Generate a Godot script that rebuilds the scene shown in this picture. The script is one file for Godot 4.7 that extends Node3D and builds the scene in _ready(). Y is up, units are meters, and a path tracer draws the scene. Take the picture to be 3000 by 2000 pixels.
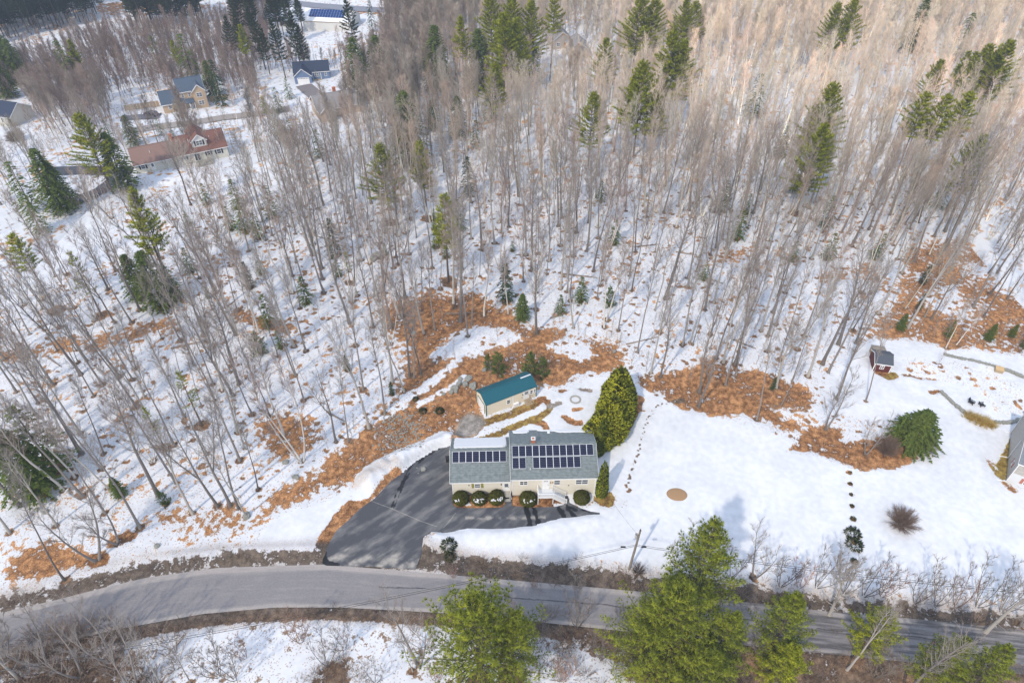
extends Node3D
# A raised ranch house with solar panels among snowy woods, seen from the air. Metres, y up.

# ---------------------------------------------------------------- mesh builder
class MB:
	var v := PackedVector3Array()
	var n := PackedVector3Array()
	var c := PackedColorArray()
	var u := PackedVector2Array()
	var i := PackedInt32Array()
	var t := Transform3D.IDENTITY
	var col := Color(1, 1, 1)

	func quad(a: Vector3, b: Vector3, d: Vector3, e: Vector3, out: Vector3) -> void:
		var nn := (d - a).cross(b - a)
		if nn.length_squared() < 1e-14:
			nn = (e - a).cross(d - a)
		var k := v.size()
		var flip := nn.dot(out) < 0.0
		nn = (t.basis * (-nn if flip else nn)).normalized()
		for p: Vector3 in ([a, e, d, b] if flip else [a, b, d, e]):
			v.push_back(t * p)
			n.push_back(nn)
			c.push_back(col)
		if flip:
			u.append_array(PackedVector2Array([Vector2(0, 0), Vector2(0, 1), Vector2(1, 1), Vector2(1, 0)]))
		else:
			u.append_array(PackedVector2Array([Vector2(0, 0), Vector2(1, 0), Vector2(1, 1), Vector2(0, 1)]))
		i.append_array(PackedInt32Array([k, k + 1, k + 2, k, k + 2, k + 3]))

	func tri(a: Vector3, b: Vector3, d: Vector3, out: Vector3) -> void:
		quad(a, b, d, d, out)

	func blade(a: Vector3, b: Vector3, d: Vector3) -> void:
		var k := v.size()
		var nn := (d - a).cross(b - a).normalized()
		v.push_back(a); v.push_back(b); v.push_back(d)
		n.push_back(nn); n.push_back(nn); n.push_back(nn)
		c.push_back(col); c.push_back(col); c.push_back(col)
		i.push_back(k); i.push_back(k + 1); i.push_back(k + 2)

	# a leaf: turned so that it faces the way its clump faces, with the clump's rounded normal
	func leaf(a: Vector3, b: Vector3, d: Vector3, face: Vector3) -> void:
		var k := v.size()
		if (d - a).cross(b - a).dot(face) < 0.0:
			v.push_back(b); v.push_back(a); v.push_back(d)
		else:
			v.push_back(a); v.push_back(b); v.push_back(d)
		n.push_back(face); n.push_back(face); n.push_back(face)
		c.push_back(col); c.push_back(col); c.push_back(col)
		i.push_back(k); i.push_back(k + 1); i.push_back(k + 2)

	func box(p: Vector3, s: Vector3) -> void:
		var h := s * 0.5
		var q := []
		for sx in [-1, 1]:
			for sy in [-1, 1]:
				for sz in [-1, 1]:
					q.append(p + Vector3(h.x * sx, h.y * sy, h.z * sz))
		quad(q[0], q[1], q[3], q[2], Vector3.LEFT)
		quad(q[4], q[5], q[7], q[6], Vector3.RIGHT)
		quad(q[0], q[1], q[5], q[4], Vector3.DOWN)
		quad(q[2], q[3], q[7], q[6], Vector3.UP)
		quad(q[0], q[2], q[6], q[4], Vector3.FORWARD)
		quad(q[1], q[3], q[7], q[5], Vector3.BACK)

	# a slab whose top face is a b d e, thickened downwards by th
	func slab(a: Vector3, b: Vector3, d: Vector3, e: Vector3, th: float) -> void:
		var dn := Vector3(0, -th, 0)
		var m := (a + b + d + e) * 0.25 + dn * 0.5
		quad(a, b, d, e, Vector3.UP)
		quad(a + dn, b + dn, d + dn, e + dn, Vector3.DOWN)
		for s in [[a, b], [b, d], [d, e], [e, a]]:
			quad(s[0], s[1], s[1] + dn, s[0] + dn, (s[0] + s[1]) * 0.5 + dn * 0.5 - m)

	# a beam between two points with a square section
	func beam(a: Vector3, b: Vector3, w: float, d := -1.0) -> void:
		if d < 0.0:
			d = w
		var ax := (b - a).normalized()
		var s := ax.cross(Vector3.UP if absf(ax.y) < 0.9 else Vector3.RIGHT).normalized() * w * 0.5
		var r := s.cross(ax).normalized() * d * 0.5
		var pa := [a - s - r, a + s - r, a + s + r, a - s + r]
		var pb := [b - s - r, b + s - r, b + s + r, b - s + r]
		for k in 4:
			var l := (k + 1) % 4
			quad(pa[k], pa[l], pb[l], pb[k], (pa[k] + pa[l]) * 0.5 - a)
		quad(pa[0], pa[1], pa[2], pa[3], -ax)
		quad(pb[0], pb[1], pb[2], pb[3], ax)

	# a round tube through points with a radius at each point
	func tube(pts: PackedVector3Array, rad: PackedFloat32Array, sides: int, c0: Color, c1: Color) -> void:
		var k := v.size()
		var m := pts.size()
		var dir := (pts[m - 1] - pts[0]).normalized()
		var s := dir.cross(Vector3(0.31, 0.2, 0.93)).normalized()
		for j in m:
			var d := (pts[mini(j + 1, m - 1)] - pts[maxi(j - 1, 0)]).normalized()
			s = (s - d * s.dot(d)).normalized()
			var r := d.cross(s)
			var cc := c0.lerp(c1, float(j) / (m - 1))
			for q in sides:
				var a := TAU * q / sides
				var o := s * cos(a) + r * sin(a)
				v.push_back(pts[j] + o * rad[j])
				n.push_back(o)
				c.push_back(cc)
		for j in m - 1:
			for q in sides:
				var a := k + j * sides + q
				var b := k + j * sides + (q + 1) % sides
				i.push_back(a); i.push_back(a + sides); i.push_back(b)
				i.push_back(b); i.push_back(a + sides); i.push_back(b + sides)

	func mesh(mat: Material, into: ArrayMesh = null) -> ArrayMesh:
		var am := into if into else ArrayMesh.new()
		var arr := []
		arr.resize(Mesh.ARRAY_MAX)
		arr[Mesh.ARRAY_VERTEX] = v
		arr[Mesh.ARRAY_NORMAL] = n
		arr[Mesh.ARRAY_COLOR] = c
		if u.size() == v.size():
			arr[Mesh.ARRAY_TEX_UV] = u
		arr[Mesh.ARRAY_INDEX] = i
		am.add_surface_from_arrays(Mesh.PRIMITIVE_TRIANGLES, arr)
		am.surface_set_material(am.get_surface_count() - 1, mat)
		return am

# ---------------------------------------------------------------- naming and tagging
var taken := {}
var rng := RandomNumberGenerator.new()
var M := {}

func numbered(s: String) -> String:
	var k: int = taken.get(s, 0)
	taken[s] = k + 1
	return s if k == 0 else "%s_%03d" % [s, k]

func tag(o: Node3D, label := "", category := "", group := "", kind := "") -> Node3D:
	if label: o.set_meta("label", label)
	if category: o.set_meta("category", category)
	if group: o.set_meta("group", group)
	if kind: o.set_meta("kind", kind)
	return o

func thing(called: String, label: String, category: String, at := Vector3.ZERO, turn := 0.0, group := "") -> Node3D:
	var o := Node3D.new()
	o.name = numbered(called)
	add_child(o)
	o.position = at
	o.rotation.y = turn
	tag(o, label, category, group)
	return o

func obj(called: String, mesh: Mesh, parent: Node3D = null) -> MeshInstance3D:
	var o := MeshInstance3D.new()
	o.mesh = mesh
	if parent == null:
		o.name = numbered(called)
		add_child(o)
	else:
		var k := 0
		var nm := called
		while parent.has_node(nm):
			k += 1
			nm = "%s_%03d" % [called, k]
		o.name = nm
		parent.add_child(o)
	return o

func part(called: String, mb: MB, mat: Material, parent: Node3D) -> MeshInstance3D:
	return obj(called, mb.mesh(mat), parent)

func one(called: String, mb: MB, mat: Material, label: String, category: String, at := Vector3.ZERO, turn := 0.0, group := "") -> MeshInstance3D:
	var o := obj(called, mb.mesh(mat))
	o.position = at
	o.rotation.y = turn
	tag(o, label, category, group)
	return o

func structure(called: String, mesh: Mesh) -> MeshInstance3D:
	var o := obj(called, mesh)
	o.set_meta("kind", "structure")
	return o

# ---------------------------------------------------------------- materials
func lin(r: float, g: float, b: float) -> Color:
	return Color(r, g, b).linear_to_srgb()

func flat(r: float, g: float, b: float, rough := 0.8, metal := 0.0) -> StandardMaterial3D:
	var m := StandardMaterial3D.new()
	m.albedo_color = lin(r, g, b)
	m.roughness = rough
	m.metallic = metal
	m.metallic_specular = 0.35
	return m

func tinted(rough := 0.9) -> StandardMaterial3D:
	var m := StandardMaterial3D.new()
	m.vertex_color_use_as_albedo = true
	m.roughness = rough
	m.metallic_specular = 0.25
	return m

func grainy(a: Color, b: Color, scale: Vector3, seed_: int, rough := 0.85, freq := 0.12, courses := 0) -> StandardMaterial3D:
	# two tones mixed by noise, laid on in the object's own axes; courses darkens regular joint lines
	var fn := FastNoiseLite.new()
	fn.seed = seed_
	fn.frequency = freq
	fn.fractal_octaves = 3
	var src := fn.get_seamless_image(128, 128)
	var im := Image.create(128, 128, false, Image.FORMAT_RGB8)
	var r := RandomNumberGenerator.new()
	r.seed = seed_
	for y in 128:
		for x in 128:
			var k := clampf((src.get_pixel(x, y).r - 0.5) * 1.4 + 0.5 + r.randf_range(-0.22, 0.22), 0, 1)
			var q := a.lerp(b, k)
			if courses and y % courses == 0:
				q = q.darkened(0.3)
			im.set_pixel(x, y, q)
	var m := StandardMaterial3D.new()
	m.albedo_texture = ImageTexture.create_from_image(im)
	m.uv1_triplanar = true
	m.uv1_scale = scale
	m.roughness = rough
	m.metallic_specular = 0.3
	return m

func make_materials() -> void:
	M.bark = tinted(0.95)
	M.leaf = tinted(0.85)
	M.leaf.backlight_enabled = true
	M.leaf.backlight = Color(0.5, 0.5, 0.3)
	M.stone = grainy(lin(0.16, 0.16, 0.15), lin(0.36, 0.36, 0.31), Vector3(0.5, 0.5, 0.5), 3)
	M.shingle = grainy(lin(0.125, 0.15, 0.155), lin(0.215, 0.245, 0.25), Vector3(0.22, 0.35, 0.35), 4, 0.9, 0.05, 8)
	M.siding = grainy(lin(0.765, 0.715, 0.605), lin(0.785, 0.735, 0.625), Vector3(0.4, 0.4, 0.4), 5, 0.7, 0.05, 6)
	M.shed_siding = grainy(lin(0.725, 0.645, 0.505), lin(0.75, 0.67, 0.53), Vector3(0.3, 0.3, 0.3), 6, 0.75, 0.05)
	M.white = flat(0.78, 0.78, 0.78, 0.5)
	M.offwhite = flat(0.62, 0.62, 0.60, 0.6)
	M.glass = flat(0.025, 0.035, 0.045, 0.12)
	M.glass.metallic_specular = 0.6
	M.glass_pale = flat(0.12, 0.135, 0.155, 0.2)
	M.dark = flat(0.02, 0.02, 0.022, 0.6)
	M.olive = flat(0.26, 0.24, 0.055)
	M.brass = flat(0.35, 0.22, 0.06, 0.4)
	M.brick = grainy(lin(0.36, 0.11, 0.055), lin(0.5, 0.19, 0.10), Vector3(1.2, 1.2, 1.2), 8, 0.9, 0.3)
	M.concrete = grainy(lin(0.28, 0.27, 0.24), lin(0.4, 0.38, 0.34), Vector3(0.8, 0.8, 0.8), 9)
	M.alu = flat(0.62, 0.63, 0.66, 0.35, 0.3)
	M.deck = flat(0.6, 0.62, 0.64, 0.7)
	M.teal = flat(0.014, 0.10, 0.13, 0.42, 0.1)
	M.teal_trim = flat(0.02, 0.12, 0.13, 0.45)
	M.snow = grainy(lin(0.62, 0.635, 0.66), lin(0.68, 0.69, 0.71), Vector3(0.25, 0.25, 0.25), 10, 0.9, 0.06)
	M.dirty_snow = grainy(lin(0.50, 0.44, 0.38), lin(0.84, 0.84, 0.85), Vector3(0.2, 0.2, 0.2), 11, 0.9, 0.07)
	M.pole = grainy(lin(0.20, 0.17, 0.14), lin(0.31, 0.28, 0.24), Vector3(1.5, 0.3, 1.5), 12)
	M.wood = grainy(lin(0.33, 0.25, 0.16), lin(0.44, 0.35, 0.24), Vector3(1, 1, 1), 13)
	M.log = grainy(lin(0.16, 0.12, 0.09), lin(0.32, 0.26, 0.21), Vector3(0.8, 0.8, 0.8), 14)
	M.wire = flat(0.03, 0.03, 0.03, 0.7)
	# solar cells: dark blue squares with fine grey joints
	var im := Image.create(60, 100, false, Image.FORMAT_RGB8)
	for y in 100:
		for x in 60:
			var q := lin(0.006, 0.008, 0.024)
			if x % 10 == 0 or y % 10 == 0:
				q = lin(0.13, 0.14, 0.19)
			im.set_pixel(x, y, q)
	M.cells = StandardMaterial3D.new()
	M.cells.albedo_texture = ImageTexture.create_from_image(im)
	M.cells.roughness = 0.35
	M.cells.metallic_specular = 0.12

# ---------------------------------------------------------------- terrain
const NX0 := -104.0
const NZ0 := -158.0
const CELL := 0.4
const FW := 520
const FH := 330
var f_bare := PackedFloat32Array()
var f_mud := PackedFloat32Array()
var f_gravel := PackedFloat32Array()
var f_dirt := PackedFloat32Array()
var f_grass := PackedFloat32Array()
var f_bump := PackedFloat32Array()
var f_paved := PackedFloat32Array()
var lump := FastNoiseLite.new()

func terr(x: float, z: float) -> float:
	var d := -z
	return 12.0 * smoothstep(125.0, 340.0, d) * smoothstep(-40.0, 120.0, x) - 7.0 * smoothstep(135.0, 330.0, d) * (1.0 - smoothstep(-100.0, 10.0, x))

func sample(f: PackedFloat32Array, x: float, z: float) -> float:
	var a := (x - NX0) / CELL - 0.5
	var b := (z - NZ0) / CELL - 0.5
	if a < 0.0 or b < 0.0 or a >= FW - 1 or b >= FH - 1:
		return 0.0
	var i := int(a)
	var j := int(b)
	a -= i
	b -= j
	var k := j * FW + i
	return lerpf(lerpf(f[k], f[k + 1], a), lerpf(f[k + FW], f[k + FW + 1], a), b)

func ground_y(x: float, z: float) -> float:
	return terr(x, z) + sample(f_bump, x, z)

func on(p: Vector2, dy := 0.0) -> Vector3:
	return Vector3(p.x, ground_y(p.x, p.y) + dy, p.y)

func stroke(f: PackedFloat32Array, pts: Array, r: float, val: float, soft := 0.5) -> void:
	var lo: Vector2 = pts[0]
	var hi: Vector2 = pts[0]
	for p: Vector2 in pts:
		lo = lo.min(p)
		hi = hi.max(p)
	var i0 := clampi(int((lo.x - r - NX0) / CELL), 0, FW - 1)
	var i1 := clampi(int((hi.x + r - NX0) / CELL) + 1, 0, FW - 1)
	var j0 := clampi(int((lo.y - r - NZ0) / CELL), 0, FH - 1)
	var j1 := clampi(int((hi.y + r - NZ0) / CELL) + 1, 0, FH - 1)
	for j in range(j0, j1 + 1):
		for i in range(i0, i1 + 1):
			var q := Vector2(NX0 + (i + 0.5) * CELL, NZ0 + (j + 0.5) * CELL)
			var d := 1e9
			for s in maxi(pts.size() - 1, 1):
				var e: Vector2 = pts[mini(s + 1, pts.size() - 1)]
				d = minf(d, q.distance_squared_to(Geometry2D.get_closest_point_to_segment(q, pts[s], e)))
			var w := 1.0 - smoothstep(r * (1.0 - soft), r, sqrt(d))
			if w > 0.0:
				f[j * FW + i] = lerpf(f[j * FW + i], val, w)

func area(f: PackedFloat32Array, pts: Array, val: float, soft := 1.0) -> void:
	var poly := PackedVector2Array(pts)
	var lo: Vector2 = pts[0]
	var hi: Vector2 = pts[0]
	for p: Vector2 in pts:
		lo = lo.min(p)
		hi = hi.max(p)
	var i0 := clampi(int((lo.x - soft - NX0) / CELL), 0, FW - 1)
	var i1 := clampi(int((hi.x + soft - NX0) / CELL) + 1, 0, FW - 1)
	var j0 := clampi(int((lo.y - soft - NZ0) / CELL), 0, FH - 1)
	var j1 := clampi(int((hi.y + soft - NZ0) / CELL) + 1, 0, FH - 1)
	for j in range(j0, j1 + 1):
		for i in range(i0, i1 + 1):
			var q := Vector2(NX0 + (i + 0.5) * CELL, NZ0 + (j + 0.5) * CELL)
			var inside := Geometry2D.is_point_in_polygon(q, poly)
			var d := 1e9
			for s in poly.size():
				d = minf(d, q.distance_squared_to(Geometry2D.get_closest_point_to_segment(q, poly[s], poly[(s + 1) % poly.size()])))
			d = sqrt(d)
			var w := smoothstep(-soft, soft, d if inside else -d)
			if w > 0.0:
				f[j * FW + i] = lerpf(f[j * FW + i], val, w)

var road_top := [Vector2(-96.64, -29.13), Vector2(-85.78, -36.2), Vector2(-75.66, -40.54), Vector2(-68.43, -43.53), Vector2(-61.62, -45.46), Vector2(-56.42, -47.09), Vector2(-51.07, -48.61), Vector2(-41.45, -50.16), Vector2(-26.21, -50.69), Vector2(-13.73, -49.54), Vector2(-3.56, -48.61), Vector2(10.48, -47.29), Vector2(20.34, -46.34), Vector2(31.92, -45.07), Vector2(42.28, -43.77), Vector2(53.48, -42.74), Vector2(66.22, -41.35), Vector2(83.61, -39.2), Vector2(103.31, -36.62)]
var road_low := [Vector2(-89.91, -21.59), Vector2(-80.81, -29.5), Vector2(-71.87, -34.55), Vector2(-65.04, -37.47), Vector2(-58.7, -39.55), Vector2(-51.96, -41.31), Vector2(-41.25, -43.44), Vector2(-31.78, -44.34), Vector2(-22.96, -44.34), Vector2(-10.23, -43.63), Vector2(2.4, -42.46), Vector2(14.71, -41.08), Vector2(31.31, -39.11), Vector2(40.35, -38.15), Vector2(50.98, -37.04), Vector2(63.12, -35.7), Vector2(79.76, -33.74), Vector2(98.65, -31.39)]
var drive := [Vector2(-26.86, -50.8), Vector2(-26.88, -52.3), Vector2(-26.5, -54.06), Vector2(-25.89, -56.04), Vector2(-24.24, -58.08), Vector2(-23, -59.88), Vector2(-21.06, -61.73), Vector2(-18.84, -65.24), Vector2(-16.46, -68.46), Vector2(-13.93, -70.75), Vector2(-11.81, -72.17), Vector2(-9.3, -72.53), Vector2(-8.72, -62.98), Vector2(-9.11, -61.6), Vector2(-8.93, -60.49), Vector2(-8.28, -60.06), Vector2(-5.17, -60), Vector2(-1.45, -60.12), Vector2(-1.04, -60.74), Vector2(-1.05, -62.48), Vector2(0, -62.48), Vector2(0.05, -60.37), Vector2(3.11, -60.12), Vector2(6.48, -60.25), Vector2(7.9, -60.61), Vector2(7.99, -62.23), Vector2(8.62, -62.23), Vector2(8.75, -60.98), Vector2(10.35, -60), Vector2(11.85, -59.4), Vector2(13.22, -59.16), Vector2(13.14, -58.86), Vector2(10.23, -58.44), Vector2(7.14, -58.02), Vector2(5.08, -57.43), Vector2(3.08, -56.73), Vector2(0, -56.39), Vector2(-3.52, -56.27), Vector2(-6.56, -56.5), Vector2(-10, -55.36), Vector2(-11.62, -55.58), Vector2(-12.73, -54.62), Vector2(-12.77, -52.96), Vector2(-13.2, -51.33), Vector2(-13.53, -49.85), Vector2(-19.25, -50.27), Vector2(-26.17, -50.48)]

func paint_fields() -> void:
	for f: PackedFloat32Array in [f_bare, f_mud, f_gravel, f_dirt, f_grass, f_bump, f_paved]:
		f.resize(FW * FH)
	f_bare.fill(-0.40)
	# clean snow: lawns and yards
	area(f_bare, [Vector2(-24.21, -65.57), Vector2(-9.63, -73.19), Vector2(-1.14, -74.66), Vector2(8.91, -92.03), Vector2(21, -92.03), Vector2(22.81, -86.68), Vector2(30.18, -80.04), Vector2(46.44, -73.19), Vector2(54.55, -67.57), Vector2(62.76, -68.94), Vector2(68.77, -72.46), Vector2(61.81, -77.69), Vector2(54.45, -80.04), Vector2(57.31, -88.42), Vector2(69.7, -97.73), Vector2(76.7, -98.72), Vector2(90.55, -94.83), Vector2(108.18, -92.03), Vector2(78.92, -45.7), Vector2(55.93, -46.19), Vector2(28.52, -48.71), Vector2(16.98, -51.33), Vector2(-11.74, -52.41), Vector2(-10.12, -56.91), Vector2(13.38, -59.28), Vector2(0, -65.57)], -1.0, 1.2)
	area(f_bare, [Vector2(-24.75, -65.57), Vector2(-28.16, -61.11), Vector2(-34.48, -59.28), Vector2(-36.62, -55.76), Vector2(-36.84, -52.96), Vector2(-26.85, -52.14), Vector2(-25.51, -58.08)], -1.0, 1.0)
	area(f_bare, [Vector2(-121.6, -138.94), Vector2(-100.81, -146.78), Vector2(-88.01, -124.95), Vector2(-97.64, -119.84), Vector2(-104.43, -108.14)], -0.8, 2.0)
	# leaf litter slope behind the outbuilding and down to the left of the driveway
	area(f_bare, [Vector2(-24.66, -110.37), Vector2(-17.83, -112.65), Vector2(-7.15, -113.23), Vector2(-0.69, -105.42), Vector2(4.05, -102.27), Vector2(10.67, -100.23), Vector2(14.47, -97.73), Vector2(20.27, -96.76), Vector2(21.41, -90.21), Vector2(16.86, -88.87), Vector2(11.77, -87.55), Vector2(8.54, -84.97), Vector2(2.48, -87.55), Vector2(-4.25, -84.13), Vector2(-5.95, -80.84), Vector2(-9.63, -73.19), Vector2(-14.02, -71.74), Vector2(-20.82, -68.25), Vector2(-24.64, -64.91), Vector2(-31.43, -61.73), Vector2(-37.06, -59.28), Vector2(-36.83, -62.35), Vector2(-30.95, -66.9), Vector2(-27.06, -72.46), Vector2(-23.44, -78.47), Vector2(-19.33, -83.29), Vector2(-22.69, -85.82), Vector2(-18.89, -90.21), Vector2(-21.04, -97.73), Vector2(-26.9, -101.75)], 0.62, 3.0)
	area(f_bare, [Vector2(-15.76, -93.89), Vector2(-11.34, -100.23), Vector2(-6.74, -102.27), Vector2(-0.67, -101.24), Vector2(2.98, -98.72), Vector2(-1.3, -95.79), Vector2(-6.43, -93.89), Vector2(-10.88, -92.95), Vector2(-14.68, -92.49)], -0.5, 1.6)
	area(f_bare, [Vector2(6.54, -96.76), Vector2(10.61, -99.22), Vector2(14.39, -96.76), Vector2(15.76, -93.89), Vector2(12.76, -92.49), Vector2(7.76, -94.83)], -0.5, 1.2)
	stroke(f_bare, [Vector2(-10.18, -92.03), Vector2(-13.08, -88.42), Vector2(-15.86, -84.97), Vector2(-18.67, -82.88)], 1.3, -0.45, 0.6)
	stroke(f_bare, [Vector2(-8.7, -87.98), Vector2(-11.59, -84.97), Vector2(-14.42, -82.47), Vector2(-16.4, -81.25)], 1.0, -0.5, 0.6)
	stroke(f_bare, [Vector2(-19.08, -81.25), Vector2(-23.38, -78.08), Vector2(-25.98, -76.16), Vector2(-27.75, -73.19)], 1.6, -0.45, 0.7)
	stroke(f_bare, [Vector2(-18.96, -66.56), Vector2(-22.03, -63.62), Vector2(-23.88, -60.49), Vector2(-25.51, -58.08), Vector2(-26.72, -55.19), Vector2(-27.15, -52.41)], 1.9, 0.95, 0.5)
	stroke(f_bare, [Vector2(-11.33, -73.19), Vector2(-15.08, -71.03), Vector2(-18.17, -68.94), Vector2(-20.68, -67.23), Vector2(-22.5, -64.91), Vector2(-23.25, -62.98)], 2.4, -0.8, 0.5)
	# right hand leaf litter
	area(f_bare, [Vector2(22.37, -87.98), Vector2(28.73, -88.87), Vector2(34.09, -90.66), Vector2(36, -93.14), Vector2(39.09, -91.84), Vector2(43.96, -89.76), Vector2(48.96, -87.55), Vector2(52.95, -84.55), Vector2(53.04, -82.06), Vector2(50.31, -80.04), Vector2(45.21, -80.84), Vector2(46.65, -77.69), Vector2(48.91, -76.54), Vector2(48.22, -75.26), Vector2(45.5, -75.78), Vector2(40.01, -79.09), Vector2(34.07, -78.86), Vector2(29.59, -80.04), Vector2(26.57, -83.29), Vector2(23.19, -84.97)], 0.6, 1.3)
	area(f_bare, [Vector2(44.95, -71.03), Vector2(50.23, -76.16), Vector2(55.38, -76.01), Vector2(54.94, -73.19), Vector2(58.9, -73.19), Vector2(64.05, -74.66), Vector2(67.48, -72.1), Vector2(65.39, -69.28), Vector2(61.04, -67.44), Vector2(55.49, -67.17), Vector2(52.25, -68.8), Vector2(48.9, -70.33)], 0.7, 1.0)
	area(f_bare, [Vector2(88.38, -127.59), Vector2(98.57, -133.04), Vector2(126.8, -127.59), Vector2(105.57, -92.95), Vector2(93.48, -94.27), Vector2(88.35, -95.6), Vector2(83.44, -94.83), Vector2(81, -96.56), Vector2(76.49, -98.23), Vector2(70.29, -99.22), Vector2(70.34, -102.79), Vector2(80.8, -111.5)], 0.42, 2.5)
	area(f_bare, [Vector2(86.08, -113.81), Vector2(93.82, -114.99), Vector2(95.38, -108.14), Vector2(91.57, -103.31), Vector2(86.2, -104.89), Vector2(83.34, -109.25)], -0.12, 2.0)
	area(f_bare, [Vector2(96.49, -123.65), Vector2(109.37, -122.36), Vector2(114.08, -112.65), Vector2(105.68, -110.37), Vector2(100.2, -116.18)], -0.15, 3.0)
	# forest patches
	stroke(f_bare, [Vector2(-100.35, -93.89), Vector2(-92.63, -93.89), Vector2(-86.08, -96.27), Vector2(-76.94, -97.73), Vector2(-72.43, -101.24), Vector2(-67.25, -101.75)], 4.0, 0.22, 0.8)
	area(f_bare, [Vector2(-43.73, -77.69), Vector2(-39.46, -79.25), Vector2(-33.82, -77.69), Vector2(-30.88, -74.66), Vector2(-33.82, -69.98), Vector2(-38.63, -69.28), Vector2(-41.91, -73.19)], 0.4, 1.5)
	stroke(f_bare, [Vector2(-55.05, -105.96), Vector2(-48.7, -102.79), Vector2(-45.06, -101.75)], 2.5, 0.5, 0.7)
	area(f_bare, [Vector2(-54.08, -58.08), Vector2(-50.66, -59.88), Vector2(-45.69, -60.49), Vector2(-39.8, -59.88), Vector2(-37.6, -57.49), Vector2(-40.46, -55.19), Vector2(-44.67, -54.34), Vector2(-50.16, -55.76)], 0.18, 2.0)
	area(f_bare, [Vector2(-70.36, -48.71), Vector2(-70.44, -52.41), Vector2(-67.43, -55.19), Vector2(-62.61, -52.41), Vector2(-58.21, -52.41), Vector2(-57.5, -50.8), Vector2(-62.56, -50.27), Vector2(-64.66, -48.71), Vector2(-68.19, -48.2)], 0.45, 1.2)
	stroke(f_bare, [Vector2(-55.94, -55.19), Vector2(-57.57, -54.34)], 1.5, 0.8, 0.6)
	stroke(f_bare, [Vector2(-59.19, -51.33), Vector2(-58.22, -51.33)], 1.5, 0.8, 0.6)
	stroke(f_bare, [Vector2(-26.38, -112.65), Vector2(-32.03, -108.14)], 2.5, 0.0, 0.9)
	stroke(f_bare, [Vector2(45.23, -123.65), Vector2(54.14, -128.94), Vector2(62.97, -124.95)], 3.0, 0.05, 0.9)
	stroke(f_bare, [Vector2(67.21, -117.39), Vector2(76.41, -122.36), Vector2(78.91, -113.81)], 3.5, 0.15, 0.9)
	# yard details
	area(f_bare, [Vector2(-7.55, -79.41), Vector2(-4.98, -78.47), Vector2(-4.41, -76.92), Vector2(-5.71, -74.51), Vector2(-8.76, -72.82), Vector2(-10.03, -72.46), Vector2(-9.76, -75.26), Vector2(-8.77, -78.08)], 1.0, 0.5)
	area(f_gravel, [Vector2(-7.55, -79.41), Vector2(-4.98, -78.47), Vector2(-4.41, -76.92), Vector2(-5.71, -74.51), Vector2(-8.78, -73.19), Vector2(-9.71, -72.75), Vector2(-9.64, -75.26), Vector2(-8.77, -78.08)], 1.0, 0.6)
	stroke(f_bare, [Vector2(-6.76, -72.46), Vector2(-2.29, -74.51), Vector2(1.74, -76.92), Vector2(4.68, -78.31), Vector2(6.26, -79.65)], 0.9, 0.8, 0.5)
	stroke(f_bare, [Vector2(3.49, -77.31), Vector2(5.22, -76.92), Vector2(6.08, -75.26)], 0.8, 0.8, 0.5)
	stroke(f_bare, [Vector2(-4.42, -77.23), Vector2(0, -79.09), Vector2(3.58, -81.17), Vector2(5.41, -82.47)], 1.1, 0.8, 0.5)
	stroke(f_grass, [Vector2(-6.76, -72.46), Vector2(-2.29, -74.51), Vector2(1.74, -76.92), Vector2(4.68, -78.31), Vector2(6.26, -79.65)], 1.3, 0.75, 0.5)
	stroke(f_grass, [Vector2(-4.42, -77.23), Vector2(0, -79.09), Vector2(3.58, -81.17)], 1.3, 0.6, 0.5)
	stroke(f_bare, [Vector2(6.28, -81.81), Vector2(6.66, -80.68)], 0.9, 0.9, 0.5)
	stroke(f_bare, [Vector2(6.54, -80.68), Vector2(8.37, -81.65)], 0.7, 0.9, 0.5)
	stroke(f_gravel, [Vector2(6.66, -80.84), Vector2(8.37, -81.65)], 0.9, 0.9, 0.5)
	stroke(f_bare, [Vector2(9.07, -78.31), Vector2(10, -77.23), Vector2(11.6, -76.92)], 0.8, 0.9, 0.5)
	stroke(f_bare, [Vector2(12.2, -84.97), Vector2(14, -84.55)], 0.6, 0.9, 0.5)
	stroke(f_gravel, [Vector2(12.2, -84.97), Vector2(14, -84.55)], 0.9, 0.8, 0.5)
	stroke(f_bare, [Vector2(10.65, -80.04), Vector2(11.85, -80.2)], 0.5, 0.9, 0.5)
	stroke(f_bare, [Vector2(8.51, -84.38), Vector2(9.13, -84.55)], 0.5, 0.9, 0.5)
	stroke(f_bare, [Vector2(14.16, -73.19), Vector2(17.01, -73.33), Vector2(18.37, -74.29), Vector2(21.31, -80.04), Vector2(22.35, -82.47)], 1.2, 0.9, 0.5)
	# beds in front of the house
	area(f_bare, [Vector2(-9.41, -62.98), Vector2(0, -63.24), Vector2(7.4, -62.98), Vector2(8.42, -62.35), Vector2(8.76, -61.11), Vector2(9.86, -60.37), Vector2(11.38, -60), Vector2(12.25, -61.11), Vector2(12.92, -62.67), Vector2(15.33, -62.98), Vector2(16.01, -61.6), Vector2(15.33, -60.18), Vector2(13.97, -60), Vector2(12.52, -61.11), Vector2(10.33, -59.76), Vector2(6.21, -60), Vector2(-8.78, -59.76)], 0.85, 0.4)
	area(f_bare, [Vector2(9.01, -61.73), Vector2(9.92, -61.23), Vector2(11.4, -60.25), Vector2(12.73, -60.61), Vector2(14.47, -59.88), Vector2(14.93, -59.28), Vector2(12.35, -59.28), Vector2(10.36, -60.12), Vector2(8.96, -60.98)], -0.7, 0.4)
	area(f_bare, [Vector2(6.51, -60.86), Vector2(8.08, -60.98), Vector2(7.87, -60.12), Vector2(6.52, -60.12)], -0.8, 0.3)
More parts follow.
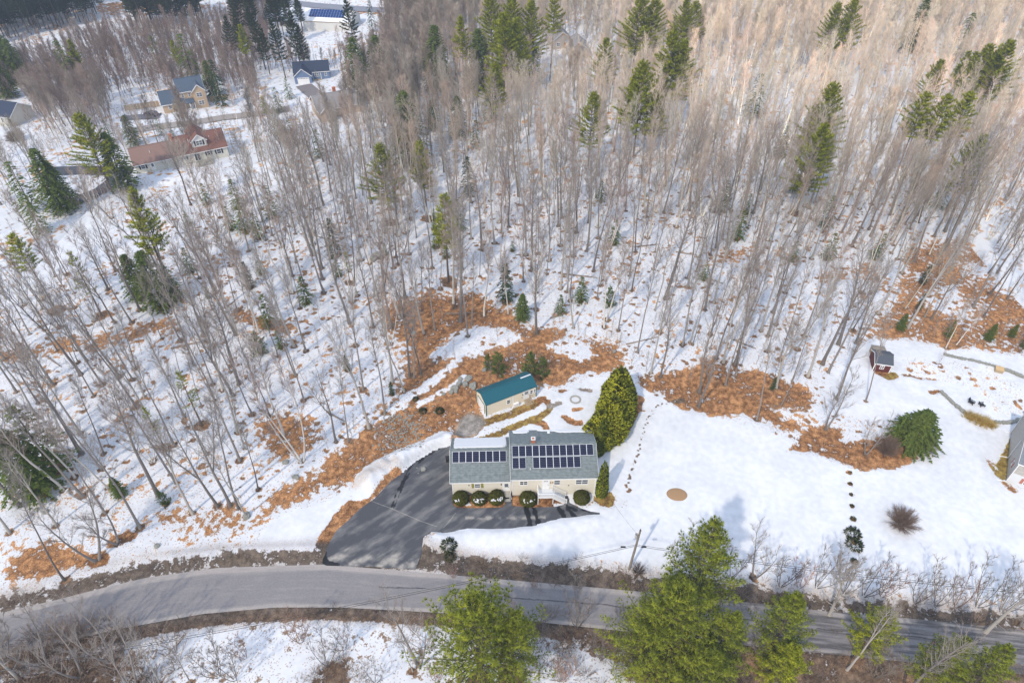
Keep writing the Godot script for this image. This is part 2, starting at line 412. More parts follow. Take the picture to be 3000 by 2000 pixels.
	area(f_grass, [Vector2(12.42, -62.98), Vector2(15.85, -62.98), Vector2(16.17, -61.11), Vector2(14.99, -59.88), Vector2(12.52, -61.11)], 0.7, 0.6)
	stroke(f_bare, [Vector2(-6.92, -60.86), Vector2(-6.44, -60.61)], 0.4, -0.7, 0.5)
	# right hand yard
	stroke(f_bare, [Vector2(85, -74.29), Vector2(83.14, -72.46), Vector2(79.94, -68.94), Vector2(77.47, -66.56), Vector2(78.56, -65.57), Vector2(80.51, -64.27), Vector2(82.44, -62.98)], 1.4, 0.95, 0.4)
	stroke(f_grass, [Vector2(85, -74.29), Vector2(83.14, -72.46), Vector2(79.94, -68.94), Vector2(77.47, -66.56), Vector2(78.56, -65.57), Vector2(80.51, -64.27), Vector2(82.44, -62.98)], 1.9, 0.95, 0.4)
	stroke(f_bare, [Vector2(76.8, -68.94), Vector2(77.2, -66.56), Vector2(77.13, -64.91), Vector2(77.59, -63.3)], 1.1, 0.25, 0.7)
	area(f_bare, [Vector2(72.05, -93.89), Vector2(83.17, -92.95), Vector2(92.34, -87.55), Vector2(89.94, -76.92), Vector2(83.97, -77.69), Vector2(80.54, -84.97), Vector2(70.65, -87.55)], -0.47, 3.0)
	stroke(f_bare, [Vector2(71.09, -88.6), Vector2(74.44, -87.72), Vector2(76.76, -87.37)], 0.35, 0.35, 0.6)
	stroke(f_bare, [Vector2(67.32, -89.31), Vector2(68.35, -87.98), Vector2(69.46, -88.42)], 1.2, 0.8, 0.5)
	stroke(f_grass, [Vector2(68.17, -87.55), Vector2(69.83, -88.87)], 1.0, 0.8, 0.5)
	stroke(f_bare, [Vector2(74.36, -84.13), Vector2(76.03, -84.46)], 0.7, 0.6, 0.5)
	# tracks across the lawn, trodden holes painted in as dark muddy dots
	for p: Array in [[Vector2(30.01, -82.3), Vector2(26.9, -81.65), Vector2(24.96, -80.68), Vector2(23.03, -77.69), Vector2(21.63, -73.92), Vector2(20.45, -70.33), Vector2(19, -66.9), Vector2(18.02, -64.27), Vector2(17.42, -61.11), Vector2(16.4, -59.58)]]:
		for s in p.size() - 1:
			var steps := int((p[s] as Vector2).distance_to(p[s + 1]) / 0.7) + 1
			for k in steps:
				stroke(f_bare, [(p[s] as Vector2).lerp(p[s + 1], float(k) / steps) + Vector2(rng.randf_range(-0.12, 0.12), rng.randf_range(-0.12, 0.12))], 0.3, 0.3, 0.4)
				stroke(f_mud, [(p[s] as Vector2).lerp(p[s + 1], float(k) / steps)], 0.7, 0.9, 0.4)
	for p: Vector2 in [Vector2(53.36, -66.56), Vector2(52.86, -64.46), Vector2(52.24, -62.48), Vector2(51.61, -60.37), Vector2(50.92, -58.08), Vector2(49.53, -54.06), Vector2(48.42, -51.06)]:
		stroke(f_bare, [p], 0.55, 0.8, 0.5)
	# roadside mud, dirty snow and grit
	var verge := [Vector2(-79.51, -39.64), Vector2(-68.96, -44.49), Vector2(-62.11, -46.44), Vector2(-56.87, -48.1), Vector2(-51.48, -49.64), Vector2(-41.73, -51.06), Vector2(-26.77, -51.76), Vector2(-19.34, -50.9), Vector2(-12.61, -51.33), Vector2(-3.6, -49.85), Vector2(10.58, -48.45), Vector2(20.46, -47.09), Vector2(32.1, -45.8), Vector2(42.52, -44.49), Vector2(53.73, -43.3), Vector2(66.58, -41.99), Vector2(84.05, -39.82)]
	stroke(f_dirt, verge, 4.6, 1.0, 0.8)
	stroke(f_bare, verge, 2.1, 0.5, 0.9)
	stroke(f_mud, verge, 3.0, 1.0, 0.4)
	var verge2 := [Vector2(-12.66, -51.76), Vector2(-3.6, -49.85), Vector2(10.57, -48.35), Vector2(20.45, -46.99), Vector2(32.08, -45.7)]
	stroke(f_bare, verge2, 2.5, 0.7, 0.8)
	stroke(f_mud, verge2, 3.2, 1.0, 0.3)
	var far_side := [Vector2(-71.36, -33.74), Vector2(-64.69, -36.83), Vector2(-58.38, -38.89), Vector2(-51.66, -40.63), Vector2(-41.02, -42.74), Vector2(-31.6, -43.68), Vector2(-22.85, -43.77), Vector2(-10.18, -43.02), Vector2(2.38, -41.81), Vector2(14.63, -40.45), Vector2(31.13, -38.41), Vector2(40.14, -37.55), Vector2(62.82, -35.16), Vector2(75.56, -33.74)]
	stroke(f_dirt, far_side, 3.0, 0.9, 0.8)
	stroke(f_bare, far_side, 1.5, 0.8, 0.5)
	stroke(f_mud, far_side, 2.0, 1.0, 0.4)
	area(f_bare, [Vector2(-70.37, -32.16), Vector2(-52.81, -39.2), Vector2(-49.11, -38.76), Vector2(-44.9, -30.63), Vector2(-63.14, -26.97)], 0.45, 2.0)
	area(f_mud, [Vector2(-70.37, -32.16), Vector2(-52.81, -39.2), Vector2(-49.11, -38.76), Vector2(-44.9, -30.63), Vector2(-63.14, -26.97)], 0.7, 2.0)
	area(f_bare, [Vector2(-24.88, -36.2), Vector2(-21.33, -37.89), Vector2(-18.78, -30.63), Vector2(-24.49, -30.63)], 0.5, 1.0)
	area(f_mud, [Vector2(5.79, -40.54), Vector2(12.46, -40.54), Vector2(34.95, -38.33), Vector2(72.13, -34.96), Vector2(67.08, -26.97), Vector2(16.05, -28.76), Vector2(15.01, -36.2), Vector2(8.33, -38.76)], 0.8, 1.5)
	area(f_bare, [Vector2(5.79, -40.54), Vector2(12.46, -40.54), Vector2(34.95, -38.33), Vector2(72.13, -34.96), Vector2(67.08, -26.97), Vector2(16.05, -28.76), Vector2(15.01, -36.2), Vector2(8.33, -38.76)], 0.55, 1.5)
	area(f_mud, [Vector2(-77.21, -36.2), Vector2(-64.81, -37.04), Vector2(-51.66, -40.63), Vector2(-31.6, -43.68), Vector2(-10.18, -43.02), Vector2(14.63, -40.45), Vector2(62.82, -35.16), Vector2(68.74, -23.54), Vector2(-68.74, -23.54)], 0.75, 1.0)
	# snow banks and their grime
	stroke(f_bump, [Vector2(-9.86, -72.46), Vector2(-12.83, -70.89), Vector2(-16.56, -69.28), Vector2(-19.66, -67.71), Vector2(-22.35, -65.7)], 3.2, 1.5, 0.9)
	stroke(f_dirt, [Vector2(-18.59, -67.91), Vector2(-22.14, -66.1), Vector2(-24.26, -64.27)], 1.8, 0.75, 0.8)
	stroke(f_bump, [Vector2(-12.23, -53.51), Vector2(-12.04, -54.62), Vector2(-10.69, -54.62)], 1.8, 0.9, 0.9)
	stroke(f_bump, [Vector2(-9.93, -54.34), Vector2(-4.98, -54.9), Vector2(3, -55.47), Vector2(7.07, -56.62), Vector2(12.22, -57.79)], 2.0, 0.4, 0.9)
	stroke(f_dirt, [Vector2(-12.55, -52.68), Vector2(-12.51, -54.34)], 1.0, 0.8, 0.8)
	stroke(f_bump, [Vector2(-48.51, -51.33), Vector2(-39.05, -52.14), Vector2(-27.48, -52.85)], 1.8, 0.45, 0.9)
	stroke(f_dirt, [Vector2(-63.54, -47.44), Vector2(-57.39, -49.49), Vector2(-48.51, -51.33), Vector2(-39.05, -52.14), Vector2(-27.48, -52.85)], 1.9, 0.4, 0.9)
	# the tarmac keeps the snow off
	var rp := road_top.duplicate()
	var rl := road_low.duplicate()
	rl.reverse()
	rp.append_array(rl)
	area(f_paved, rp, 1.0, 0.5)
	area(f_paved, drive, 1.0, 0.35)
	for k in FW * FH:
		f_bump[k] *= 1.0 - f_paved[k]
	lump.seed = 5
	lump.frequency = 0.16
	lump.fractal_octaves = 3

func noise_bytes(w: int, h: int, freq: float, oct: int, seed_: int, type := FastNoiseLite.TYPE_SIMPLEX_SMOOTH) -> PackedByteArray:
	var fn := FastNoiseLite.new()
	fn.noise_type = type
	fn.seed = seed_
	fn.frequency = freq
	fn.fractal_octaves = oct
	if oct == 1:
		fn.fractal_type = FastNoiseLite.FRACTAL_NONE
	var im := fn.get_image(w, h)
	im.convert(Image.FORMAT_L8)
	return im.get_data()

func upsampled(f: PackedFloat32Array, w: int, h: int) -> PackedByteArray:
	# field -1..1 to bytes at the texture's size
	var b := PackedByteArray()
	b.resize(FW * FH)
	for k in FW * FH:
		b[k] = clampi(int(f[k] * 127.0 + 127.5), 0, 255)
	var im := Image.create_from_data(FW, FH, false, Image.FORMAT_L8, b)
	im.resize(w, h, Image.INTERPOLATE_CUBIC)
	return im.get_data()

# colours of the ground as sRGB bytes: value k from 0 to 255 runs from dark to light grain
func ramp(a: Color, b: Color) -> PackedByteArray:
	var out := PackedByteArray()
	for k in 256:
		var q := a.lerp(b, k / 255.0)
		out.append(int(q.r * 255.0)); out.append(int(q.g * 255.0)); out.append(int(q.b * 255.0))
	return out

func ground_texture(w: int, h: int, bare: PackedByteArray, mud: PackedByteArray, gravel: PackedByteArray, dirt: PackedByteArray, grass: PackedByteArray, n1: PackedByteArray, n2: PackedByteArray, n3: PackedByteArray, relief: PackedByteArray) -> Image:
	var litter := ramp(lin(0.095, 0.045, 0.022), lin(0.58, 0.305, 0.14))
	var muddy := ramp(lin(0.055, 0.042, 0.034), lin(0.19, 0.15, 0.12))
	var stony := ramp(lin(0.16, 0.145, 0.13), lin(0.42, 0.39, 0.36))
	var grassy := ramp(lin(0.12, 0.085, 0.02), lin(0.42, 0.31, 0.10))
	var out := PackedByteArray()
	out.resize(w * h * 3)
	var r := RandomNumberGenerator.new()
	r.seed = 77
	for k in w * h:
		var b := (bare[k] - 127) + ((n1[k] - 128) >> 1) + ((n2[k] - 128) * 45 >> 6) + ((n3[k] - 128) * 20 >> 6)
		var spk := r.randi() & 255
		var kk := (n3[k] + n2[k] + n2[k] + spk) >> 2
		kk = clampi((kk - 128) * 2 + 118 + ((n1[k] - 128) >> 1), 0, 255)
		var s := kk * 3
		var cr := litter[s]
		var cg := litter[s + 1]
		var cb := litter[s + 2]
		var g := grass[k]
		if g > 140:
			g = clampi(g - 127 + ((n2[k] - 128) >> 1), 0, 128)
			cr += (grassy[s] - cr) * g >> 7
			cg += (grassy[s + 1] - cg) * g >> 7
			cb += (grassy[s + 2] - cb) * g >> 7
		g = gravel[k]
		if g > 130:
			g -= 127
			cr += (stony[s] - cr) * g >> 7
			cg += (stony[s + 1] - cg) * g >> 7
			cb += (stony[s + 2] - cb) * g >> 7
		g = mud[k]
		if g > 130:
			g -= 127
			cr += (muddy[s] - cr) * g >> 7
			cg += (muddy[s + 1] - cg) * g >> 7
			cb += (muddy[s + 2] - cb) * g >> 7
		# snow over it
		if b < 10:
			var sn := 202 + ((n2[k] - 128) >> 4) + ((n1[k] - 128) >> 4)
			var sr := sn + 3
			var sg := sn + 5
			var sb := sn + 10
			var dd := dirt[k]
			if dd > 130:
				var q := clampi(((dd - 127) * (n3[k] + (n2[k] >> 1)) >> 8) + (spk >> 3) - 30, 0, 120)
				sr += (muddy[s] + 60 - sr) * q >> 7
				sg += (muddy[s + 1] + 56 - sg) * q >> 7
				sb += (muddy[s + 2] + 52 - sb) * q >> 7
			var a := clampi((10 - b) * 8, 0, 128)
			cr += (sr - cr) * a >> 7
			cg += (sg - cg) * a >> 7
			cb += (sb - cb) * a >> 7
			if spk > 238 and bare[k] > 50 and n3[k] > 118:     # bark bits and leaves fallen on the snow
				cr = muddy[s] + 40
				cg = muddy[s + 1] + 26
				cb = muddy[s + 2] + 18
			relief[k] = clampi((a >> 1) + 90 + ((n2[k] - 128) >> 2), 0, 255)
		else:
			relief[k] = clampi(70 + (kk >> 2), 0, 255)
		out[k * 3] = cr
		out[k * 3 + 1] = cg
		out[k * 3 + 2] = cb
	return Image.create_from_data(w, h, false, Image.FORMAT_RGB8, out)

func grid(x0: float, x1: float, z0: float, z1: float, step: float, height: Callable, mat: Material) -> ArrayMesh:
	var mb := MB.new()
	var nx := int(round((x1 - x0) / step))
	var nz := int(round((z1 - z0) / step))
	var hs := PackedFloat32Array()
	for j in nz + 1:
		for i in nx + 1:
			hs.append(height.call(x0 + i * step, z0 + j * step))
	for j in nz + 1:
		for i in nx + 1:
			var k := j * (nx + 1) + i
			var dx := hs[k + (1 if i < nx else 0)] - hs[k - (1 if i > 0 else 0)]
			var dz := hs[k + (nx + 1 if j < nz else 0)] - hs[k - (nx + 1 if j > 0 else 0)]
			mb.v.push_back(Vector3(x0 + i * step, hs[k], z0 + j * step))
			mb.n.push_back(Vector3(-dx, 2.0 * step, -dz).normalized())
			mb.c.push_back(Color.WHITE)
			mb.u.push_back(Vector2(float(i) / nx, float(j) / nz))
	for j in nz:
		for i in nx:
			var k := j * (nx + 1) + i
			mb.i.append_array(PackedInt32Array([k, k + 1, k + nx + 2, k, k + nx + 2, k + nx + 1]))
	return mb.mesh(mat)

func near_height(x: float, z: float) -> float:
	var y := terr(x, z)
	var p := sample(f_paved, x, z)
	var b := sample(f_bare, x, z) + lump.get_noise_2d(x * 0.8, z * 0.8) * 0.6
	var s := clampf((0.1 - b) * 3.0, 0, 1)
	y += (0.14 * s + lump.get_noise_2d(x * 2.0, z * 2.0) * 0.06 + lump.get_noise_2d(x * 0.5 + 90.0, z * 0.5) * 0.25 * smoothstep(70.0, 95.0, -z)) * (1.0 - p)
	y += sample(f_bump, x, z) * (1.0 + 0.5 * lump.get_noise_2d(x * 3.0, z * 3.0))
	return y - 0.05 * p

func far_height(x: float, z: float) -> float:
	var y := terr(x, z) + 0.3 * lump.get_noise_2d(x * 0.3, z * 0.3)
	if z > -157.0 and z < -20.0 and absf(x) < 103.0:
		y -= 3.0
	return y

func build_ground(wells: Array) -> void:
	for p: Vector3 in wells:     # melted hollows round the trunks: x, z, radius
		stroke(f_bare, [Vector2(p.x, p.y)], p.z, 0.75, 0.5)
		stroke(f_mud, [Vector2(p.x, p.y)], p.z * 1.2, 0.5, 0.5)
	rng.seed = 610
	for k in 2600:     # small melt holes all over the forest floor
		var p := Vector2(rng.randf_range(-100, 100), rng.randf_range(-155, -62))
		var b := sample(f_bare, p.x, p.y)
		if b > -0.55 and b < 0.2:
			stroke(f_bare, [p, p + Vector2(rng.randf_range(-0.5, 0.5), rng.randf_range(-0.3, 0.3))], rng.randf_range(0.25, 0.6), 0.42, 0.7)
			stroke(f_mud, [p], 1.2, rng.randf() * 0.6, 0.7)
	var w := 2048
	var h := 1300
	var n1 := noise_bytes(w, h, 0.013, 4, 21)
	var n2 := noise_bytes(w, h, 0.075, 3, 22)
	var n3 := noise_bytes(w, h, 0.4, 2, 23)
	var relief := PackedByteArray()
	relief.resize(w * h)
	var im := ground_texture(w, h, upsampled(f_bare, w, h), upsampled(f_mud, w, h), upsampled(f_gravel, w, h), upsampled(f_dirt, w, h), upsampled(f_grass, w, h), n1, n2, n3, relief)
	var m := StandardMaterial3D.new()
	m.albedo_texture = ImageTexture.create_from_image(im)
	m.texture_repeat = false
	m.roughness = 0.95
	m.metallic_specular = 0.15
	m.heightmap_enabled = true
	m.heightmap_scale = 9.0
	m.heightmap_texture = ImageTexture.create_from_image(Image.create_from_data(w, h, false, Image.FORMAT_L8, relief))
	structure("ground", grid(NX0, NX0 + FW * CELL, NZ0, NZ0 + FH * CELL, 0.5, near_height, m))
	# the wider country
	w = 1400
	h = 1000
	n1 = noise_bytes(w, h, 0.03, 4, 31)
	n2 = noise_bytes(w, h, 0.15, 3, 32)
	n3 = noise_bytes(w, h, 0.45, 2, 33)
	relief = PackedByteArray()
	relief.resize(w * h)
	var bare := PackedByteArray(); bare.resize(w * h)
	var none := PackedByteArray(); none.resize(w * h); none.fill(127)
	var cl := clearings()
	var wide := Image.create(350, 250, false, Image.FORMAT_L8)
	for j in 250:
		for i in 350:
			var q := Vector2(-350.0 + (i + 0.5) * 2.0, -500.0 + (j + 0.5) * 2.0)
			var b := -0.42
			for poly: Array in cl:
				if Geometry2D.is_point_in_polygon(q, PackedVector2Array(poly)):
					b = -0.6
			for f: Array in fields():
				if Geometry2D.is_point_in_polygon(q, PackedVector2Array(f)):
					b = 0.1
			wide.set_pixel(i, j, Color(b * 0.5 + 0.5, 0, 0))
	wide.resize(w, h, Image.INTERPOLATE_CUBIC)
	bare = wide.get_data()
	im = ground_texture(w, h, bare, none, none, none, none, n1, n2, n3, relief)
	var fm := StandardMaterial3D.new()
	fm.albedo_texture = ImageTexture.create_from_image(im)
	fm.texture_repeat = false
	fm.roughness = 0.95
	fm.metallic_specular = 0.15
	structure("far_ground", grid(-350, 350, -500, 0, 5.0, far_height, fm))
	var bm := flat(0.40, 0.37, 0.35, 0.95)
	structure("distant_ground", grid(-3000, 3000, -4000, 800, 100.0, func(x, z): return terr(x, z) - (14.0 if absf(x) < 360 and z > -520 and z < 60 else 4.0), bm))

func clearings() -> Array:
	return [
		[Vector2(-166.22, -216.6), Vector2(-161.33, -219.74), Vector2(-149.18, -207.63), Vector2(-135.27, -181.76), Vector2(-135.23, -172.89), Vector2(-153.62, -170.78), Vector2(-178.96, -210.55)],
		[Vector2(-125.69, -170.78), Vector2(-112.83, -179.47), Vector2(-100.77, -164.7), Vector2(-85.32, -164.66), Vector2(-77.61, -174.86), Vector2(-64.52, -168.44), Vector2(-60.19, -158.81), Vector2(-74.99, -155.28), Vector2(-98.29, -146.78), Vector2(-105.39, -138.94), Vector2(-119.95, -135.98), Vector2(-123.32, -141.99), Vector2(-115.14, -155.33)],
		[Vector2(-120.46, -203.37), Vector2(-117.38, -211.14), Vector2(-96.58, -207.61), Vector2(-85.84, -214.75), Vector2(-83.58, -207.29), Vector2(-97.34, -197.9), Vector2(-118.64, -199.25)],
		[Vector2(-84.97, -239.55), Vector2(-75.45, -235.16), Vector2(-63.28, -233.77), Vector2(-52.09, -237.33), Vector2(-45.21, -223.57), Vector2(-59.25, -214.45), Vector2(-63.96, -206.24), Vector2(-72.77, -215.52), Vector2(-69.76, -221.43), Vector2(-80.84, -228.82)],
		[Vector2(-105.75, -321.07), Vector2(-93.96, -335.96), Vector2(-57.36, -322.85), Vector2(-51.35, -281.31), Vector2(-72.49, -277.67), Vector2(-93.2, -289.59)],
		[Vector2(-7.51, -257.92), Vector2(0, -257.9), Vector2(7.27, -248.07), Vector2(18.21, -249.46), Vector2(23.73, -242.29), Vector2(0, -233.71), Vector2(-17.8, -239.94)],
		[Vector2(-145.92, -323.56), Vector2(-128.87, -308.79), Vector2(-124.37, -303.96), Vector2(-129.94, -299.19), Vector2(-137.66, -308.79)],
	]

func fields() -> Array:
	return [[Vector2(-190.77, -338.78), Vector2(-150.05, -344.08), Vector2(-137.05, -333.61), Vector2(-142.88, -323.56), Vector2(-175.67, -318.6), Vector2(-187.72, -328.56)], [Vector2(-88.58, -332.87), Vector2(-58.2, -318.14), Vector2(-55.87, -312.5), Vector2(-81.83, -322.78)]]

# ---------------------------------------------------------------- plants
func rv() -> Vector3:
	return Vector3(rng.randf_range(-1, 1), rng.randf_range(-1, 1), rng.randf_range(-1, 1))

func limb(mb: MB, a: Vector3, dir: Vector3, length: float, r0: float, r1: float, segs: int, sides: int, bend: Vector3, wob: float, c0: Color, c1: Color) -> PackedVector3Array:
	var pts := PackedVector3Array([a])
	var rad := PackedFloat32Array([r0])
	var d := dir.normalized()
	for k in segs:
		d = (d + bend / segs + rv() * wob).normalized()
		pts.push_back(pts[k] + d * length / segs)
		rad.push_back(lerpf(r0, r1, float(k + 1) / segs))
	mb.tube(pts, rad, sides, c0, c1)
	return pts

# o: h, r, start, spread, branches, subs, twigs, twig, stems, bark, twigcol, up
func bare_tree(seed_: int, o: Dictionary) -> Array:
	rng.seed = seed_
	var tk := MB.new()
	var cr := MB.new()
	var h: float = o.h
	var bark: Color = o.bark
	var tw: Color = o.twigcol
	var mid := bark.lerp(tw, 0.5)
	var stems: int = o.get("stems", 1)
	for s in stems:
		var a0 := TAU * s / stems + rng.randf() * 0.8
		var lean = Vector3(cos(a0), 0, sin(a0)) * (o.get("lean", 0.18) if stems > 1 else 0.02)
		var hh := h * (1.0 if s == 0 else rng.randf_range(0.75, 0.97))
		var rr: float = o.r * (1.0 if stems == 1 else 0.75)
		var base := Vector3(cos(a0), 0, sin(a0)) * (0.0 if stems == 1 else rr * 0.8) + Vector3(0, -0.3, 0)
		var p := PackedVector3Array()
		var ra := PackedFloat32Array()
		var d = (Vector3.UP + lean * 1.6).normalized()
		var q := base
		var N := 10
		var fork := rng.randi_range(4, 6) if o.get("fork", false) else 99
		for k in N + 1:
			var t := float(k) / N
			p.push_back(q)
			ra.push_back((rr * (1.0 - t * 0.86)) * (1.5 if k == 0 else 1.0))
			d = (d + rv() * o.get("wob", 0.05) + Vector3.UP * 0.05 - lean * 0.12).normalized()
			q += d * hh / N
		tk.tube(p, ra, 8 if h > 9 else 5, bark, mid)
		var leaders := [p]
		if fork < 99:
			var fd := Vector3(rng.randf_range(-1, 1), 1.5, rng.randf_range(-1, 1))
			leaders.append(limb(tk, p[fork], fd, hh * (1.0 - float(fork) / N) * 0.95, ra[fork] * 0.8, 0.03, 6, 6, Vector3.UP * 0.8, 0.05, bark, mid))
		for li in leaders.size():
			var ld: PackedVector3Array = leaders[li]
			var nb: int = int(o.branches / (stems * (0.55 * (leaders.size() - 1) + 1)))
			for b in nb:
				var t: float = lerpf(o.start if li == 0 else 0.2, 0.98, pow((b + rng.randf()) / nb, 0.85))
				var fi := t * (ld.size() - 1)
				var i0 := mini(int(fi), ld.size() - 2)
				var at: Vector3 = ld[i0].lerp(ld[i0 + 1], fi - i0)
				var az := b * 2.4 + rng.randf_range(-0.5, 0.5)
				var up: float = o.up + t * 0.7 + rng.randf_range(-0.25, 0.25)
				var dir := Vector3(cos(az), up, sin(az))
				var tt: float = (t - o.start) / (1.0 - o.start)
				var ln: float = o.spread * h * (0.35 + 1.1 * sqrt(clampf(tt, 0, 1)) * (1.0 - tt * 0.75)) * rng.randf_range(0.65, 1.15)
				if li == 1: ln *= 0.85
				var r0: float = maxf(0.022, rr * 0.36 * (1.0 - t * 0.6))
				var bp := limb(cr, at, dir, ln, r0, 0.014, 4, 4, Vector3.UP * o.get("curve", 0.5), 0.10, mid, tw)
				for sidx in o.subs:
					var u2 := lerpf(0.25, 1.0, (sidx + rng.randf()) / o.subs)
					var f2 := u2 * 4.0
					var j0 := mini(int(f2), 3)
					var at2 := bp[j0].lerp(bp[j0 + 1], f2 - j0)
					var bd := (bp[j0 + 1] - bp[j0]).normalized()
					var d2 := (bd + rv() * 0.75 + Vector3.UP * 0.2).normalized()
					var l2 := ln * 0.42 * (1.15 - 0.5 * u2) * rng.randf_range(0.7, 1.2)
					var sp := limb(cr, at2, d2, l2, 0.016, 0.008, 2, 3, Vector3.UP * 0.35, 0.12, mid, tw)
					for ti in o.twigs:
						var u3 := rng.randf_range(0.15, 1.0)
						var at3 := sp[0].lerp(sp[2], u3) if u3 < 0.5 else sp[1].lerp(sp[2], u3 * 2.0 - 1.0)
						var d3 := (d2 + rv() * 0.8 + Vector3.UP * 0.25).normalized()
						var l3: float = o.twig * rng.randf_range(0.6, 1.3)
						var sd = d3.cross(rv()).normalized() * o.get("tr", 0.011)
						var s2 = d3.cross(sd).normalized() * o.get("tr", 0.011)
						cr.col = tw.lerp(mid, rng.randf() * 0.6)
						var tip := at3 + d3 * l3
						cr.blade(at3 - sd, at3 + sd, tip)
						cr.blade(at3 - s2, at3 + s2, tip)
	return [tk.mesh(M.bark), cr.mesh(M.bark), tk, cr]

func tuft(mb: MB, at: Vector3, dir: Vector3, r: float, w: float, count: int, c: Color, open := 0.9) -> void:
	for k in count:
		var d := (dir + rv() * open).normalized()
		var s := d.cross(rv()).normalized() * w
		mb.col = c * rng.randf_range(0.75, 1.25)
		mb.leaf(at - s, at + s, at + d * r * rng.randf_range(0.7, 1.2), (dir * 0.5 + Vector3.UP * 0.6 + d * 0.4).normalized())

# o: h, r, start, rad, whorls, per, tr (tuft length), tw (blade width), n (blades), c0, c1, profile
func pine(seed_: int, o: Dictionary) -> Array:
	rng.seed = seed_
	var tk := MB.new()
	var cr := MB.new()
	var bark := Color(0.13, 0.105, 0.085)
	var p := PackedVector3Array()
	var ra := PackedFloat32Array()
	var q := Vector3(0, -0.3, 0)
	var d := Vector3.UP
	for k in 11:
		p.push_back(q)
		ra.push_back(o.r * (1.0 - k / 10.0 * 0.93))
		d = (d + rv() * 0.02 + Vector3.UP * 0.05).normalized()
		q += d * (o.h + 0.3) / 10.0
	tk.tube(p, ra, 8, bark, bark * 1.2)
	for wv in o.whorls:
		var t: float = lerpf(o.start, 1.0, float(wv) / o.whorls)
		var tt = float(wv) / o.whorls
		var fi := t * 10.0
		var i0 := mini(int(fi), 9)
		var at := p[i0].lerp(p[i0 + 1], fi - i0)
		var prof: float = pow(1.0 - tt, o.get("taper", 0.8)) * minf(1.0, 0.55 + tt * 2.5)
		for b in o.per:
			if rng.randf() < o.get("gap", 0.12):
				continue
			var az = TAU * (b + rng.randf_range(-0.3, 0.3)) / o.per + wv * 1.1
			var ln: float = (o.rad * prof + 0.35) * rng.randf_range(0.6, 1.15)
			var up: float = lerpf(o.get("up0", 0.05), o.get("up1", 0.9), tt)
			var dir := Vector3(cos(az), up, sin(az))
			var bp := limb(tk, at, dir, ln, maxf(0.015, 0.012 * ln + 0.012), 0.01, 3, 3, Vector3.UP * 0.25, 0.06, bark, bark)
			var steps := int(ln / o.gapl) + 2
			for k in range(1, steps + 1):
				var u := float(k) / steps
				if u < o.get("inner", 0.25) and tt < 0.85:
					continue
				var f2 := u * 3.0
				var j0 := mini(int(f2), 2)
				var bd := (bp[j0 + 1] - bp[j0]).normalized()
				var c: Color = (o.c0 as Color).lerp(o.c1, clampf(rng.randf() * 0.7 + u * 0.3, 0, 1))  # inner tufts darker: shade of the crown's gaps put into the leaf colour
				for side: float in ([-1.0, 0.0, 1.0] if o.get("bushy", true) else [0.0, 1.0 if k % 2 else -1.0]):
					var sd := bd.cross(Vector3.UP).normalized() * side
					var off: Vector3 = (sd * 0.9 + bd * 0.5) * absf(side) * o.get("side", 0.5) * (1.25 - u) * rng.randf_range(0.3, 1.2) * minf(1.0, ln * 0.5)
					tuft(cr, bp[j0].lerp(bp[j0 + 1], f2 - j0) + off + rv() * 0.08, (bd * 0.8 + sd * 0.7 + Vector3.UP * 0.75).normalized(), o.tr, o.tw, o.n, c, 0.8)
	tuft(cr, p[10], Vector3.UP, o.tr * 1.4, o.tw, o.n, o.c1, 0.4)
	return [tk.mesh(M.bark), cr.mesh(M.leaf), tk, cr]

# drooping sprays: hemlock, spruce
func hemlock(seed_: int, o: Dictionary) -> Array:
	rng.seed = seed_
	var tk := MB.new()
	var cr := MB.new()
	var bark := Color(0.10, 0.08, 0.065)
	tk.tube(PackedVector3Array([Vector3(0, -0.3, 0), Vector3(0.05, o.h * 0.5, 0), Vector3(0, o.h, 0.05)]), PackedFloat32Array([o.r, o.r * 0.6, 0.015]), 6, bark, bark)
	for wv in o.whorls:
		var tt: float = float(wv) / o.whorls
		var y: float = lerpf(o.start * o.h, o.h * 0.99, tt)
		var prof := pow(1.0 - tt, 0.75) * minf(1.0, 0.6 + tt * 2.0)
		for b in o.per:
			if rng.randf() < o.get("gap", 0.1):
				continue
			var az = TAU * (b + rng.randf_range(-0.35, 0.35)) / o.per + wv * 0.9
			var ln: float = (o.rad * prof + 0.15) * rng.randf_range(0.7, 1.15)
			var out := Vector3(cos(az), 0, sin(az))
			var steps := int(ln / o.gapl) + 2
			for k in range(0, steps + 1):
				var u := float(k) / steps
				if u < 0.2 and tt < 0.9:
					continue
				var at: Vector3 = Vector3(0, y, 0) + out * ln * u + Vector3(0, (0.12 - 0.35 * u * u) * ln, 0) + rv() * 0.08
				for side: float in [-1.0, 1.0, 0.0]:
					var sd := Vector3(-out.z, 0, out.x) * side
					var dir := (out * 0.9 + sd * 0.9 + Vector3(0, rng.randf_range(-0.45, 0.1), 0)).normalized()
					var wd = dir.cross(Vector3.UP + rv() * 0.5).normalized() * o.sw * rng.randf_range(0.7, 1.2)
					var l: float = o.sl * rng.randf_range(0.6, 1.2) * (1.0 - 0.35 * absf(side) * u)
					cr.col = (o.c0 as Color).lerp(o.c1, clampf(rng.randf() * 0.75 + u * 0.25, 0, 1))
					var face := (out * 0.5 + Vector3.UP * 0.8 + rv() * 0.3).normalized()
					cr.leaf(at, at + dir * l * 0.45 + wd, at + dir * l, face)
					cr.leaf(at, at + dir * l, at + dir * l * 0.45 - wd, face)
	return [tk.mesh(M.bark), cr.mesh(M.leaf), tk, cr]

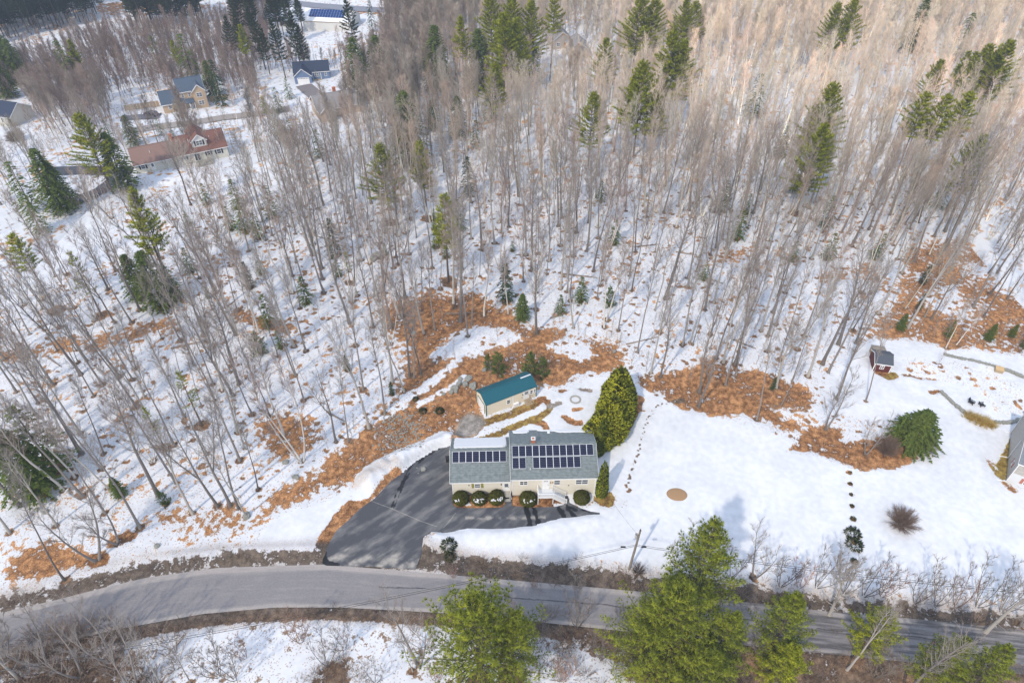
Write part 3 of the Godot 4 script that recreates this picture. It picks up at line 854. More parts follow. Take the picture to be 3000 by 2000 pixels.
# a body of upright sprays filling a shape: arborvitae, yew
func clipped(seed_: int, count: int, shape: Callable, sl: float, sw: float, c0: Color, c1: Color, upright: float, loose := 0.45) -> ArrayMesh:
	rng.seed = seed_
	var cr := MB.new()
	for k in count:
		var q: Array = shape.call()
		var at: Vector3 = q[0]
		var out: Vector3 = q[1]
		var dir: Vector3 = (out + Vector3.UP * upright + rv() * loose).normalized()
		var wd := dir.cross(rv()).normalized() * sw
		var l := sl * rng.randf_range(0.6, 1.3)
		cr.col = c0.lerp(c1, rng.randf())
		var face: Vector3 = (out + Vector3.UP * 0.5 + rv() * 0.4).normalized()
		cr.leaf(at, at + dir * l * 0.5 + wd, at + dir * l, face)
		cr.leaf(at, at + dir * l, at + dir * l * 0.5 - wd, face)
	return cr.mesh(M.leaf)

func ball_point(rx: float, ry: float, cy: float, depth: float) -> Array:
	var d := rv()
	while d.length() > 1.0 or d.length() < 0.05 or d.normalized().y < -0.75:
		d = rv()
	d = d.normalized()
	var k := 1.0 - depth * rng.randf() * rng.randf() + 0.05 * sin(d.x * 9.0) * sin(d.z * 8.0 + d.y * 7.0)
	return [Vector3(d.x * rx * k, cy + d.y * ry * k, d.z * rx * k), d]

func spire_point(h: float, r: float, depth: float) -> Array:
	var t := 1.0 - sqrt(rng.randf())
	var a := rng.randf() * TAU
	var prof := minf(1.0, 0.72 + t * 1.4) * pow(1.0 - t, 0.62)
	var k := 1.0 - depth * rng.randf() * rng.randf() + 0.08 * sin(a * 5.0 + t * 11.0)
	return [Vector3(cos(a) * r * prof * k, 0.05 + t * h, sin(a) * r * prof * k), Vector3(cos(a), 0.3, sin(a))]

func twig_ball(seed_: int, h: float, r: float, stems: int, per: int, bark: Color, tw: Color) -> ArrayMesh:
	rng.seed = seed_
	var mb := MB.new()
	for s in stems:
		var a := rng.randf() * TAU
		var e := pow(rng.randf(), 0.6) * 1.25
		var dir := Vector3(cos(a) * sin(e) * r / h, cos(e) + 0.08, sin(a) * sin(e) * r / h).normalized()
		var ln := h * rng.randf_range(0.7, 1.05) * lerpf(1.0, r / h, sin(e))
		var sp := limb(mb, Vector3(cos(a) * 0.15, -0.05, sin(a) * 0.15), dir, ln, 0.014, 0.007, 3, 3, Vector3.UP * 0.2, 0.08, bark, tw)
		for k in per:
			var u := rng.randf_range(0.25, 1.0) * 3.0
			var j0 := mini(int(u), 2)
			var at := sp[j0].lerp(sp[j0 + 1], u - j0)
			var d := (dir + rv() * 0.7).normalized()
			var sd := d.cross(rv()).normalized() * 0.009
			mb.col = bark.lerp(tw, rng.randf())
			mb.blade(at - sd, at + sd, at + d * h * 0.28 * rng.randf_range(0.5, 1.2))
	return mb.mesh(M.bark)

# ---------------------------------------------------------------- buildings
# walls of a gabled block along local x into mw, its roof into mr, white trim into mt
func gable(mw: MB, mr: MB, mt: MB, x0: float, x1: float, z0: float, z1: float, y0: float, he: float, hr: float, ov := 0.3) -> void:
	var zm := (z0 + z1) * 0.5
	var slope := (hr - he) / ((z1 - z0) * 0.5)
	mw.quad(Vector3(x0, y0, z1), Vector3(x1, y0, z1), Vector3(x1, he, z1), Vector3(x0, he, z1), Vector3.BACK)
	mw.quad(Vector3(x0, y0, z0), Vector3(x1, y0, z0), Vector3(x1, he, z0), Vector3(x0, he, z0), Vector3.FORWARD)
	for e in [[x0, Vector3.LEFT], [x1, Vector3.RIGHT]]:
		var x: float = e[0]
		mw.quad(Vector3(x, y0, z0), Vector3(x, y0, z1), Vector3(x, he, z1), Vector3(x, he, z0), e[1])
		mw.tri(Vector3(x, he, z0), Vector3(x, he, z1), Vector3(x, hr, zm), e[1])
	var yl := he - ov * slope + 0.16
	var yr := hr + 0.16
	mr.slab(Vector3(x0 - ov, yr, zm), Vector3(x1 + ov, yr, zm), Vector3(x1 + ov, yl, z1 + ov), Vector3(x0 - ov, yl, z1 + ov), 0.12)
	mr.slab(Vector3(x0 - ov, yr, zm), Vector3(x1 + ov, yr, zm), Vector3(x1 + ov, yl, z0 - ov), Vector3(x0 - ov, yl, z0 - ov), 0.12)
	# ridge caps
	mr.beam(Vector3(x0 - ov, yr + 0.02, zm), Vector3(x1 + ov, yr + 0.02, zm), 0.22, 0.06)
	if mt:
		mt.box(Vector3((x0 + x1) * 0.5, yl - 0.16, z1 + ov + 0.02), Vector3(x1 - x0 + 2 * ov + 0.02, 0.19, 0.035))
		mt.box(Vector3((x0 + x1) * 0.5, yl - 0.16, z0 - ov - 0.02), Vector3(x1 - x0 + 2 * ov + 0.02, 0.19, 0.035))
		for x: float in [x0 - ov - 0.02, x1 + ov + 0.02]:
			mt.beam(Vector3(x, yr - 0.14, zm), Vector3(x, yl - 0.16, z1 + ov), 0.035, 0.2)
			mt.beam(Vector3(x, yr - 0.14, zm), Vector3(x, yl - 0.16, z0 - ov), 0.035, 0.2)

# a window whose wall faces local +z of the transform t; origin at its lower middle
func window(parent: Node3D, t: Transform3D, w: float, h: float, lights := 1, shutters: Material = null, pane: Material = null, muntin := true) -> void:
	var f := MB.new()
	f.t = t
	var b := 0.09
	f.box(Vector3(0, h - b * 0.5, 0.03), Vector3(w, b, 0.07))
	f.box(Vector3(0, b * 0.5, 0.035), Vector3(w + 0.06, b, 0.09))
	for k in lights + 1:
		f.box(Vector3(-w * 0.5 + b * 0.5 + k * (w - b) / lights, h * 0.5, 0.031), Vector3(b, h - 2 * b, 0.066))
	if muntin:
		f.box(Vector3(0, h * 0.5, 0.026), Vector3(w - 2 * b, 0.06, 0.05))
	var o := part("window", f, M.white, parent)
	for k in lights:
		var g := MB.new()
		g.t = t
		var pw := (w - b) / lights
		g.box(Vector3(-w * 0.5 + b * 0.5 + (k + 0.5) * pw, h * 0.5, 0.012), Vector3(pw - b, h - 2 * b, 0.02))
		part("pane", g, pane if pane else M.glass, o)
	if shutters:
		for s: float in [-1.0, 1.0]:
			var q := MB.new()
			q.t = t
			q.box(Vector3(s * (w * 0.5 + 0.24), h * 0.5, 0.025), Vector3(0.36, h, 0.045))
			for y in 3:
				q.box(Vector3(s * (w * 0.5 + 0.24), h * (0.2 + 0.3 * y), 0.05), Vector3(0.28, h * 0.22, 0.02))
			part("shutter", q, shutters, parent)

func door(parent: Node3D, t: Transform3D, w: float, h: float, mat: Material, glazed := 0) -> void:
	var d := MB.new()
	d.t = t
	d.box(Vector3(0, h * 0.5, 0.03), Vector3(w, h, 0.05))
	var o := part("door", d, mat, parent)
	var f := MB.new()
	f.t = t
	f.box(Vector3(-w * 0.5 - 0.06, h * 0.5 + 0.03, 0.035), Vector3(0.11, h + 0.06, 0.08))
	f.box(Vector3(w * 0.5 + 0.06, h * 0.5 + 0.03, 0.035), Vector3(0.11, h + 0.06, 0.08))
	f.box(Vector3(0, h + 0.06, 0.037), Vector3(w, 0.12, 0.083))
	part("frame", f, M.white, o)
	var hd := MB.new()
	hd.t = t
	hd.box(Vector3(w * 0.38, h * 0.47, 0.08), Vector3(0.05, 0.14, 0.06))
	part("handle", hd, M.dark, o)
	if glazed == 1:      # small panes in the upper half
		for y in 3:
			for x in 3:
				var g := MB.new()
				g.t = t
				g.box(Vector3(-w * 0.26 + x * w * 0.26, h * (0.62 + 0.12 * y), 0.06), Vector3(w * 0.2, h * 0.09, 0.016))
				part("pane", g, M.glass, o)
	elif glazed == 2:    # storm door with one big light
		var g := MB.new()
		g.t = t
		g.box(Vector3(0, h * 0.7, 0.06), Vector3(w * 0.62, h * 0.42, 0.016))
		part("pane", g, M.glass_pale, o)
	elif glazed == 3:    # three small lights at the top
		for x in 3:
			var g := MB.new()
			g.t = t
			g.box(Vector3(-w * 0.22 + x * w * 0.22, h * 0.9, 0.06), Vector3(w * 0.15, h * 0.07, 0.016))
			part("pane", g, M.glass, o)

func at(x: float, y: float, z: float, turn := 0.0) -> Transform3D:
	return Transform3D(Basis(Vector3.UP, turn), Vector3(x, y, z))

func main_house() -> void:
	var o := thing("raised_ranch_house", "cream raised ranch house with blue-black solar panels on its grey shingle roof", "house", Vector3(0.06, 0, -62.3), 0.028)
	var w := MB.new(); var r := MB.new(); var tr := MB.new()
	gable(w, r, tr, 0.0, 12.6, -9.0, 0.0, -0.4, 4.4, 6.65, 0.3)
	part("wall", w, M.siding, o)
	var roof := part("roof", r, M.shingle, o)
	part("trim", tr, M.white, o)
	w = MB.new(); r = MB.new(); tr = MB.new()
	gable(w, r, tr, -9.15, -0.31, -8.55, -0.45, -0.4, 3.4, 5.7, 0.29)
	part("garage_wall", w, M.siding, o)
	var groof := part("garage_roof", r, M.shingle, o)
	part("trim", tr, M.white, o)
	w = MB.new()    # the side of the garage joins the main block
	w.box(Vector3(-0.16, 1.5, -4.5), Vector3(0.3, 3.7, 8.0))
	part("connecting_wall", w, M.siding, o)
	# concrete base showing under the siding
	w = MB.new()
	w.box(Vector3(6.3, 0.0, 0.012), Vector3(12.62, 0.36, 0.05))
	w.box(Vector3(-4.73, 0.0, -0.44), Vector3(8.8, 0.36, 0.05))
	part("foundation", w, M.concrete, o)
	for x: float in [0.06, 12.54, -9.1]:
		var c := MB.new()
		var z := 0.0 if x > 0 else -0.45
		c.box(Vector3(x, 2.2 if x > 0 else 1.7, z + 0.02), Vector3(0.13, 4.1 if x > 0 else 3.1, 0.05))
		part("corner_board", c, M.white, o)
	for x: float in [-0.15, 12.75]:
		var c := MB.new()
		c.beam(Vector3(x, 4.1, 0.2), Vector3(x - 0.1, 3.8, 0.07), 0.08)
		c.beam(Vector3(x - 0.1, 3.8, 0.07), Vector3(x - 0.1, 0.2, 0.07), 0.08)
		c.beam(Vector3(x - 0.1, 0.2, 0.07), Vector3(x, 0.08, 0.7), 0.08)
		part("downspout", c, M.white, o)
	# windows and doors of the main block
	window(o, at(1.7, 2.7, 0), 1.25, 0.95, 2)
	window(o, at(2.5, 0.45, 0), 1.2, 0.75, 2, null, null, false)
	window(o, at(6.75, 2.55, 0), 1.0, 1.2, 1, null, M.glass_pale)
	window(o, at(10.5, 2.55, 0), 1.95, 1.2, 2, null, M.glass_pale)
	window(o, at(10.4, 0.5, 0), 1.15, 0.8, 2, null, null, false)
	door(o, at(5.05, 1.68, 0), 0.95, 2.05, M.white, 3)
	for x: float in [5.75, 6.08]:
		var l := MB.new()
		l.box(Vector3(x, 3.2, 0.09), Vector3(0.12, 0.22, 0.16))
		part("wall_lamp", l, M.brass, o)
	var v := MB.new()
	v.box(Vector3(8.55, 2.35, 0.05), Vector3(0.14, 0.14, 0.08))
	part("wall_vent", v, M.dark, o)
	# garage front
	window(o, at(-5.3, 1.6, -0.45), 0.95, 1.1, 1, M.olive, M.glass_pale)
	door(o, at(-0.9, 0.72, -0.45), 0.9, 2.0, M.white, 2)
	v = MB.new()
	v.box(Vector3(-6.6, 2.35, -0.4), Vector3(0.14, 0.14, 0.08))
	part("wall_vent", v, M.dark, o)
	v = MB.new()
	v.box(Vector3(-1.7, 2.4, -0.36), Vector3(0.12, 0.2, 0.15))
	part("wall_lamp", v, M.dark, o)
	var st := MB.new()
	st.box(Vector3(-0.9, 0.3, 0.15), Vector3(1.3, 0.86, 1.15))
	var steps := part("concrete_step", st, M.concrete, o)
	st = MB.new()
	st.box(Vector3(-0.9, 0.46, 0.73), Vector3(0.75, 0.32, 0.02))
	part("step_vent", st, M.dark, steps)
	st = MB.new()
	st.box(Vector3(-0.9, 0.05, 0.95), Vector3(1.2, 0.5, 0.4))
	part("lower_step", st, M.concrete, steps)
	# chimney behind the ridge
	var ch := MB.new()
	ch.box(Vector3(3.3, 6.75, -4.95), Vector3(0.56, 1.5, 0.56))
	var chim := part("chimney", ch, M.brick, o)
	ch = MB.new()
	for s in [[0.0, 0.26], [0.0, -0.26]]:
		ch.box(Vector3(3.3, 7.55, -4.95 + s[1]), Vector3(0.66, 0.1, 0.14))
		ch.box(Vector3(3.3 + s[1], 7.55, -4.95), Vector3(0.14, 0.1, 0.38))
	part("cap", ch, M.offwhite, chim)
	ch = MB.new()
	ch.box(Vector3(3.3, 7.56, -4.95), Vector3(0.24, 0.16, 0.24))
	part("flue", ch, M.brick, chim)
	for p: Vector3 in [Vector3(2.72, 5.1, -1.0), Vector3(5.95, 5.3, -8.2)]:
		var vp := MB.new()
		vp.tube(PackedVector3Array([p + Vector3(0, -0.6, 0), p + Vector3(0, 0.35, 0)]), PackedFloat32Array([0.06, 0.06]), 8, Color.WHITE, Color.WHITE)
		vp.box(p + Vector3(0, -0.28, 0.05), Vector3(0.4, 0.06, 0.4))
		part("vent_pipe", vp, M.white, roof)
	# solar panels: along the front slopes, s metres down from the ridge
	panel_row(o, 0.05, 0.22, 12, 6.81, -4.5, 0.5)
	panel_row(o, 0.05, 2.03, 2, 6.81, -4.5, 0.5)
	panel_row(o, 0.05 + 3 * 1.03, 2.03, 7, 6.81, -4.5, 0.5)
	panel_row(o, -9.05, 0.30, 8, 5.86, -4.5, 0.568)
	# porch and stairs
	var fl := MB.new()
	for k in 10:
		fl.box(Vector3(4.97, 1.64, 0.13 + 0.163 * k), Vector3(2.3, 0.035, 0.15))
	var porch := part("porch", fl, M.deck, o)
	var fr := MB.new()
	fr.box(Vector3(4.97, 1.53, 1.63), Vector3(2.3, 0.18, 0.05))
	fr.box(Vector3(3.84, 1.53, 0.85), Vector3(0.05, 0.18, 1.55))
	fr.box(Vector3(6.1, 1.53, 0.85), Vector3(0.05, 0.18, 1.55))
	part("beam", fr, M.white, porch)
	for q: Vector2 in [Vector2(3.84, 1.69), Vector2(6.1, 1.69), Vector2(3.84, 0.12), Vector2(6.1, 0.12)]:
		var ps := MB.new()
		ps.box(Vector3(q.x, 1.25, q.y), Vector3(0.11, 2.85, 0.11))
		part("post", ps, M.white, porch)
	for e in [[Vector3(3.9, 0, 1.69), Vector3(6.04, 0, 1.69)], [Vector3(3.84, 0, 0.18), Vector3(3.84, 0, 1.63)]]:
		var rl := MB.new()
		rl.beam(e[0] + Vector3(0, 2.63, 0), e[1] + Vector3(0, 2.63, 0), 0.09, 0.06)
		part("rail", rl, M.white, porch)
		rl = MB.new()
		rl.beam(e[0] + Vector3(0, 1.78, 0), e[1] + Vector3(0, 1.78, 0), 0.07, 0.05)
		part("rail", rl, M.white, porch)
		var cnt := int((e[1] - e[0]).length() / 0.14)
		for k in range(1, cnt):
			var b := MB.new()
			var p: Vector3 = (e[0] as Vector3).lerp(e[1], float(k) / cnt)
			b.box(p + Vector3(0, 2.2, 0), Vector3(0.04, 0.8, 0.04))
			part("baluster", b, M.white, porch)
	for k in 6:
		var s := MB.new()
		s.box(Vector3(6.3 + k * 0.32, 1.4 - k * 0.25, 0.98), Vector3(0.33, 0.05, 1.3))
		s.box(Vector3(6.16 + k * 0.32, 1.27 - k * 0.25, 0.98), Vector3(0.03, 0.23, 1.3))
		part("tread", s, M.deck, porch)
	for z: float in [0.3, 1.66]:
		var rl := MB.new()
		rl.beam(Vector3(6.12, 2.6, z), Vector3(8.15, 0.98, z), 0.09, 0.06)
		rl.beam(Vector3(6.12, 1.78, z), Vector3(8.15, 0.22, z), 0.07, 0.05)
		rl.beam(Vector3(6.12, 1.45, z), Vector3(8.1, -0.1, z), 0.05, 0.24)
		rl.box(Vector3(8.18, 0.5, z), Vector3(0.11, 1.15, 0.11))
		part("stair_rail", rl, M.white, porch)
		for k in range(1, 13):
			var b := MB.new()
			var u := k / 13.0
			b.box(Vector3(6.12 + 2.03 * u, lerpf(2.2, 0.6, u), z), Vector3(0.06, 0.8, 0.04))
			part("baluster", b, M.white, porch)
	# snow lying on the rear slopes
	snow_slab("a white slab of snow on the rear slope of the garage roof", o.transform, [Vector2(-8.95, -4.85), Vector2(-8.8, -5.0), Vector2(-0.95, -5.05), Vector2(-0.7, -5.6), Vector2(-0.72, -8.6), Vector2(-9.0, -8.6)], 5.86, 0.568, 0.2)
	snow_slab("a short strip of snow at the rear eave, left end of the main roof", o.transform, [Vector2(0.3, -8.4), Vector2(0.6, -8.2), Vector2(2.6, -8.3), Vector2(2.95, -8.75), Vector2(2.9, -9.25), Vector2(0.2, -9.25)], 6.81, 0.5, 0.14)
	snow_slab("a long ragged strip of snow at the rear eave of the main roof", o.transform, [Vector2(4.2, -9.0), Vector2(5.0, -8.75), Vector2(5.7, -8.85), Vector2(6.2, -8.6), Vector2(6.9, -8.75), Vector2(7.4, -8.3), Vector2(8.6, -8.15), Vector2(10.4, -8.2), Vector2(11.9, -8.15), Vector2(12.3, -8.5), Vector2(12.2, -9.26), Vector2(4.0, -9.26)], 6.81, 0.5, 0.14)

func snow_slab(label: String, t: Transform3D, poly: Array, yr: float, sl: float, th: float) -> void:
	var mb := MB.new()
	# round the outline off and roughen it
	var pts := PackedVector2Array()
	for k in poly.size():
		var a: Vector2 = poly[k]
		var b: Vector2 = poly[(k + 1) % poly.size()]
		var steps := maxi(2, int(a.distance_to(b) / 0.35))
		for s in steps:
			pts.append(a.lerp(b, float(s) / steps) + Vector2(rng.randf_range(-0.05, 0.05), rng.randf_range(-0.07, 0.07)))
	var mid := Vector2.ZERO
	for p in pts: mid += p / pts.size()
	var hgt := func(p: Vector2) -> float: return yr - absf(p.y + 4.5) * sl
	var inner := PackedVector2Array()
	for p in Geometry2D.offset_polygon(pts, -0.12)[0]: inner.append(p)
	var tri := Geometry2D.triangulate_polygon(inner)
	for k in range(0, tri.size(), 3):
		var q := []
		for s in 3:
			var p := inner[tri[k + s]]
			q.append(Vector3(p.x, hgt.call(p) + th, p.y))
		mb.tri(q[0], q[1], q[2], Vector3.UP)
	for loop in [[pts, 0.02, inner, th]]:
		# skirt between the outline and the top edge
		for k in inner.size():
			var a := inner[k]
			var b := inner[(k + 1) % inner.size()]
			var oa := near_on(pts, a)
			var ob := near_on(pts, b)
			mb.quad(Vector3(a.x, hgt.call(a) + th, a.y), Vector3(b.x, hgt.call(b) + th, b.y), Vector3(ob.x, hgt.call(ob), ob.y), Vector3(oa.x, hgt.call(oa), oa.y), Vector3(a.x - mid.x, 0.6, a.y - mid.y))
	var o := one("roof_snow", mb, M.snow, label, "snow", Vector3.ZERO, 0.0, "snow left on the roof")
	o.transform = t

func near_on(pts: PackedVector2Array, p: Vector2) -> Vector2:
	var best := pts[0]
	for k in pts.size():
		var c := Geometry2D.get_closest_point_to_segment(p, pts[k], pts[(k + 1) % pts.size()])
		if c.distance_squared_to(p) < best.distance_squared_to(p):
			best = c
	return best

var panel_frame: ArrayMesh
var panel_cells: ArrayMesh

func panel_row(house: Node3D, x0: float, s0: float, count: int, yr: float, zr: float, sl: float) -> void:
	if panel_frame == null:
		var f := MB.new()
		for x: float in [-0.495, 0.495]:
			f.box(Vector3(x, 0.0, 0), Vector3(0.05, 0.05, 1.72))
		for z: float in [-0.835, 0.835]:
			f.box(Vector3(0, 0.0, z), Vector3(0.94, 0.05, 0.05))
		panel_frame = f.mesh(M.alu)
		var c := MB.new()
		c.quad(Vector3(-0.47, 0.012, 0.81), Vector3(-0.47, 0.012, -0.81), Vector3(0.47, 0.012, -0.81), Vector3(0.47, 0.012, 0.81), Vector3.UP)
		c.box(Vector3(0, -0.012, 0), Vector3(0.94, 0.03, 1.62))
		panel_cells = c.mesh(M.cells)
	var ang := atan(sl)
	for k in count:
		var f := obj("solar_panel", panel_frame, house)
		var s := s0 + 0.88
		f.position = Vector3(x0 + 0.5 + k * 1.03, yr - s * sin(ang) + 0.13 * cos(ang), zr + s * cos(ang) + 0.13 * sin(ang))
		f.rotation.x = ang
		obj("cell_sheet", panel_cells, f)

func outbuilding() -> void:
	var o := thing("outbuilding", "long cream outbuilding with a teal ribbed metal roof and white garage door", "shed", Vector3(-4.38, 0, -78.56), 0.482)
	var w := MB.new(); var r := MB.new(); var tr := MB.new()
	gable(w, r, null, 0.0, 9.7, -3.85, 0.0, -0.3, 2.75, 3.75, 0.12)
	part("wall", w, M.shed_siding, o)
	var roof := part("roof", r, M.teal, o)
	var sl := 1.0 / 1.925
	for k in 34:
		for s: float in [1.0, -1.0]:
			var rib := MB.new()
			var x := -0.08 + k * 0.299
			rib.beam(Vector3(x, 3.93, -1.925), Vector3(x, 3.93 - sl * 2.04, -1.925 + s * 2.04), 0.05, 0.05)
			part("rib", rib, M.teal, roof)
	var cap := MB.new()
	cap.box(Vector3(8.6, 3.99, -1.925), Vector3(2.0, 0.05, 0.28))
	part("ridge_cap", cap, M.alu, roof)
	for p: Vector2 in [Vector2(0, 0), Vector2(9.7, 0), Vector2(0, -3.85), Vector2(9.7, -3.85)]:
		var c := MB.new()
		c.box(Vector3(p.x, 1.25, p.y), Vector3(0.14, 2.95, 0.14))
		part("corner_board", c, M.teal_trim, o)
	# battens of the panelled siding
	for k in 16:
		var b := MB.new()
		b.box(Vector3(0.6 + k * 0.6, 1.2, 0.008), Vector3(0.03, 2.9, 0.014))
		part("batten", b, M.shed_siding, o)
	var st := MB.new()
	st.box(Vector3(5.15, 1.25, 0.03), Vector3(0.14, 2.6, 0.05))
	part("pipe_cover", st, M.white, o)
	window(o, at(4.25, 1.05, 0), 0.75, 1.0, 1, null, null, true)
	window(o, at(8.75, 1.35, 0), 0.6, 0.95, 1)
	window(o, at(9.4, 1.35, 0), 0.42, 0.9, 1)
	door(o, at(7.75, 0.6, 0), 0.95, 2.0, M.white, 1)
	# garage door in the gable
	var gd := MB.new()
	gd.box(Vector3(-0.03, 1.05, -1.9), Vector3(0.05, 2.25, 2.5))
	var g := part("garage_door", gd, M.white, o)
	for k in 4:
		var pn := MB.new()
		pn.box(Vector3(-0.06, 0.22 + k * 0.55, -1.9), Vector3(0.03, 0.51, 2.42))
		part("panel", pn, M.white, g)
	var gf := MB.new()
	for z: float in [-3.2, -0.6]:
		gf.box(Vector3(-0.035, 1.1, z), Vector3(0.08, 2.4, 0.1))
	gf.box(Vector3(-0.037, 2.25, -1.9), Vector3(0.083, 0.1, 2.5))
	part("frame", gf, M.teal_trim, g)
	# heat pump on the wall
	var hp := MB.new()
	hp.box(Vector3(5.6, 0.45, 0.3), Vector3(0.95, 0.75, 0.36))
	var pump := part("heat_pump", hp, M.white, o)
	hp = MB.new()
	hp.tube(PackedVector3Array([Vector3(5.5, 0.45, 0.48), Vector3(5.5, 0.45, 0.5)]), PackedFloat32Array([0.26, 0.24]), 12, Color.WHITE, Color.WHITE)
	part("fan_grille", hp, M.offwhite, pump)
	hp = MB.new()
	hp.box(Vector3(7.0, 2.0, 0.08), Vector3(0.12, 0.2, 0.12))
	part("wall_lamp", hp, M.dark, o)
	hp = MB.new()
	hp.box(Vector3(6.9, 1.3, 0.05), Vector3(0.14, 0.2, 0.08))
	part("meter_box", hp, M.concrete, o)
	# stairs down from the door
	var stairs: MeshInstance3D = null
	for k in 5:
		var t := MB.new()
		t.box(Vector3(7.75, 0.5 - k * 0.14, 0.2 + k * 0.28), Vector3(1.15, 0.06, 0.27))
		t.box(Vector3(7.75, 0.41 - k * 0.14, 0.09 + k * 0.28), Vector3(1.1, 0.12, 0.03))
		if stairs == null:
			stairs = part("stairs", t, M.wood, o)
		else:
			part("tread", t, M.wood, stairs)
	for x: float in [8.36]:
		var rl := MB.new()
		rl.beam(Vector3(x, 1.5, 0.1), Vector3(x, 0.85, 1.45), 0.08)
		rl.beam(Vector3(x, 0.55, 0.1), Vector3(x, -0.05, 1.45), 0.06, 0.22)
		rl.beam(Vector3(x, -0.2, 1.42), Vector3(x, 0.9, 1.42), 0.09)
		rl.beam(Vector3(x, 0.4, 0.12), Vector3(x, 1.5, 0.12), 0.09)
		part("hand_rail", rl, M.wood, stairs)

func red_shed() -> void:
	var o := thing("red_shed", "small barn red shed with white window trim at the wood's edge", "shed", on(Vector2(66.09, -89.67)), -0.22)
	var w := MB.new(); var r := MB.new(); var tr := MB.new()
	gable(w, r, tr, 0.0, 2.9, -3.6, 0.0, -0.3, 2.0, 2.9, 0.15)
	part("wall", w, flat(0.11, 0.03, 0.028), o)
	part("roof", r, grainy(lin(0.05, 0.06, 0.08), lin(0.11, 0.12, 0.14), Vector3(0.5, 0.5, 0.5), 41), o)
	part("trim", tr, M.white, o)
	for x: float in [0.03, 2.87]:
		var c := MB.new()
		c.box(Vector3(x, 0.9, 0.02), Vector3(0.14, 2.2, 0.06))
		part("corner_board", c, M.white, o)
	window(o, at(1.35, 0.8, 0), 0.75, 0.85, 2)
	var lt := MB.new()   # lean-to at the back
	lt.box(Vector3(1.4, 0.7, -4.6), Vector3(2.2, 1.7, 1.7))
	part("lean_to", lt, M.wood, o)
	var lr := MB.new()
	lr.slab(Vector3(0.2, 1.95, -3.7), Vector3(2.6, 1.95, -3.7), Vector3(2.6, 1.6, -5.6), Vector3(0.2, 1.6, -5.6), 0.08)
	part("lean_to_roof", lr, M.pole, o)

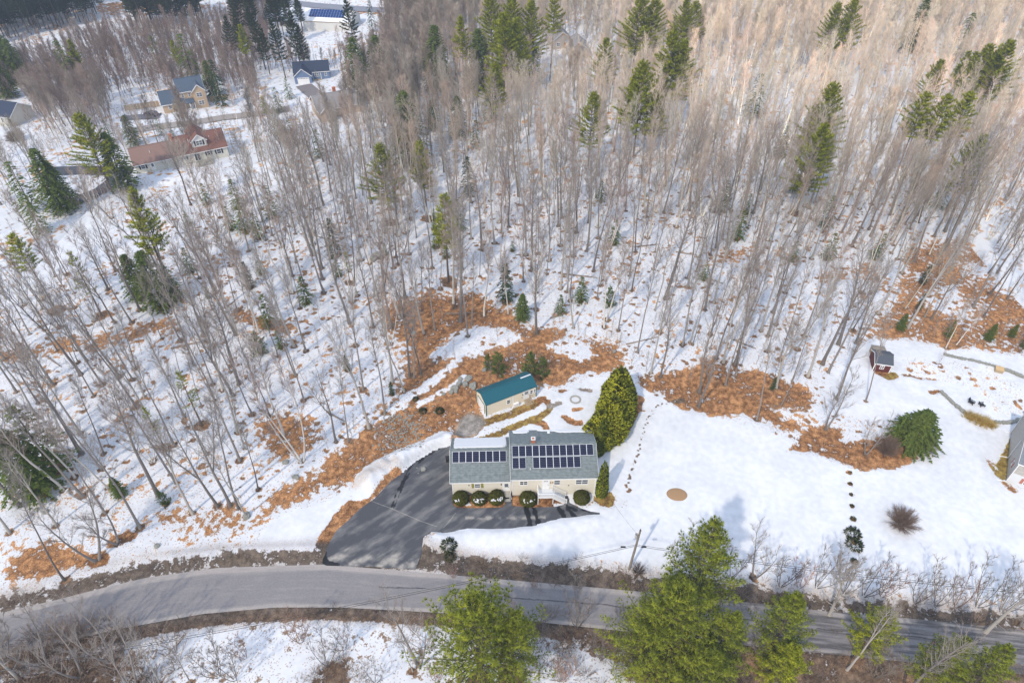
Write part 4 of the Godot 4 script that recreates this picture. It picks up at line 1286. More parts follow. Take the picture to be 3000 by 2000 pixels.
func far_houses() -> void:
	var w: MB; var r: MB; var tr: MB
	var black_shut := flat(0.015, 0.014, 0.02)
	# red roofed ranch
	var o := thing("red_roofed_house", "long pale house with a rust red roof and white dormer", "house", on(Vector2(-99.3, -164.4), 0.1), 0.477)
	var pale := grainy(lin(0.55, 0.54, 0.47), lin(0.66, 0.65, 0.58), Vector3(0.3, 0.3, 0.3), 51)
	var rust := grainy(lin(0.165, 0.082, 0.066), lin(0.25, 0.135, 0.11), Vector3(0.3, 0.3, 0.3), 52, 0.9, 0.2, 5)
	var brown := grainy(lin(0.21, 0.13, 0.11), lin(0.30, 0.20, 0.17), Vector3(0.3, 0.3, 0.3), 53, 0.9, 0.2, 5)
	w = MB.new(); r = MB.new(); tr = MB.new()
	gable(w, r, tr, 0.0, 10.0, -8.5, 0.0, -0.5, 2.6, 5.3, 0.35)
	part("garage_wall", w, pale, o); part("garage_roof", r, brown, o); part("trim", tr, M.white, o)
	w = MB.new(); r = MB.new(); tr = MB.new()
	gable(w, r, tr, 10.36, 23.6, -9.0, -0.1, -0.5, 2.75, 5.9, 0.35)
	part("wall", w, pale, o)
	var roof := part("roof", r, rust, o)
	part("trim", tr, M.white, o)
	w = MB.new()
	w.box(Vector3(10.18, 1.1, -4.4), Vector3(0.34, 3.1, 8.0))
	part("connecting_wall", w, pale, o)
	w = MB.new(); r = MB.new(); tr = MB.new()
	var dt := Transform3D(Basis(Vector3.UP, PI / 2), Vector3(17.1, 0, -3.4))
	w.t = dt; r.t = dt; tr.t = dt
	gable(w, r, tr, -2.4, 2.4, -1.9, 1.9, 2.4, 5.3, 6.9, 0.25)
	var dm := part("dormer", w, M.offwhite, o)
	part("roof", r, rust, dm); part("trim", tr, M.white, dm)
	window(o, at(17.1, 3.9, -0.98), 1.7, 1.4, 2, black_shut, M.glass_pale)
	w = MB.new(); r = MB.new()
	dt = Transform3D(Basis(Vector3.UP, PI / 2), Vector3(16.8, 0, -7.0))
	w.t = dt; r.t = dt
	gable(w, r, null, -1.5, 2.0, -2.2, 2.2, 2.5, 5.0, 7.0, 0.2)
	dm = part("rear_dormer", w, M.offwhite, o)
	part("roof", r, rust, dm)
	var ch := MB.new()
	ch.box(Vector3(10.6, 6.0, -4.4), Vector3(0.9, 2.2, 0.9))
	part("chimney", ch, M.brick, o)
	window(o, at(1.9, 1.0, 0), 1.1, 1.4, 1, black_shut, M.glass_pale)
	door(o, at(4.2, 0.2, 0), 0.9, 2.0, M.white, 2)
	window(o, at(12.4, 1.1, -0.1), 0.8, 0.9, 1, black_shut, M.glass_pale)
	window(o, at(15.6, 0.2, -0.1), 1.5, 2.0, 2, null, null, false)
	window(o, at(18.6, 1.1, -0.1), 0.9, 1.2, 1, black_shut)
	window(o, at(21.3, 0.9, -0.1), 1.2, 1.4, 1, black_shut)
	var pt := MB.new()
	pt.box(Vector3(17.0, -0.1, 1.4), Vector3(4.6, 0.16, 2.6))
	pt.box(Vector3(16.4, -0.3, 3.0), Vector3(3.4, 0.16, 0.6))
	part("patio", pt, M.concrete, o)
	for p: Vector3 in [Vector3(4.6, 4.0, -2.2), Vector3(14.6, 4.8, -2.6), Vector3(20.0, 4.4, -3.0)]:
		var vp := MB.new()
		vp.tube(PackedVector3Array([p + Vector3(0, -0.8, 0), p + Vector3(0, 0.7, 0)]), PackedFloat32Array([0.09, 0.09]), 6, Color.WHITE, Color.WHITE)
		part("vent_pipe", vp, M.white, roof)
	# tan two storey house with a wing and porch
	o = thing("tan_house", "tan two storey house with a slate grey roof, front gable and porch", "house", on(Vector2(-108.5, -206.4), 0.1), 0.46)
	var tan_ := grainy(lin(0.42, 0.31, 0.21), lin(0.5, 0.38, 0.26), Vector3(0.3, 0.3, 0.3), 54)
	var slate := grainy(lin(0.055, 0.075, 0.11), lin(0.10, 0.13, 0.17), Vector3(0.3, 0.3, 0.3), 55)
	w = MB.new(); r = MB.new(); tr = MB.new()
	gable(w, r, tr, 0.0, 6.6, -7.6, 0.0, -0.6, 2.7, 5.4, 0.3)
	part("wing_wall", w, tan_, o); part("wing_roof", r, slate, o); part("trim", tr, M.white, o)
	w = MB.new(); r = MB.new(); tr = MB.new()
	gable(w, r, tr, 5.6, 13.2, -8.6, -1.0, -0.6, 5.3, 8.0, 0.3)
	part("wall", w, tan_, o); roof = part("roof", r, slate, o); part("trim", tr, M.white, o)
	w = MB.new(); r = MB.new(); tr = MB.new()
	dt = Transform3D(Basis(Vector3.UP, PI / 2), Vector3(11.4, 0, -3.0))
	w.t = dt; r.t = dt; tr.t = dt
	gable(w, r, tr, -3.2, 3.2, -1.85, 1.85, -0.6, 5.3, 7.1, 0.25)
	var fgab := part("front_gable", w, tan_, o)
	part("roof", r, slate, fgab); part("trim", tr, M.white, fgab)
	window(o, at(11.4, 3.3, 0.21), 1.7, 1.4, 2, null, M.glass_pale)
	window(o, at(11.4, 0.8, 0.21), 1.7, 1.4, 2, null, M.glass_pale)
	window(o, at(6.6, 3.5, -1.0), 0.8, 1.1, 1, null, M.glass_pale)
	window(o, at(8.6, 3.5, -1.0), 0.8, 1.1, 1, null, M.glass_pale)
	window(o, at(2.0, 1.0, 0), 0.9, 1.1, 1, null, M.glass_pale)
	window(o, at(4.6, 1.0, 0), 0.9, 1.1, 1, null, M.glass_pale)
	var por := MB.new()
	por.slab(Vector3(6.4, 3.0, -0.95), Vector3(9.4, 3.0, -0.95), Vector3(9.4, 2.4, 1.3), Vector3(6.4, 2.4, 1.3), 0.14)
	var porch := part("porch_roof", por, slate, o)
	for x: float in [6.5, 7.9, 9.3]:
		var ps := MB.new()
		ps.box(Vector3(x, 1.1, 1.15), Vector3(0.16, 2.4, 0.16))
		part("post", ps, M.white, porch)
	por = MB.new()
	por.box(Vector3(7.9, -0.05, 0.15), Vector3(3.0, 0.2, 2.3))
	part("porch_floor", por, M.deck, porch)
	door(o, at(8.3, 0.1, -1.0), 1.0, 2.1, M.white, 2)
	# blue house with a garage gable
	o = thing("blue_house", "slate blue house with a white garage door under its front gable", "house", on(Vector2(-73.9, -232.1), 0.1), 0.19)
	var blue := grainy(lin(0.13, 0.19, 0.31), lin(0.18, 0.25, 0.38), Vector3(0.3, 0.3, 0.3), 56)
	var night := grainy(lin(0.022, 0.032, 0.06), lin(0.05, 0.065, 0.10), Vector3(0.3, 0.3, 0.3), 57)
	w = MB.new(); r = MB.new(); tr = MB.new()
	gable(w, r, tr, -0.2, 11.6, -9.0, -3.2, -0.6, 2.7, 5.1, 0.3)
	part("wall", w, blue, o); part("roof", r, night, o); part("trim", tr, M.white, o)
	w = MB.new(); r = MB.new(); tr = MB.new()
	dt = Transform3D(Basis(Vector3.UP, PI / 2), Vector3(2.8, 0, -3.4))
	w.t = dt; r.t = dt; tr.t = dt
	gable(w, r, tr, -3.4, 3.4, -2.8, 2.8, -0.6, 2.6, 4.9, 0.3)
	var gg := part("garage_gable", w, blue, o)
	part("roof", r, night, gg); part("trim", tr, M.white, gg)
	var gd := MB.new()
	gd.box(Vector3(2.9, 1.0, 0.04), Vector3(3.9, 2.0, 0.06))
	var g := part("garage_door", gd, M.white, o)
	gd = MB.new()
	for k in 7:
		gd.box(Vector3(1.3 + k * 0.53, 1.72, 0.08), Vector3(0.34, 0.2, 0.02))
	part("pane", gd, M.glass, g)
	window(o, at(7.3, 0.9, -3.2), 1.5, 1.2, 2, null, M.glass_pale)
	window(o, at(10.3, 0.9, -3.2), 0.8, 1.3, 1, null, M.glass_pale)
	for x: float in [5.9, 8.7]:
		var c := MB.new()
		c.box(Vector3(x, 1.1, -2.4), Vector3(0.14, 2.5, 0.14))
		part("porch_post", c, M.white, o)
	var pf := MB.new()
	pf.box(Vector3(7.3, -0.1, -2.6), Vector3(3.0, 0.25, 1.2))
	part("porch_floor", pf, M.wood, o)
	# white barn with panels on its roof
	o = thing("white_barn", "long white metal barn with a blue bank of solar panels on its roof", "barn", on(Vector2(-86.2, -297.3), 0.0), -0.15)
	w = MB.new(); r = MB.new()
	gable(w, r, null, 0.0, 20.5, -12.0, 0.0, -1.0, 4.2, 6.8, 0.3)
	part("wall", w, M.offwhite, o); var br := part("roof", r, M.white, o)
	w = MB.new()
	w.box(Vector3(10.2, 3.95, 0.05), Vector3(19.0, 0.5, 0.08))
	part("wall_band", w, flat(0.42, 0.36, 0.28), o)
	for row in 3:
		for k in 13:
			var p := MB.new()
			p.t = Transform3D(Basis(Vector3.RIGHT, atan(2.6 / 6.0)), Vector3(2.6 + k * 1.16, 7.05 - 0.3 - row * 0.62, -5.3 + row * 1.43))
			p.box(Vector3.ZERO, Vector3(1.05, 0.06, 1.45))
			part("solar_panel", p, flat(0.01, 0.04, 0.16, 0.3), br)
	w = MB.new()
	w.box(Vector3(20.58, 4.9, -6.0), Vector3(0.08, 0.9, 0.8))
	part("gable_vent", w, M.concrete, o)
	# open fronted shelter beside the barn
	o = thing("shelter", "small grey open fronted shelter left of the white barn", "shed", on(Vector2(-98.29, -304.9)), -0.3)
	w = MB.new()
	w.box(Vector3(2.5, 1.4, -2.6), Vector3(5.0, 2.8, 0.12))
	w.box(Vector3(0.06, 1.3, -1.3), Vector3(0.12, 2.6, 2.5))
	w.box(Vector3(4.94, 1.3, -1.3), Vector3(0.12, 2.6, 2.5))
	part("wall", w, M.pole, o)
	for k in 3:
		var ps := MB.new()
		ps.box(Vector3(0.1 + 2.4 * k, 1.25, 0.02), Vector3(0.16, 2.5, 0.16))
		part("post", ps, M.pole, o)
	w = MB.new()
	w.slab(Vector3(-0.3, 3.0, -2.9), Vector3(5.3, 3.0, -2.9), Vector3(5.3, 2.6, 0.3), Vector3(-0.3, 2.6, 0.3), 0.12)
	part("roof", w, flat(0.16, 0.19, 0.23), o)
	# cabin with a navy roof
	o = thing("cabin", "little grey cabin with a navy blue roof in the far woods", "cabin", on(Vector2(-5.6, -255.0), 0.0), 0.12)
	w = MB.new(); r = MB.new(); tr = MB.new()
	gable(w, r, tr, 0.0, 5.2, -4.0, 0.0, -0.6, 2.3, 3.6, 0.2)
	part("wall", w, flat(0.30, 0.26, 0.24), o); part("roof", r, flat(0.015, 0.03, 0.16, 0.5), o); part("trim", tr, M.white, o)
	window(o, at(1.2, 0.8, 0), 0.8, 0.95, 1)
	window(o, at(3.3, 0.8, 0), 0.8, 0.95, 1)
	# two gabled houses half hidden by trees
	var grey := flat(0.40, 0.36, 0.33)
	var grey_roof := grainy(lin(0.20, 0.19, 0.20), lin(0.28, 0.27, 0.27), Vector3(0.3, 0.3, 0.3), 58)
	for k in 2:
		o = thing("gabled_house", ["grey gabled house with an orange wooden garage door far in the woods", "grey house with an orange shingled gable tip, screened by bare trees"][k], "house", on([Vector2(18.0, -251.5), Vector2(23.0, -241.5)][k], 0.0), -PI / 2 + [0.2, 0.05][k], "houses in the far woods")
		w = MB.new(); r = MB.new(); tr = MB.new()
		gable(w, r, tr, -9.0, 0.0, -3.4, 3.4, -1.0, 3.0, 5.6, 0.3)
		# front of the house is its +x end
		part("wall", w, grey, o); part("roof", r, grey_roof, o); part("trim", tr, M.offwhite, o)
		var gt := MB.new()
		gt.tri(Vector3(0.04, 4.6, -1.1), Vector3(0.04, 4.6, 1.1), Vector3(0.04, 5.4, 0), Vector3.RIGHT)
		part("gable_shingles", gt, flat(0.45, 0.24, 0.10), o)
		if k == 0:
			var dd := MB.new()
			dd.box(Vector3(0.05, 0.9, -1.6), Vector3(0.08, 2.2, 2.2))
			part("garage_door", dd, flat(0.42, 0.17, 0.04), o)
		window(o, at(0, 0.9, 1.6, PI / 2), 1.2, 1.3, 2)
	# grey hip roofed house behind the trees
	o = thing("hidden_house", "sand coloured house with a grey roof veiled by bare crowns", "house", on(Vector2(-53.0, -203.0), 0.0), 0.45)
	w = MB.new(); r = MB.new(); tr = MB.new()
	gable(w, r, tr, -6.5, 6.5, -9.0, 0.0, -0.6, 2.8, 5.6, 0.35)
	part("wall", w, flat(0.42, 0.33, 0.26), o); part("roof", r, grey_roof, o); part("trim", tr, M.white, o)
	w = MB.new(); r = MB.new(); tr = MB.new()
	dt = Transform3D(Basis(Vector3.UP, PI / 2), Vector3(-4.0, 0, -2.0))
	w.t = dt; r.t = dt; tr.t = dt
	gable(w, r, tr, -5.0, 5.0, -2.3, 2.3, -0.6, 3.0, 5.0, 0.3)
	fgab = part("front_gable", w, flat(0.46, 0.36, 0.28), o)
	part("roof", r, grey_roof, fgab); part("trim", tr, M.white, fgab)
	window(o, at(-4.0, 0.9, 3.01), 1.2, 1.3, 2)
	ch = MB.new()
	ch.box(Vector3(0.5, 5.8, -5.0), Vector3(0.9, 2.4, 0.8))
	part("chimney", ch, M.brick, o)
	# house at the left edge
	o = thing("edge_house", "cream house with a dark blue roof cut by the left edge of the view", "house", on(Vector2(-149.83, -196.06)), -0.25)
	w = MB.new(); r = MB.new(); tr = MB.new()
	gable(w, r, tr, -14.0, 0.0, -8.5, 0.0, -0.6, 3.0, 5.6, 0.35)
	part("wall", w, flat(0.52, 0.5, 0.44), o); part("roof", r, night, o); part("trim", tr, M.white, o)
	window(o, at(-3.3, 1.0, 0), 0.8, 1.3, 1)
	var iv := obj("climbing_ivy", clipped(63, 260, func(): return [Vector3(rng.randf_range(-0.6, 0.1), rng.randf_range(0, 2.8), 0.1), Vector3(0, 0.3, 1)], 0.5, 0.14, Color(0.03, 0.06, 0.012), Color(0.06, 0.10, 0.02), 0.6), o)
	iv.set_meta("label", "green ivy on the corner")
	# grey neighbour at the right edge: its long side faces left
	o = thing("neighbour_house", "grey sided neighbour house with pink shutters at the right edge", "house", on(Vector2(77.2, -65.04), 0.0), -0.55)
	w = MB.new(); r = MB.new(); tr = MB.new()
	var side_grey := grainy(lin(0.42, 0.40, 0.37), lin(0.5, 0.48, 0.45), Vector3(0.3, 0.3, 0.3), 59, 0.8, 0.06, 6)
	gable(w, r, tr, 0.3, 13.0, -12.0, 0.0, -0.4, 4.7, 7.2, 0.3)
	part("wall", w, side_grey, o)
	part("roof", r, grainy(lin(0.10, 0.12, 0.14), lin(0.24, 0.26, 0.28), Vector3(0.3, 1.5, 0.3), 60), o)
	part("trim", tr, M.white, o)
	var lo := MB.new()
	lo.box(Vector3(6.6, 1.0, 0.03), Vector3(12.6, 2.6, 0.06))
	part("lower_wall", lo, flat(0.6, 0.62, 0.64), o)
	var pink := flat(0.42, 0.16, 0.12)
	window(o, at(2.7, 0.8, 0.06), 1.2, 1.1, 2, pink)
	window(o, at(2.7, 3.1, 0), 1.2, 1.1, 2, pink)
	window(o, at(0.3, 1.4, -2.6, -PI / 2), 0.5, 1.0, 1, pink)
	var dsp := MB.new()
	for z: float in [-11.5, -5.4, 0.1]:
		dsp = MB.new()
		dsp.beam(Vector3(0.2, 4.4, z), Vector3(0.2, 0.15, z), 0.1)
		dsp.beam(Vector3(0.2, 0.15, z), Vector3(-2.2, 0.02, z + 0.5), 0.1)
		part("downspout", dsp, M.white, o)

# ---------------------------------------------------------------- smaller things
func boulder(seed_: int) -> ArrayMesh:
	rng.seed = seed_
	var fn := FastNoiseLite.new()
	fn.seed = seed_
	fn.frequency = 0.9
	var sm := SphereMesh.new()
	sm.radius = 0.5
	sm.height = 1.0
	sm.radial_segments = 14
	sm.rings = 8
	var st := SurfaceTool.new()
	st.begin(Mesh.PRIMITIVE_TRIANGLES)
	var arr := sm.get_mesh_arrays()
	var vs: PackedVector3Array = arr[Mesh.ARRAY_VERTEX]
	for k in vs.size():
		var p := vs[k]
		var q := p * (1.0 + 0.75 * fn.get_noise_3dv(p * 1.3))
		q.x = clampf(q.x, -0.42, 0.45)
		q.y = clampf(q.y, -0.4, 0.38)
		vs[k] = q
	var ids: PackedInt32Array = arr[Mesh.ARRAY_INDEX]
	st.set_smooth_group(-1)
	for k in ids:
		st.add_vertex(vs[k])
	st.generate_normals()
	st.set_material(M.stone)
	return st.commit()

func parked_car() -> void:
	var o := thing("parked_car", "dark blue estate car parked at the tan house's garage", "car", on(Vector2(-111.95, -204.77), 0.05), -0.35)
	var paint := flat(0.03, 0.035, 0.06, 0.25)
	var prof := PackedVector2Array([Vector2(-2.2, 0.35), Vector2(-2.25, 0.8), Vector2(-1.2, 0.95), Vector2(-0.6, 1.45), Vector2(1.5, 1.48), Vector2(2.1, 1.0), Vector2(2.2, 0.4)])
	var b := MB.new()
	for k in prof.size():
		var p := prof[k]
		var q := prof[(k + 1) % prof.size()]
		b.quad(Vector3(p.x, p.y, 0.88), Vector3(q.x, q.y, 0.88), Vector3(q.x, q.y, -0.88), Vector3(p.x, p.y, -0.88), Vector3((p + q).x * 0.5, (p + q).y * 0.5 - 0.8, 0))
	for z: float in [0.88, -0.88]:
		var tri := Geometry2D.triangulate_polygon(prof)
		for k in range(0, tri.size(), 3):
			b.tri(Vector3(prof[tri[k]].x, prof[tri[k]].y, z), Vector3(prof[tri[k + 1]].x, prof[tri[k + 1]].y, z), Vector3(prof[tri[k + 2]].x, prof[tri[k + 2]].y, z), Vector3(0, 0, z))
	part("body", b, paint, o)
	for z: float in [0.89, -0.89]:
		var g := MB.new()
		g.quad(Vector3(-0.95, 0.98, z), Vector3(-0.55, 1.38, z), Vector3(1.45, 1.4, z), Vector3(1.85, 1.02, z), Vector3(0, 0, z))
		part("side_window", g, M.glass, o)
		for x: float in [-1.4, 1.4]:
			var wl := MB.new()
			wl.tube(PackedVector3Array([Vector3(x, 0.33, z * 0.75), Vector3(x, 0.33, z * 1.02), Vector3(x, 0.33, z * 1.02)]), PackedFloat32Array([0.33, 0.33, 0.05]), 14, Color.WHITE, Color.WHITE)
			var tyre := part("wheel", wl, M.dark, o)
			var rm := MB.new()
			rm.tube(PackedVector3Array([Vector3(x, 0.33, z * 1.0), Vector3(x, 0.33, z * 1.04), Vector3(x, 0.33, z * 1.04)]), PackedFloat32Array([0.2, 0.18, 0.01]), 10, Color.WHITE, Color.WHITE)
			part("rim", rm, M.alu, tyre)
	var ws := MB.new()
	ws.quad(Vector3(-1.16, 0.98, 0.8), Vector3(-0.64, 1.43, 0.75), Vector3(-0.64, 1.43, -0.75), Vector3(-1.16, 0.98, -0.8), Vector3(-1, 1, 0))
	part("windscreen", ws, M.glass, o)

func fence(label: String, a: Vector2, b: Vector2) -> void:
	var n := int(a.distance_to(b) / 0.9)
	var o := thing("board_fence", label, "fence", on(a), 0, "wooden fences by the tan house")
	for k in n:
		var p := a.lerp(b, (k + 0.5) / n)
		var mb := MB.new()
		mb.t = Transform3D(Basis(Vector3.UP, -(b - a).angle()), on(p) - o.position)
		mb.box(Vector3(0, 0.9, 0), Vector3(0.86, 1.8, 0.06))
		part("board", mb, M.wood, o)

func bush(called: String, label: String, category: String, mesh: ArrayMesh, p: Vector2, sc := Vector3.ONE, group := "") -> void:
	var o := obj(called, mesh)
	o.position = on(p)
	o.rotation.y = rng.randf() * TAU
	o.scale = sc
	tag(o, label, category, group)

func yard_things() -> void:
	# rounded yews along the front wall
	var yew := clipped(71, 6500, func(): return ball_point(1.25, 1.0, 0.75, 0.3), 0.2, 0.055, Color(0.035, 0.045, 0.008), Color(0.14, 0.135, 0.02), 0.1, 1.3)
	var stem := MB.new()
	for k in 5:
		stem.beam(Vector3(0, -0.1, 0), Vector3(cos(k * 1.3) * 0.5, 0.8, sin(k * 1.3) * 0.5), 0.06)
	var sm := stem.mesh(M.log)
	var spots := [Vector2(-7.78, -61.35), Vector2(-5.01, -61.35), Vector2(-2.35, -61.48), Vector2(2.45, -61.17), Vector2(10.61, -61.48)]
	var names := ["rounded yew at the garage's left corner, dusted with little snow", "rounded yew under the shuttered garage window with a snow patch", "rounded yew left of the garage's white storm door, snow across it", "rounded yew under the paired basement windows, left of the white porch", "dark green rounded yew right of the porch stairs"]
	for k in 5:
		var o := thing("rounded_yew", names[k], "shrub", on(spots[k]), k * 1.7, "clipped yews along the house front")
		obj("crown", yew, o)
		obj("stem", sm, o)
		o.scale = Vector3.ONE * [0.93, 0.9, 0.95, 1.0, 0.95][k]
		if k < 4:
			rng.seed = 80 + k
			var sn := MB.new()
			for c in [4, 8, 11, 8][k]:
				var a := rng.randf_range(0.0, 1.0) * 2.2 + 0.4
				var e := rng.randf_range(0.35, 0.85)
				var q := Vector3(cos(a) * cos(e) * 1.2, 0.8 + sin(e) * 0.9, sin(a) * cos(e) * 1.2)
				var tg := Vector3(q.x, q.y - 0.8, q.z).cross(rv()).normalized() * rng.randf_range(0.12, 0.3)
				sn.tube(PackedVector3Array([q - tg, q - tg * 0.4 + Vector3(0, 0.05, 0.04), q + tg * 0.4 + Vector3(0, 0.05, 0.06), q + tg]), PackedFloat32Array([0.02, 0.1 * rng.randf_range(0.5, 1.2), 0.09 * rng.randf_range(0.5, 1.3), 0.02]), 7, Color.WHITE, Color.WHITE)
			var so := one("snow_clump", sn, M.snow, "snow caught in the %s yew from the left along the house" % ["first", "second", "third", "fourth"][k], "snow", on(spots[k]), 0, "snow caught in the yews")
			so.set_meta("kind", "stuff")
	# arborvitae
	var arb := clipped(72, 9000, func(): return spire_point(9.6, 3.0, 0.35), 0.55, 0.13, Color(0.15, 0.17, 0.014), Color(0.43, 0.43, 0.035), 0.9, 0.8)
	var slim := clipped(73, 3000, func(): return spire_point(8.2, 0.95, 0.4), 0.4, 0.09, Color(0.08, 0.12, 0.01), Color(0.32, 0.35, 0.03), 1.2, 0.6)
	var tstem := MB.new()
	tstem.tube(PackedVector3Array([Vector3(0, -0.3, 0), Vector3(0, 7.0, 0)]), PackedFloat32Array([0.16, 0.03]), 6, Color(0.12, 0.09, 0.07), Color(0.12, 0.09, 0.07))
	var tsm := tstem.mesh(M.bark)
	var big := [Vector2(12.41, -71.17), Vector2(14.22, -72.61), Vector2(16.11, -74.51), Vector2(17.48, -77.54), Vector2(18.2, -80.84)]
	var bn := ["first in the row, at the house's rear corner", "second in the row, facing the lawn", "third in the row, mid clump", "fourth in the row, towards the woods", "last in the row, at the woods' edge"]
	for k in 5:
		var o := thing("arborvitae", "golden green arborvitae of the big clump, %s" % bn[k], "arborvitae", on(big[k]), k * 2.1, "big arborvitae clump behind the house")
		obj("crown", arb, o); obj("trunk", tsm, o)
		o.scale = Vector3.ONE * [0.70, 0.86, 1.0, 1.04, 1.0][k] * Vector3(1.12, 0.95, 1.12)
	for k in 2:
		var o := thing("slim_arborvitae", ["slim pointed arborvitae at the front right corner of the house", "slim bright arborvitae against the rear right corner of the house"][k], "arborvitae", on([Vector2(13.68, -62.35), Vector2(14, -70.33)][k]), k * 1.0, "slim arborvitae by the house")
		obj("crown", slim, o); obj("trunk", tsm, o)
	# fire ring
	var fr := thing("fire_ring", "round stone fire ring in the snow behind the house", "fire pit", on(Vector2(11.1, -82.3), 0.05))
	for k in 14:
		var s := MB.new()
		var a := TAU * k / 14
		s.t = Transform3D(Basis(Vector3.UP, -a), Vector3(cos(a) * 0.85, 0.12, sin(a) * 0.85))
		s.box(Vector3.ZERO, Vector3(0.26, 0.3, 0.34))
		part("stone", s, M.concrete, fr)
	# utility pole with its hardware
	var pb := Vector2(16.4, -49.85)
	var pole := thing("utility_pole", "leaning grey wooden utility pole carrying wires beside the road", "utility pole", on(pb))
	var pt := Vector3(0.5, 9.4, -0.35)
	var mb := MB.new()
	mb.tube(PackedVector3Array([Vector3(0, -0.5, 0), pt]), PackedFloat32Array([0.19, 0.13]), 10, Color.WHITE, Color.WHITE)
	part("pole", mb, M.pole, pole)
	mb = MB.new()
	mb.beam(pt + Vector3(0, 0, 0), pt + Vector3(0, 0.35, 0), 0.07)
	part("insulator", mb, M.dark, pole)
	mb = MB.new()
	mb.tube(PackedVector3Array([pt + Vector3(-0.38, -1.8, 0.0), pt + Vector3(-0.38, -0.9, 0.0)]), PackedFloat32Array([0.2, 0.2]), 10, Color.WHITE, Color.WHITE)
	part("transformer", mb, M.alu, pole)
	var ptw := on(pb) + pt
	var wire_to := func(label: String, a: Vector3, b: Vector3, sag: float, r: float) -> void:
		var w := MB.new()
		var p := PackedVector3Array()
		var rr := PackedFloat32Array()
		for k in 25:
			var u := k / 24.0
			p.append(a.lerp(b, u) + Vector3(0, -sag * 4.0 * u * (1.0 - u), 0))
			rr.append(r)
		w.tube(p, rr, 5, Color.WHITE, Color.WHITE)
		one("overhead_wire", w, M.wire, label, "wire", Vector3.ZERO, 0.0, "overhead wires on the pole")
	var mid := on(pb) + pt * 0.62
	var left_end := Vector3(-62.0, 6.2, -33.0)
	var right_end := Vector3(75.0, 6.5, -42.0)
	wire_to.call("upper black cable running left from the pole across the road", mid + Vector3(0, 0.35, 0), left_end + Vector3(0, 0.4, 0), 1.1, 0.022)
	wire_to.call("lower black cable running left from the pole across the road", mid, left_end, 1.2, 0.028)
	wire_to.call("upper black cable running right from the pole over the lawn edge", mid + Vector3(0, 0.35, 0), right_end + Vector3(0, 0.4, 0), 1.0, 0.022)
	wire_to.call("lower black cable running right from the pole over the lawn edge", mid, right_end, 1.1, 0.028)
	wire_to.call("thin service wire from the pole top down to the house", ptw + Vector3(-0.3, -0.9, 0), Vector3(12.4, 4.4, -63.0), 0.5, 0.012)
	for s: float in [-1.0, 1.0]:
		mb = MB.new()
		var q := mid + Vector3(s * 1.1 - (0.6 if s < 0 else 0.0), -0.14, 0.05)
		mb.tube(PackedVector3Array([q + Vector3(-0.36, 0, 0), q + Vector3(-0.3, 0, 0), q + Vector3(0.3, 0, 0), q + Vector3(0.36, 0, 0)]), PackedFloat32Array([0.03, 0.12, 0.12, 0.03]), 8, Color.WHITE, Color.WHITE)
		one("cable_box", mb, M.wire, "black splice box hanging on the cable %s of the pole" % ("just left" if s < 0 else "just right"), "splice box", Vector3.ZERO, 0, "splice boxes on the cable")
	# a pair of leaning weathered posts
	for k in 2:
		mb = MB.new()
		mb.beam(Vector3(0, -0.3, 0), Vector3(-1.9, 3.3, -0.5), 0.16)
		one("leaning_post", mb, M.pole, ["thicker leaning weathered post behind the tall roadside pine", "thinner leaning weathered post beside its thicker twin, behind the roadside pine"][k], "post", on(Vector2(28.12, -49.02) + Vector2(0.5, -0.25) * k), 0, "leaning posts at the lawn edge")
	# bin and box by the garage
	mb = MB.new()
	mb.box(Vector3(0, 0.45, 0), Vector3(0.55, 0.9, 0.6))
	mb.box(Vector3(0, 0.95, 0.02), Vector3(0.62, 0.1, 0.68))
	mb.box(Vector3(0, 0.12, -0.32), Vector3(0.5, 0.24, 0.08))
	one("wheeled_bin", mb, M.dark, "black wheeled bin at the garage's left wall", "bin", on(Vector2(-10.35, -68.94)), 0.2)
	mb = MB.new()
	mb.box(Vector3(0, 0.04, 0), Vector3(0.5, 0.08, 0.4))
	for s: float in [-1.0, 1.0]:
		mb.box(Vector3(s * 0.25, 0.24, 0), Vector3(0.04, 0.4, 0.44))
		mb.box(Vector3(0, 0.24, s * 0.2), Vector3(0.46, 0.4, 0.04))
	one("recycling_box", mb, flat(0.03, 0.12, 0.5), "blue recycling box beside the garage steps", "box", on(Vector2(-1.37, -62.6)), 0.1)
	# stones by the outbuilding and about the yard
	var rocks := [boulder(91), boulder(92), boulder(93), boulder(94)]
	var k := 0
	for b: Array in [[-7.05, -85.65, 1.5, 1.8, 1.0], [-7.92, -87.37, 1.9, 1.3, 0.9], [-9.53, -86.16, 1.0, 1.4, 1.0], [-8.41, -85.99, 1.1, 1.1, 0.9], [-9.36, -87.55, 1.2, 0.9, 0.6], [-10.32, -85.14, 1.6, 1.2, 0.9], [-10.8, -84.13, 1.0, 0.8, 0.6], [-10.03, -84.29, 0.8, 0.7, 0.6], [-5.02, -89.76, 1.3, 0.9, 0.8], [-4.82, -91.48, 1.1, 0.7, 0.7], [-12.11, -83.71, 0.8, 0.6, 0.5], [-14.15, -67.23, 0.9, 0.8, 0.6], [-36.36, -68.59, 1.2, 1.0, 0.9], [-34.04, -65.7, 1.0, 1.2, 0.9], [-39.73, -58.56, 1.3, 1.1, 0.9], [-70.1, -59.28, 1.0, 0.8, 0.7], [-19.12, -100.02, 1.1, 0.9, 0.7], [-51.15, -53.51, 0.9, 0.9, 0.8], [-30.44, -125.6, 4.0, 1.8, 1.3], [19.4, -94.83, 0.8, 0.7, 0.5]]:
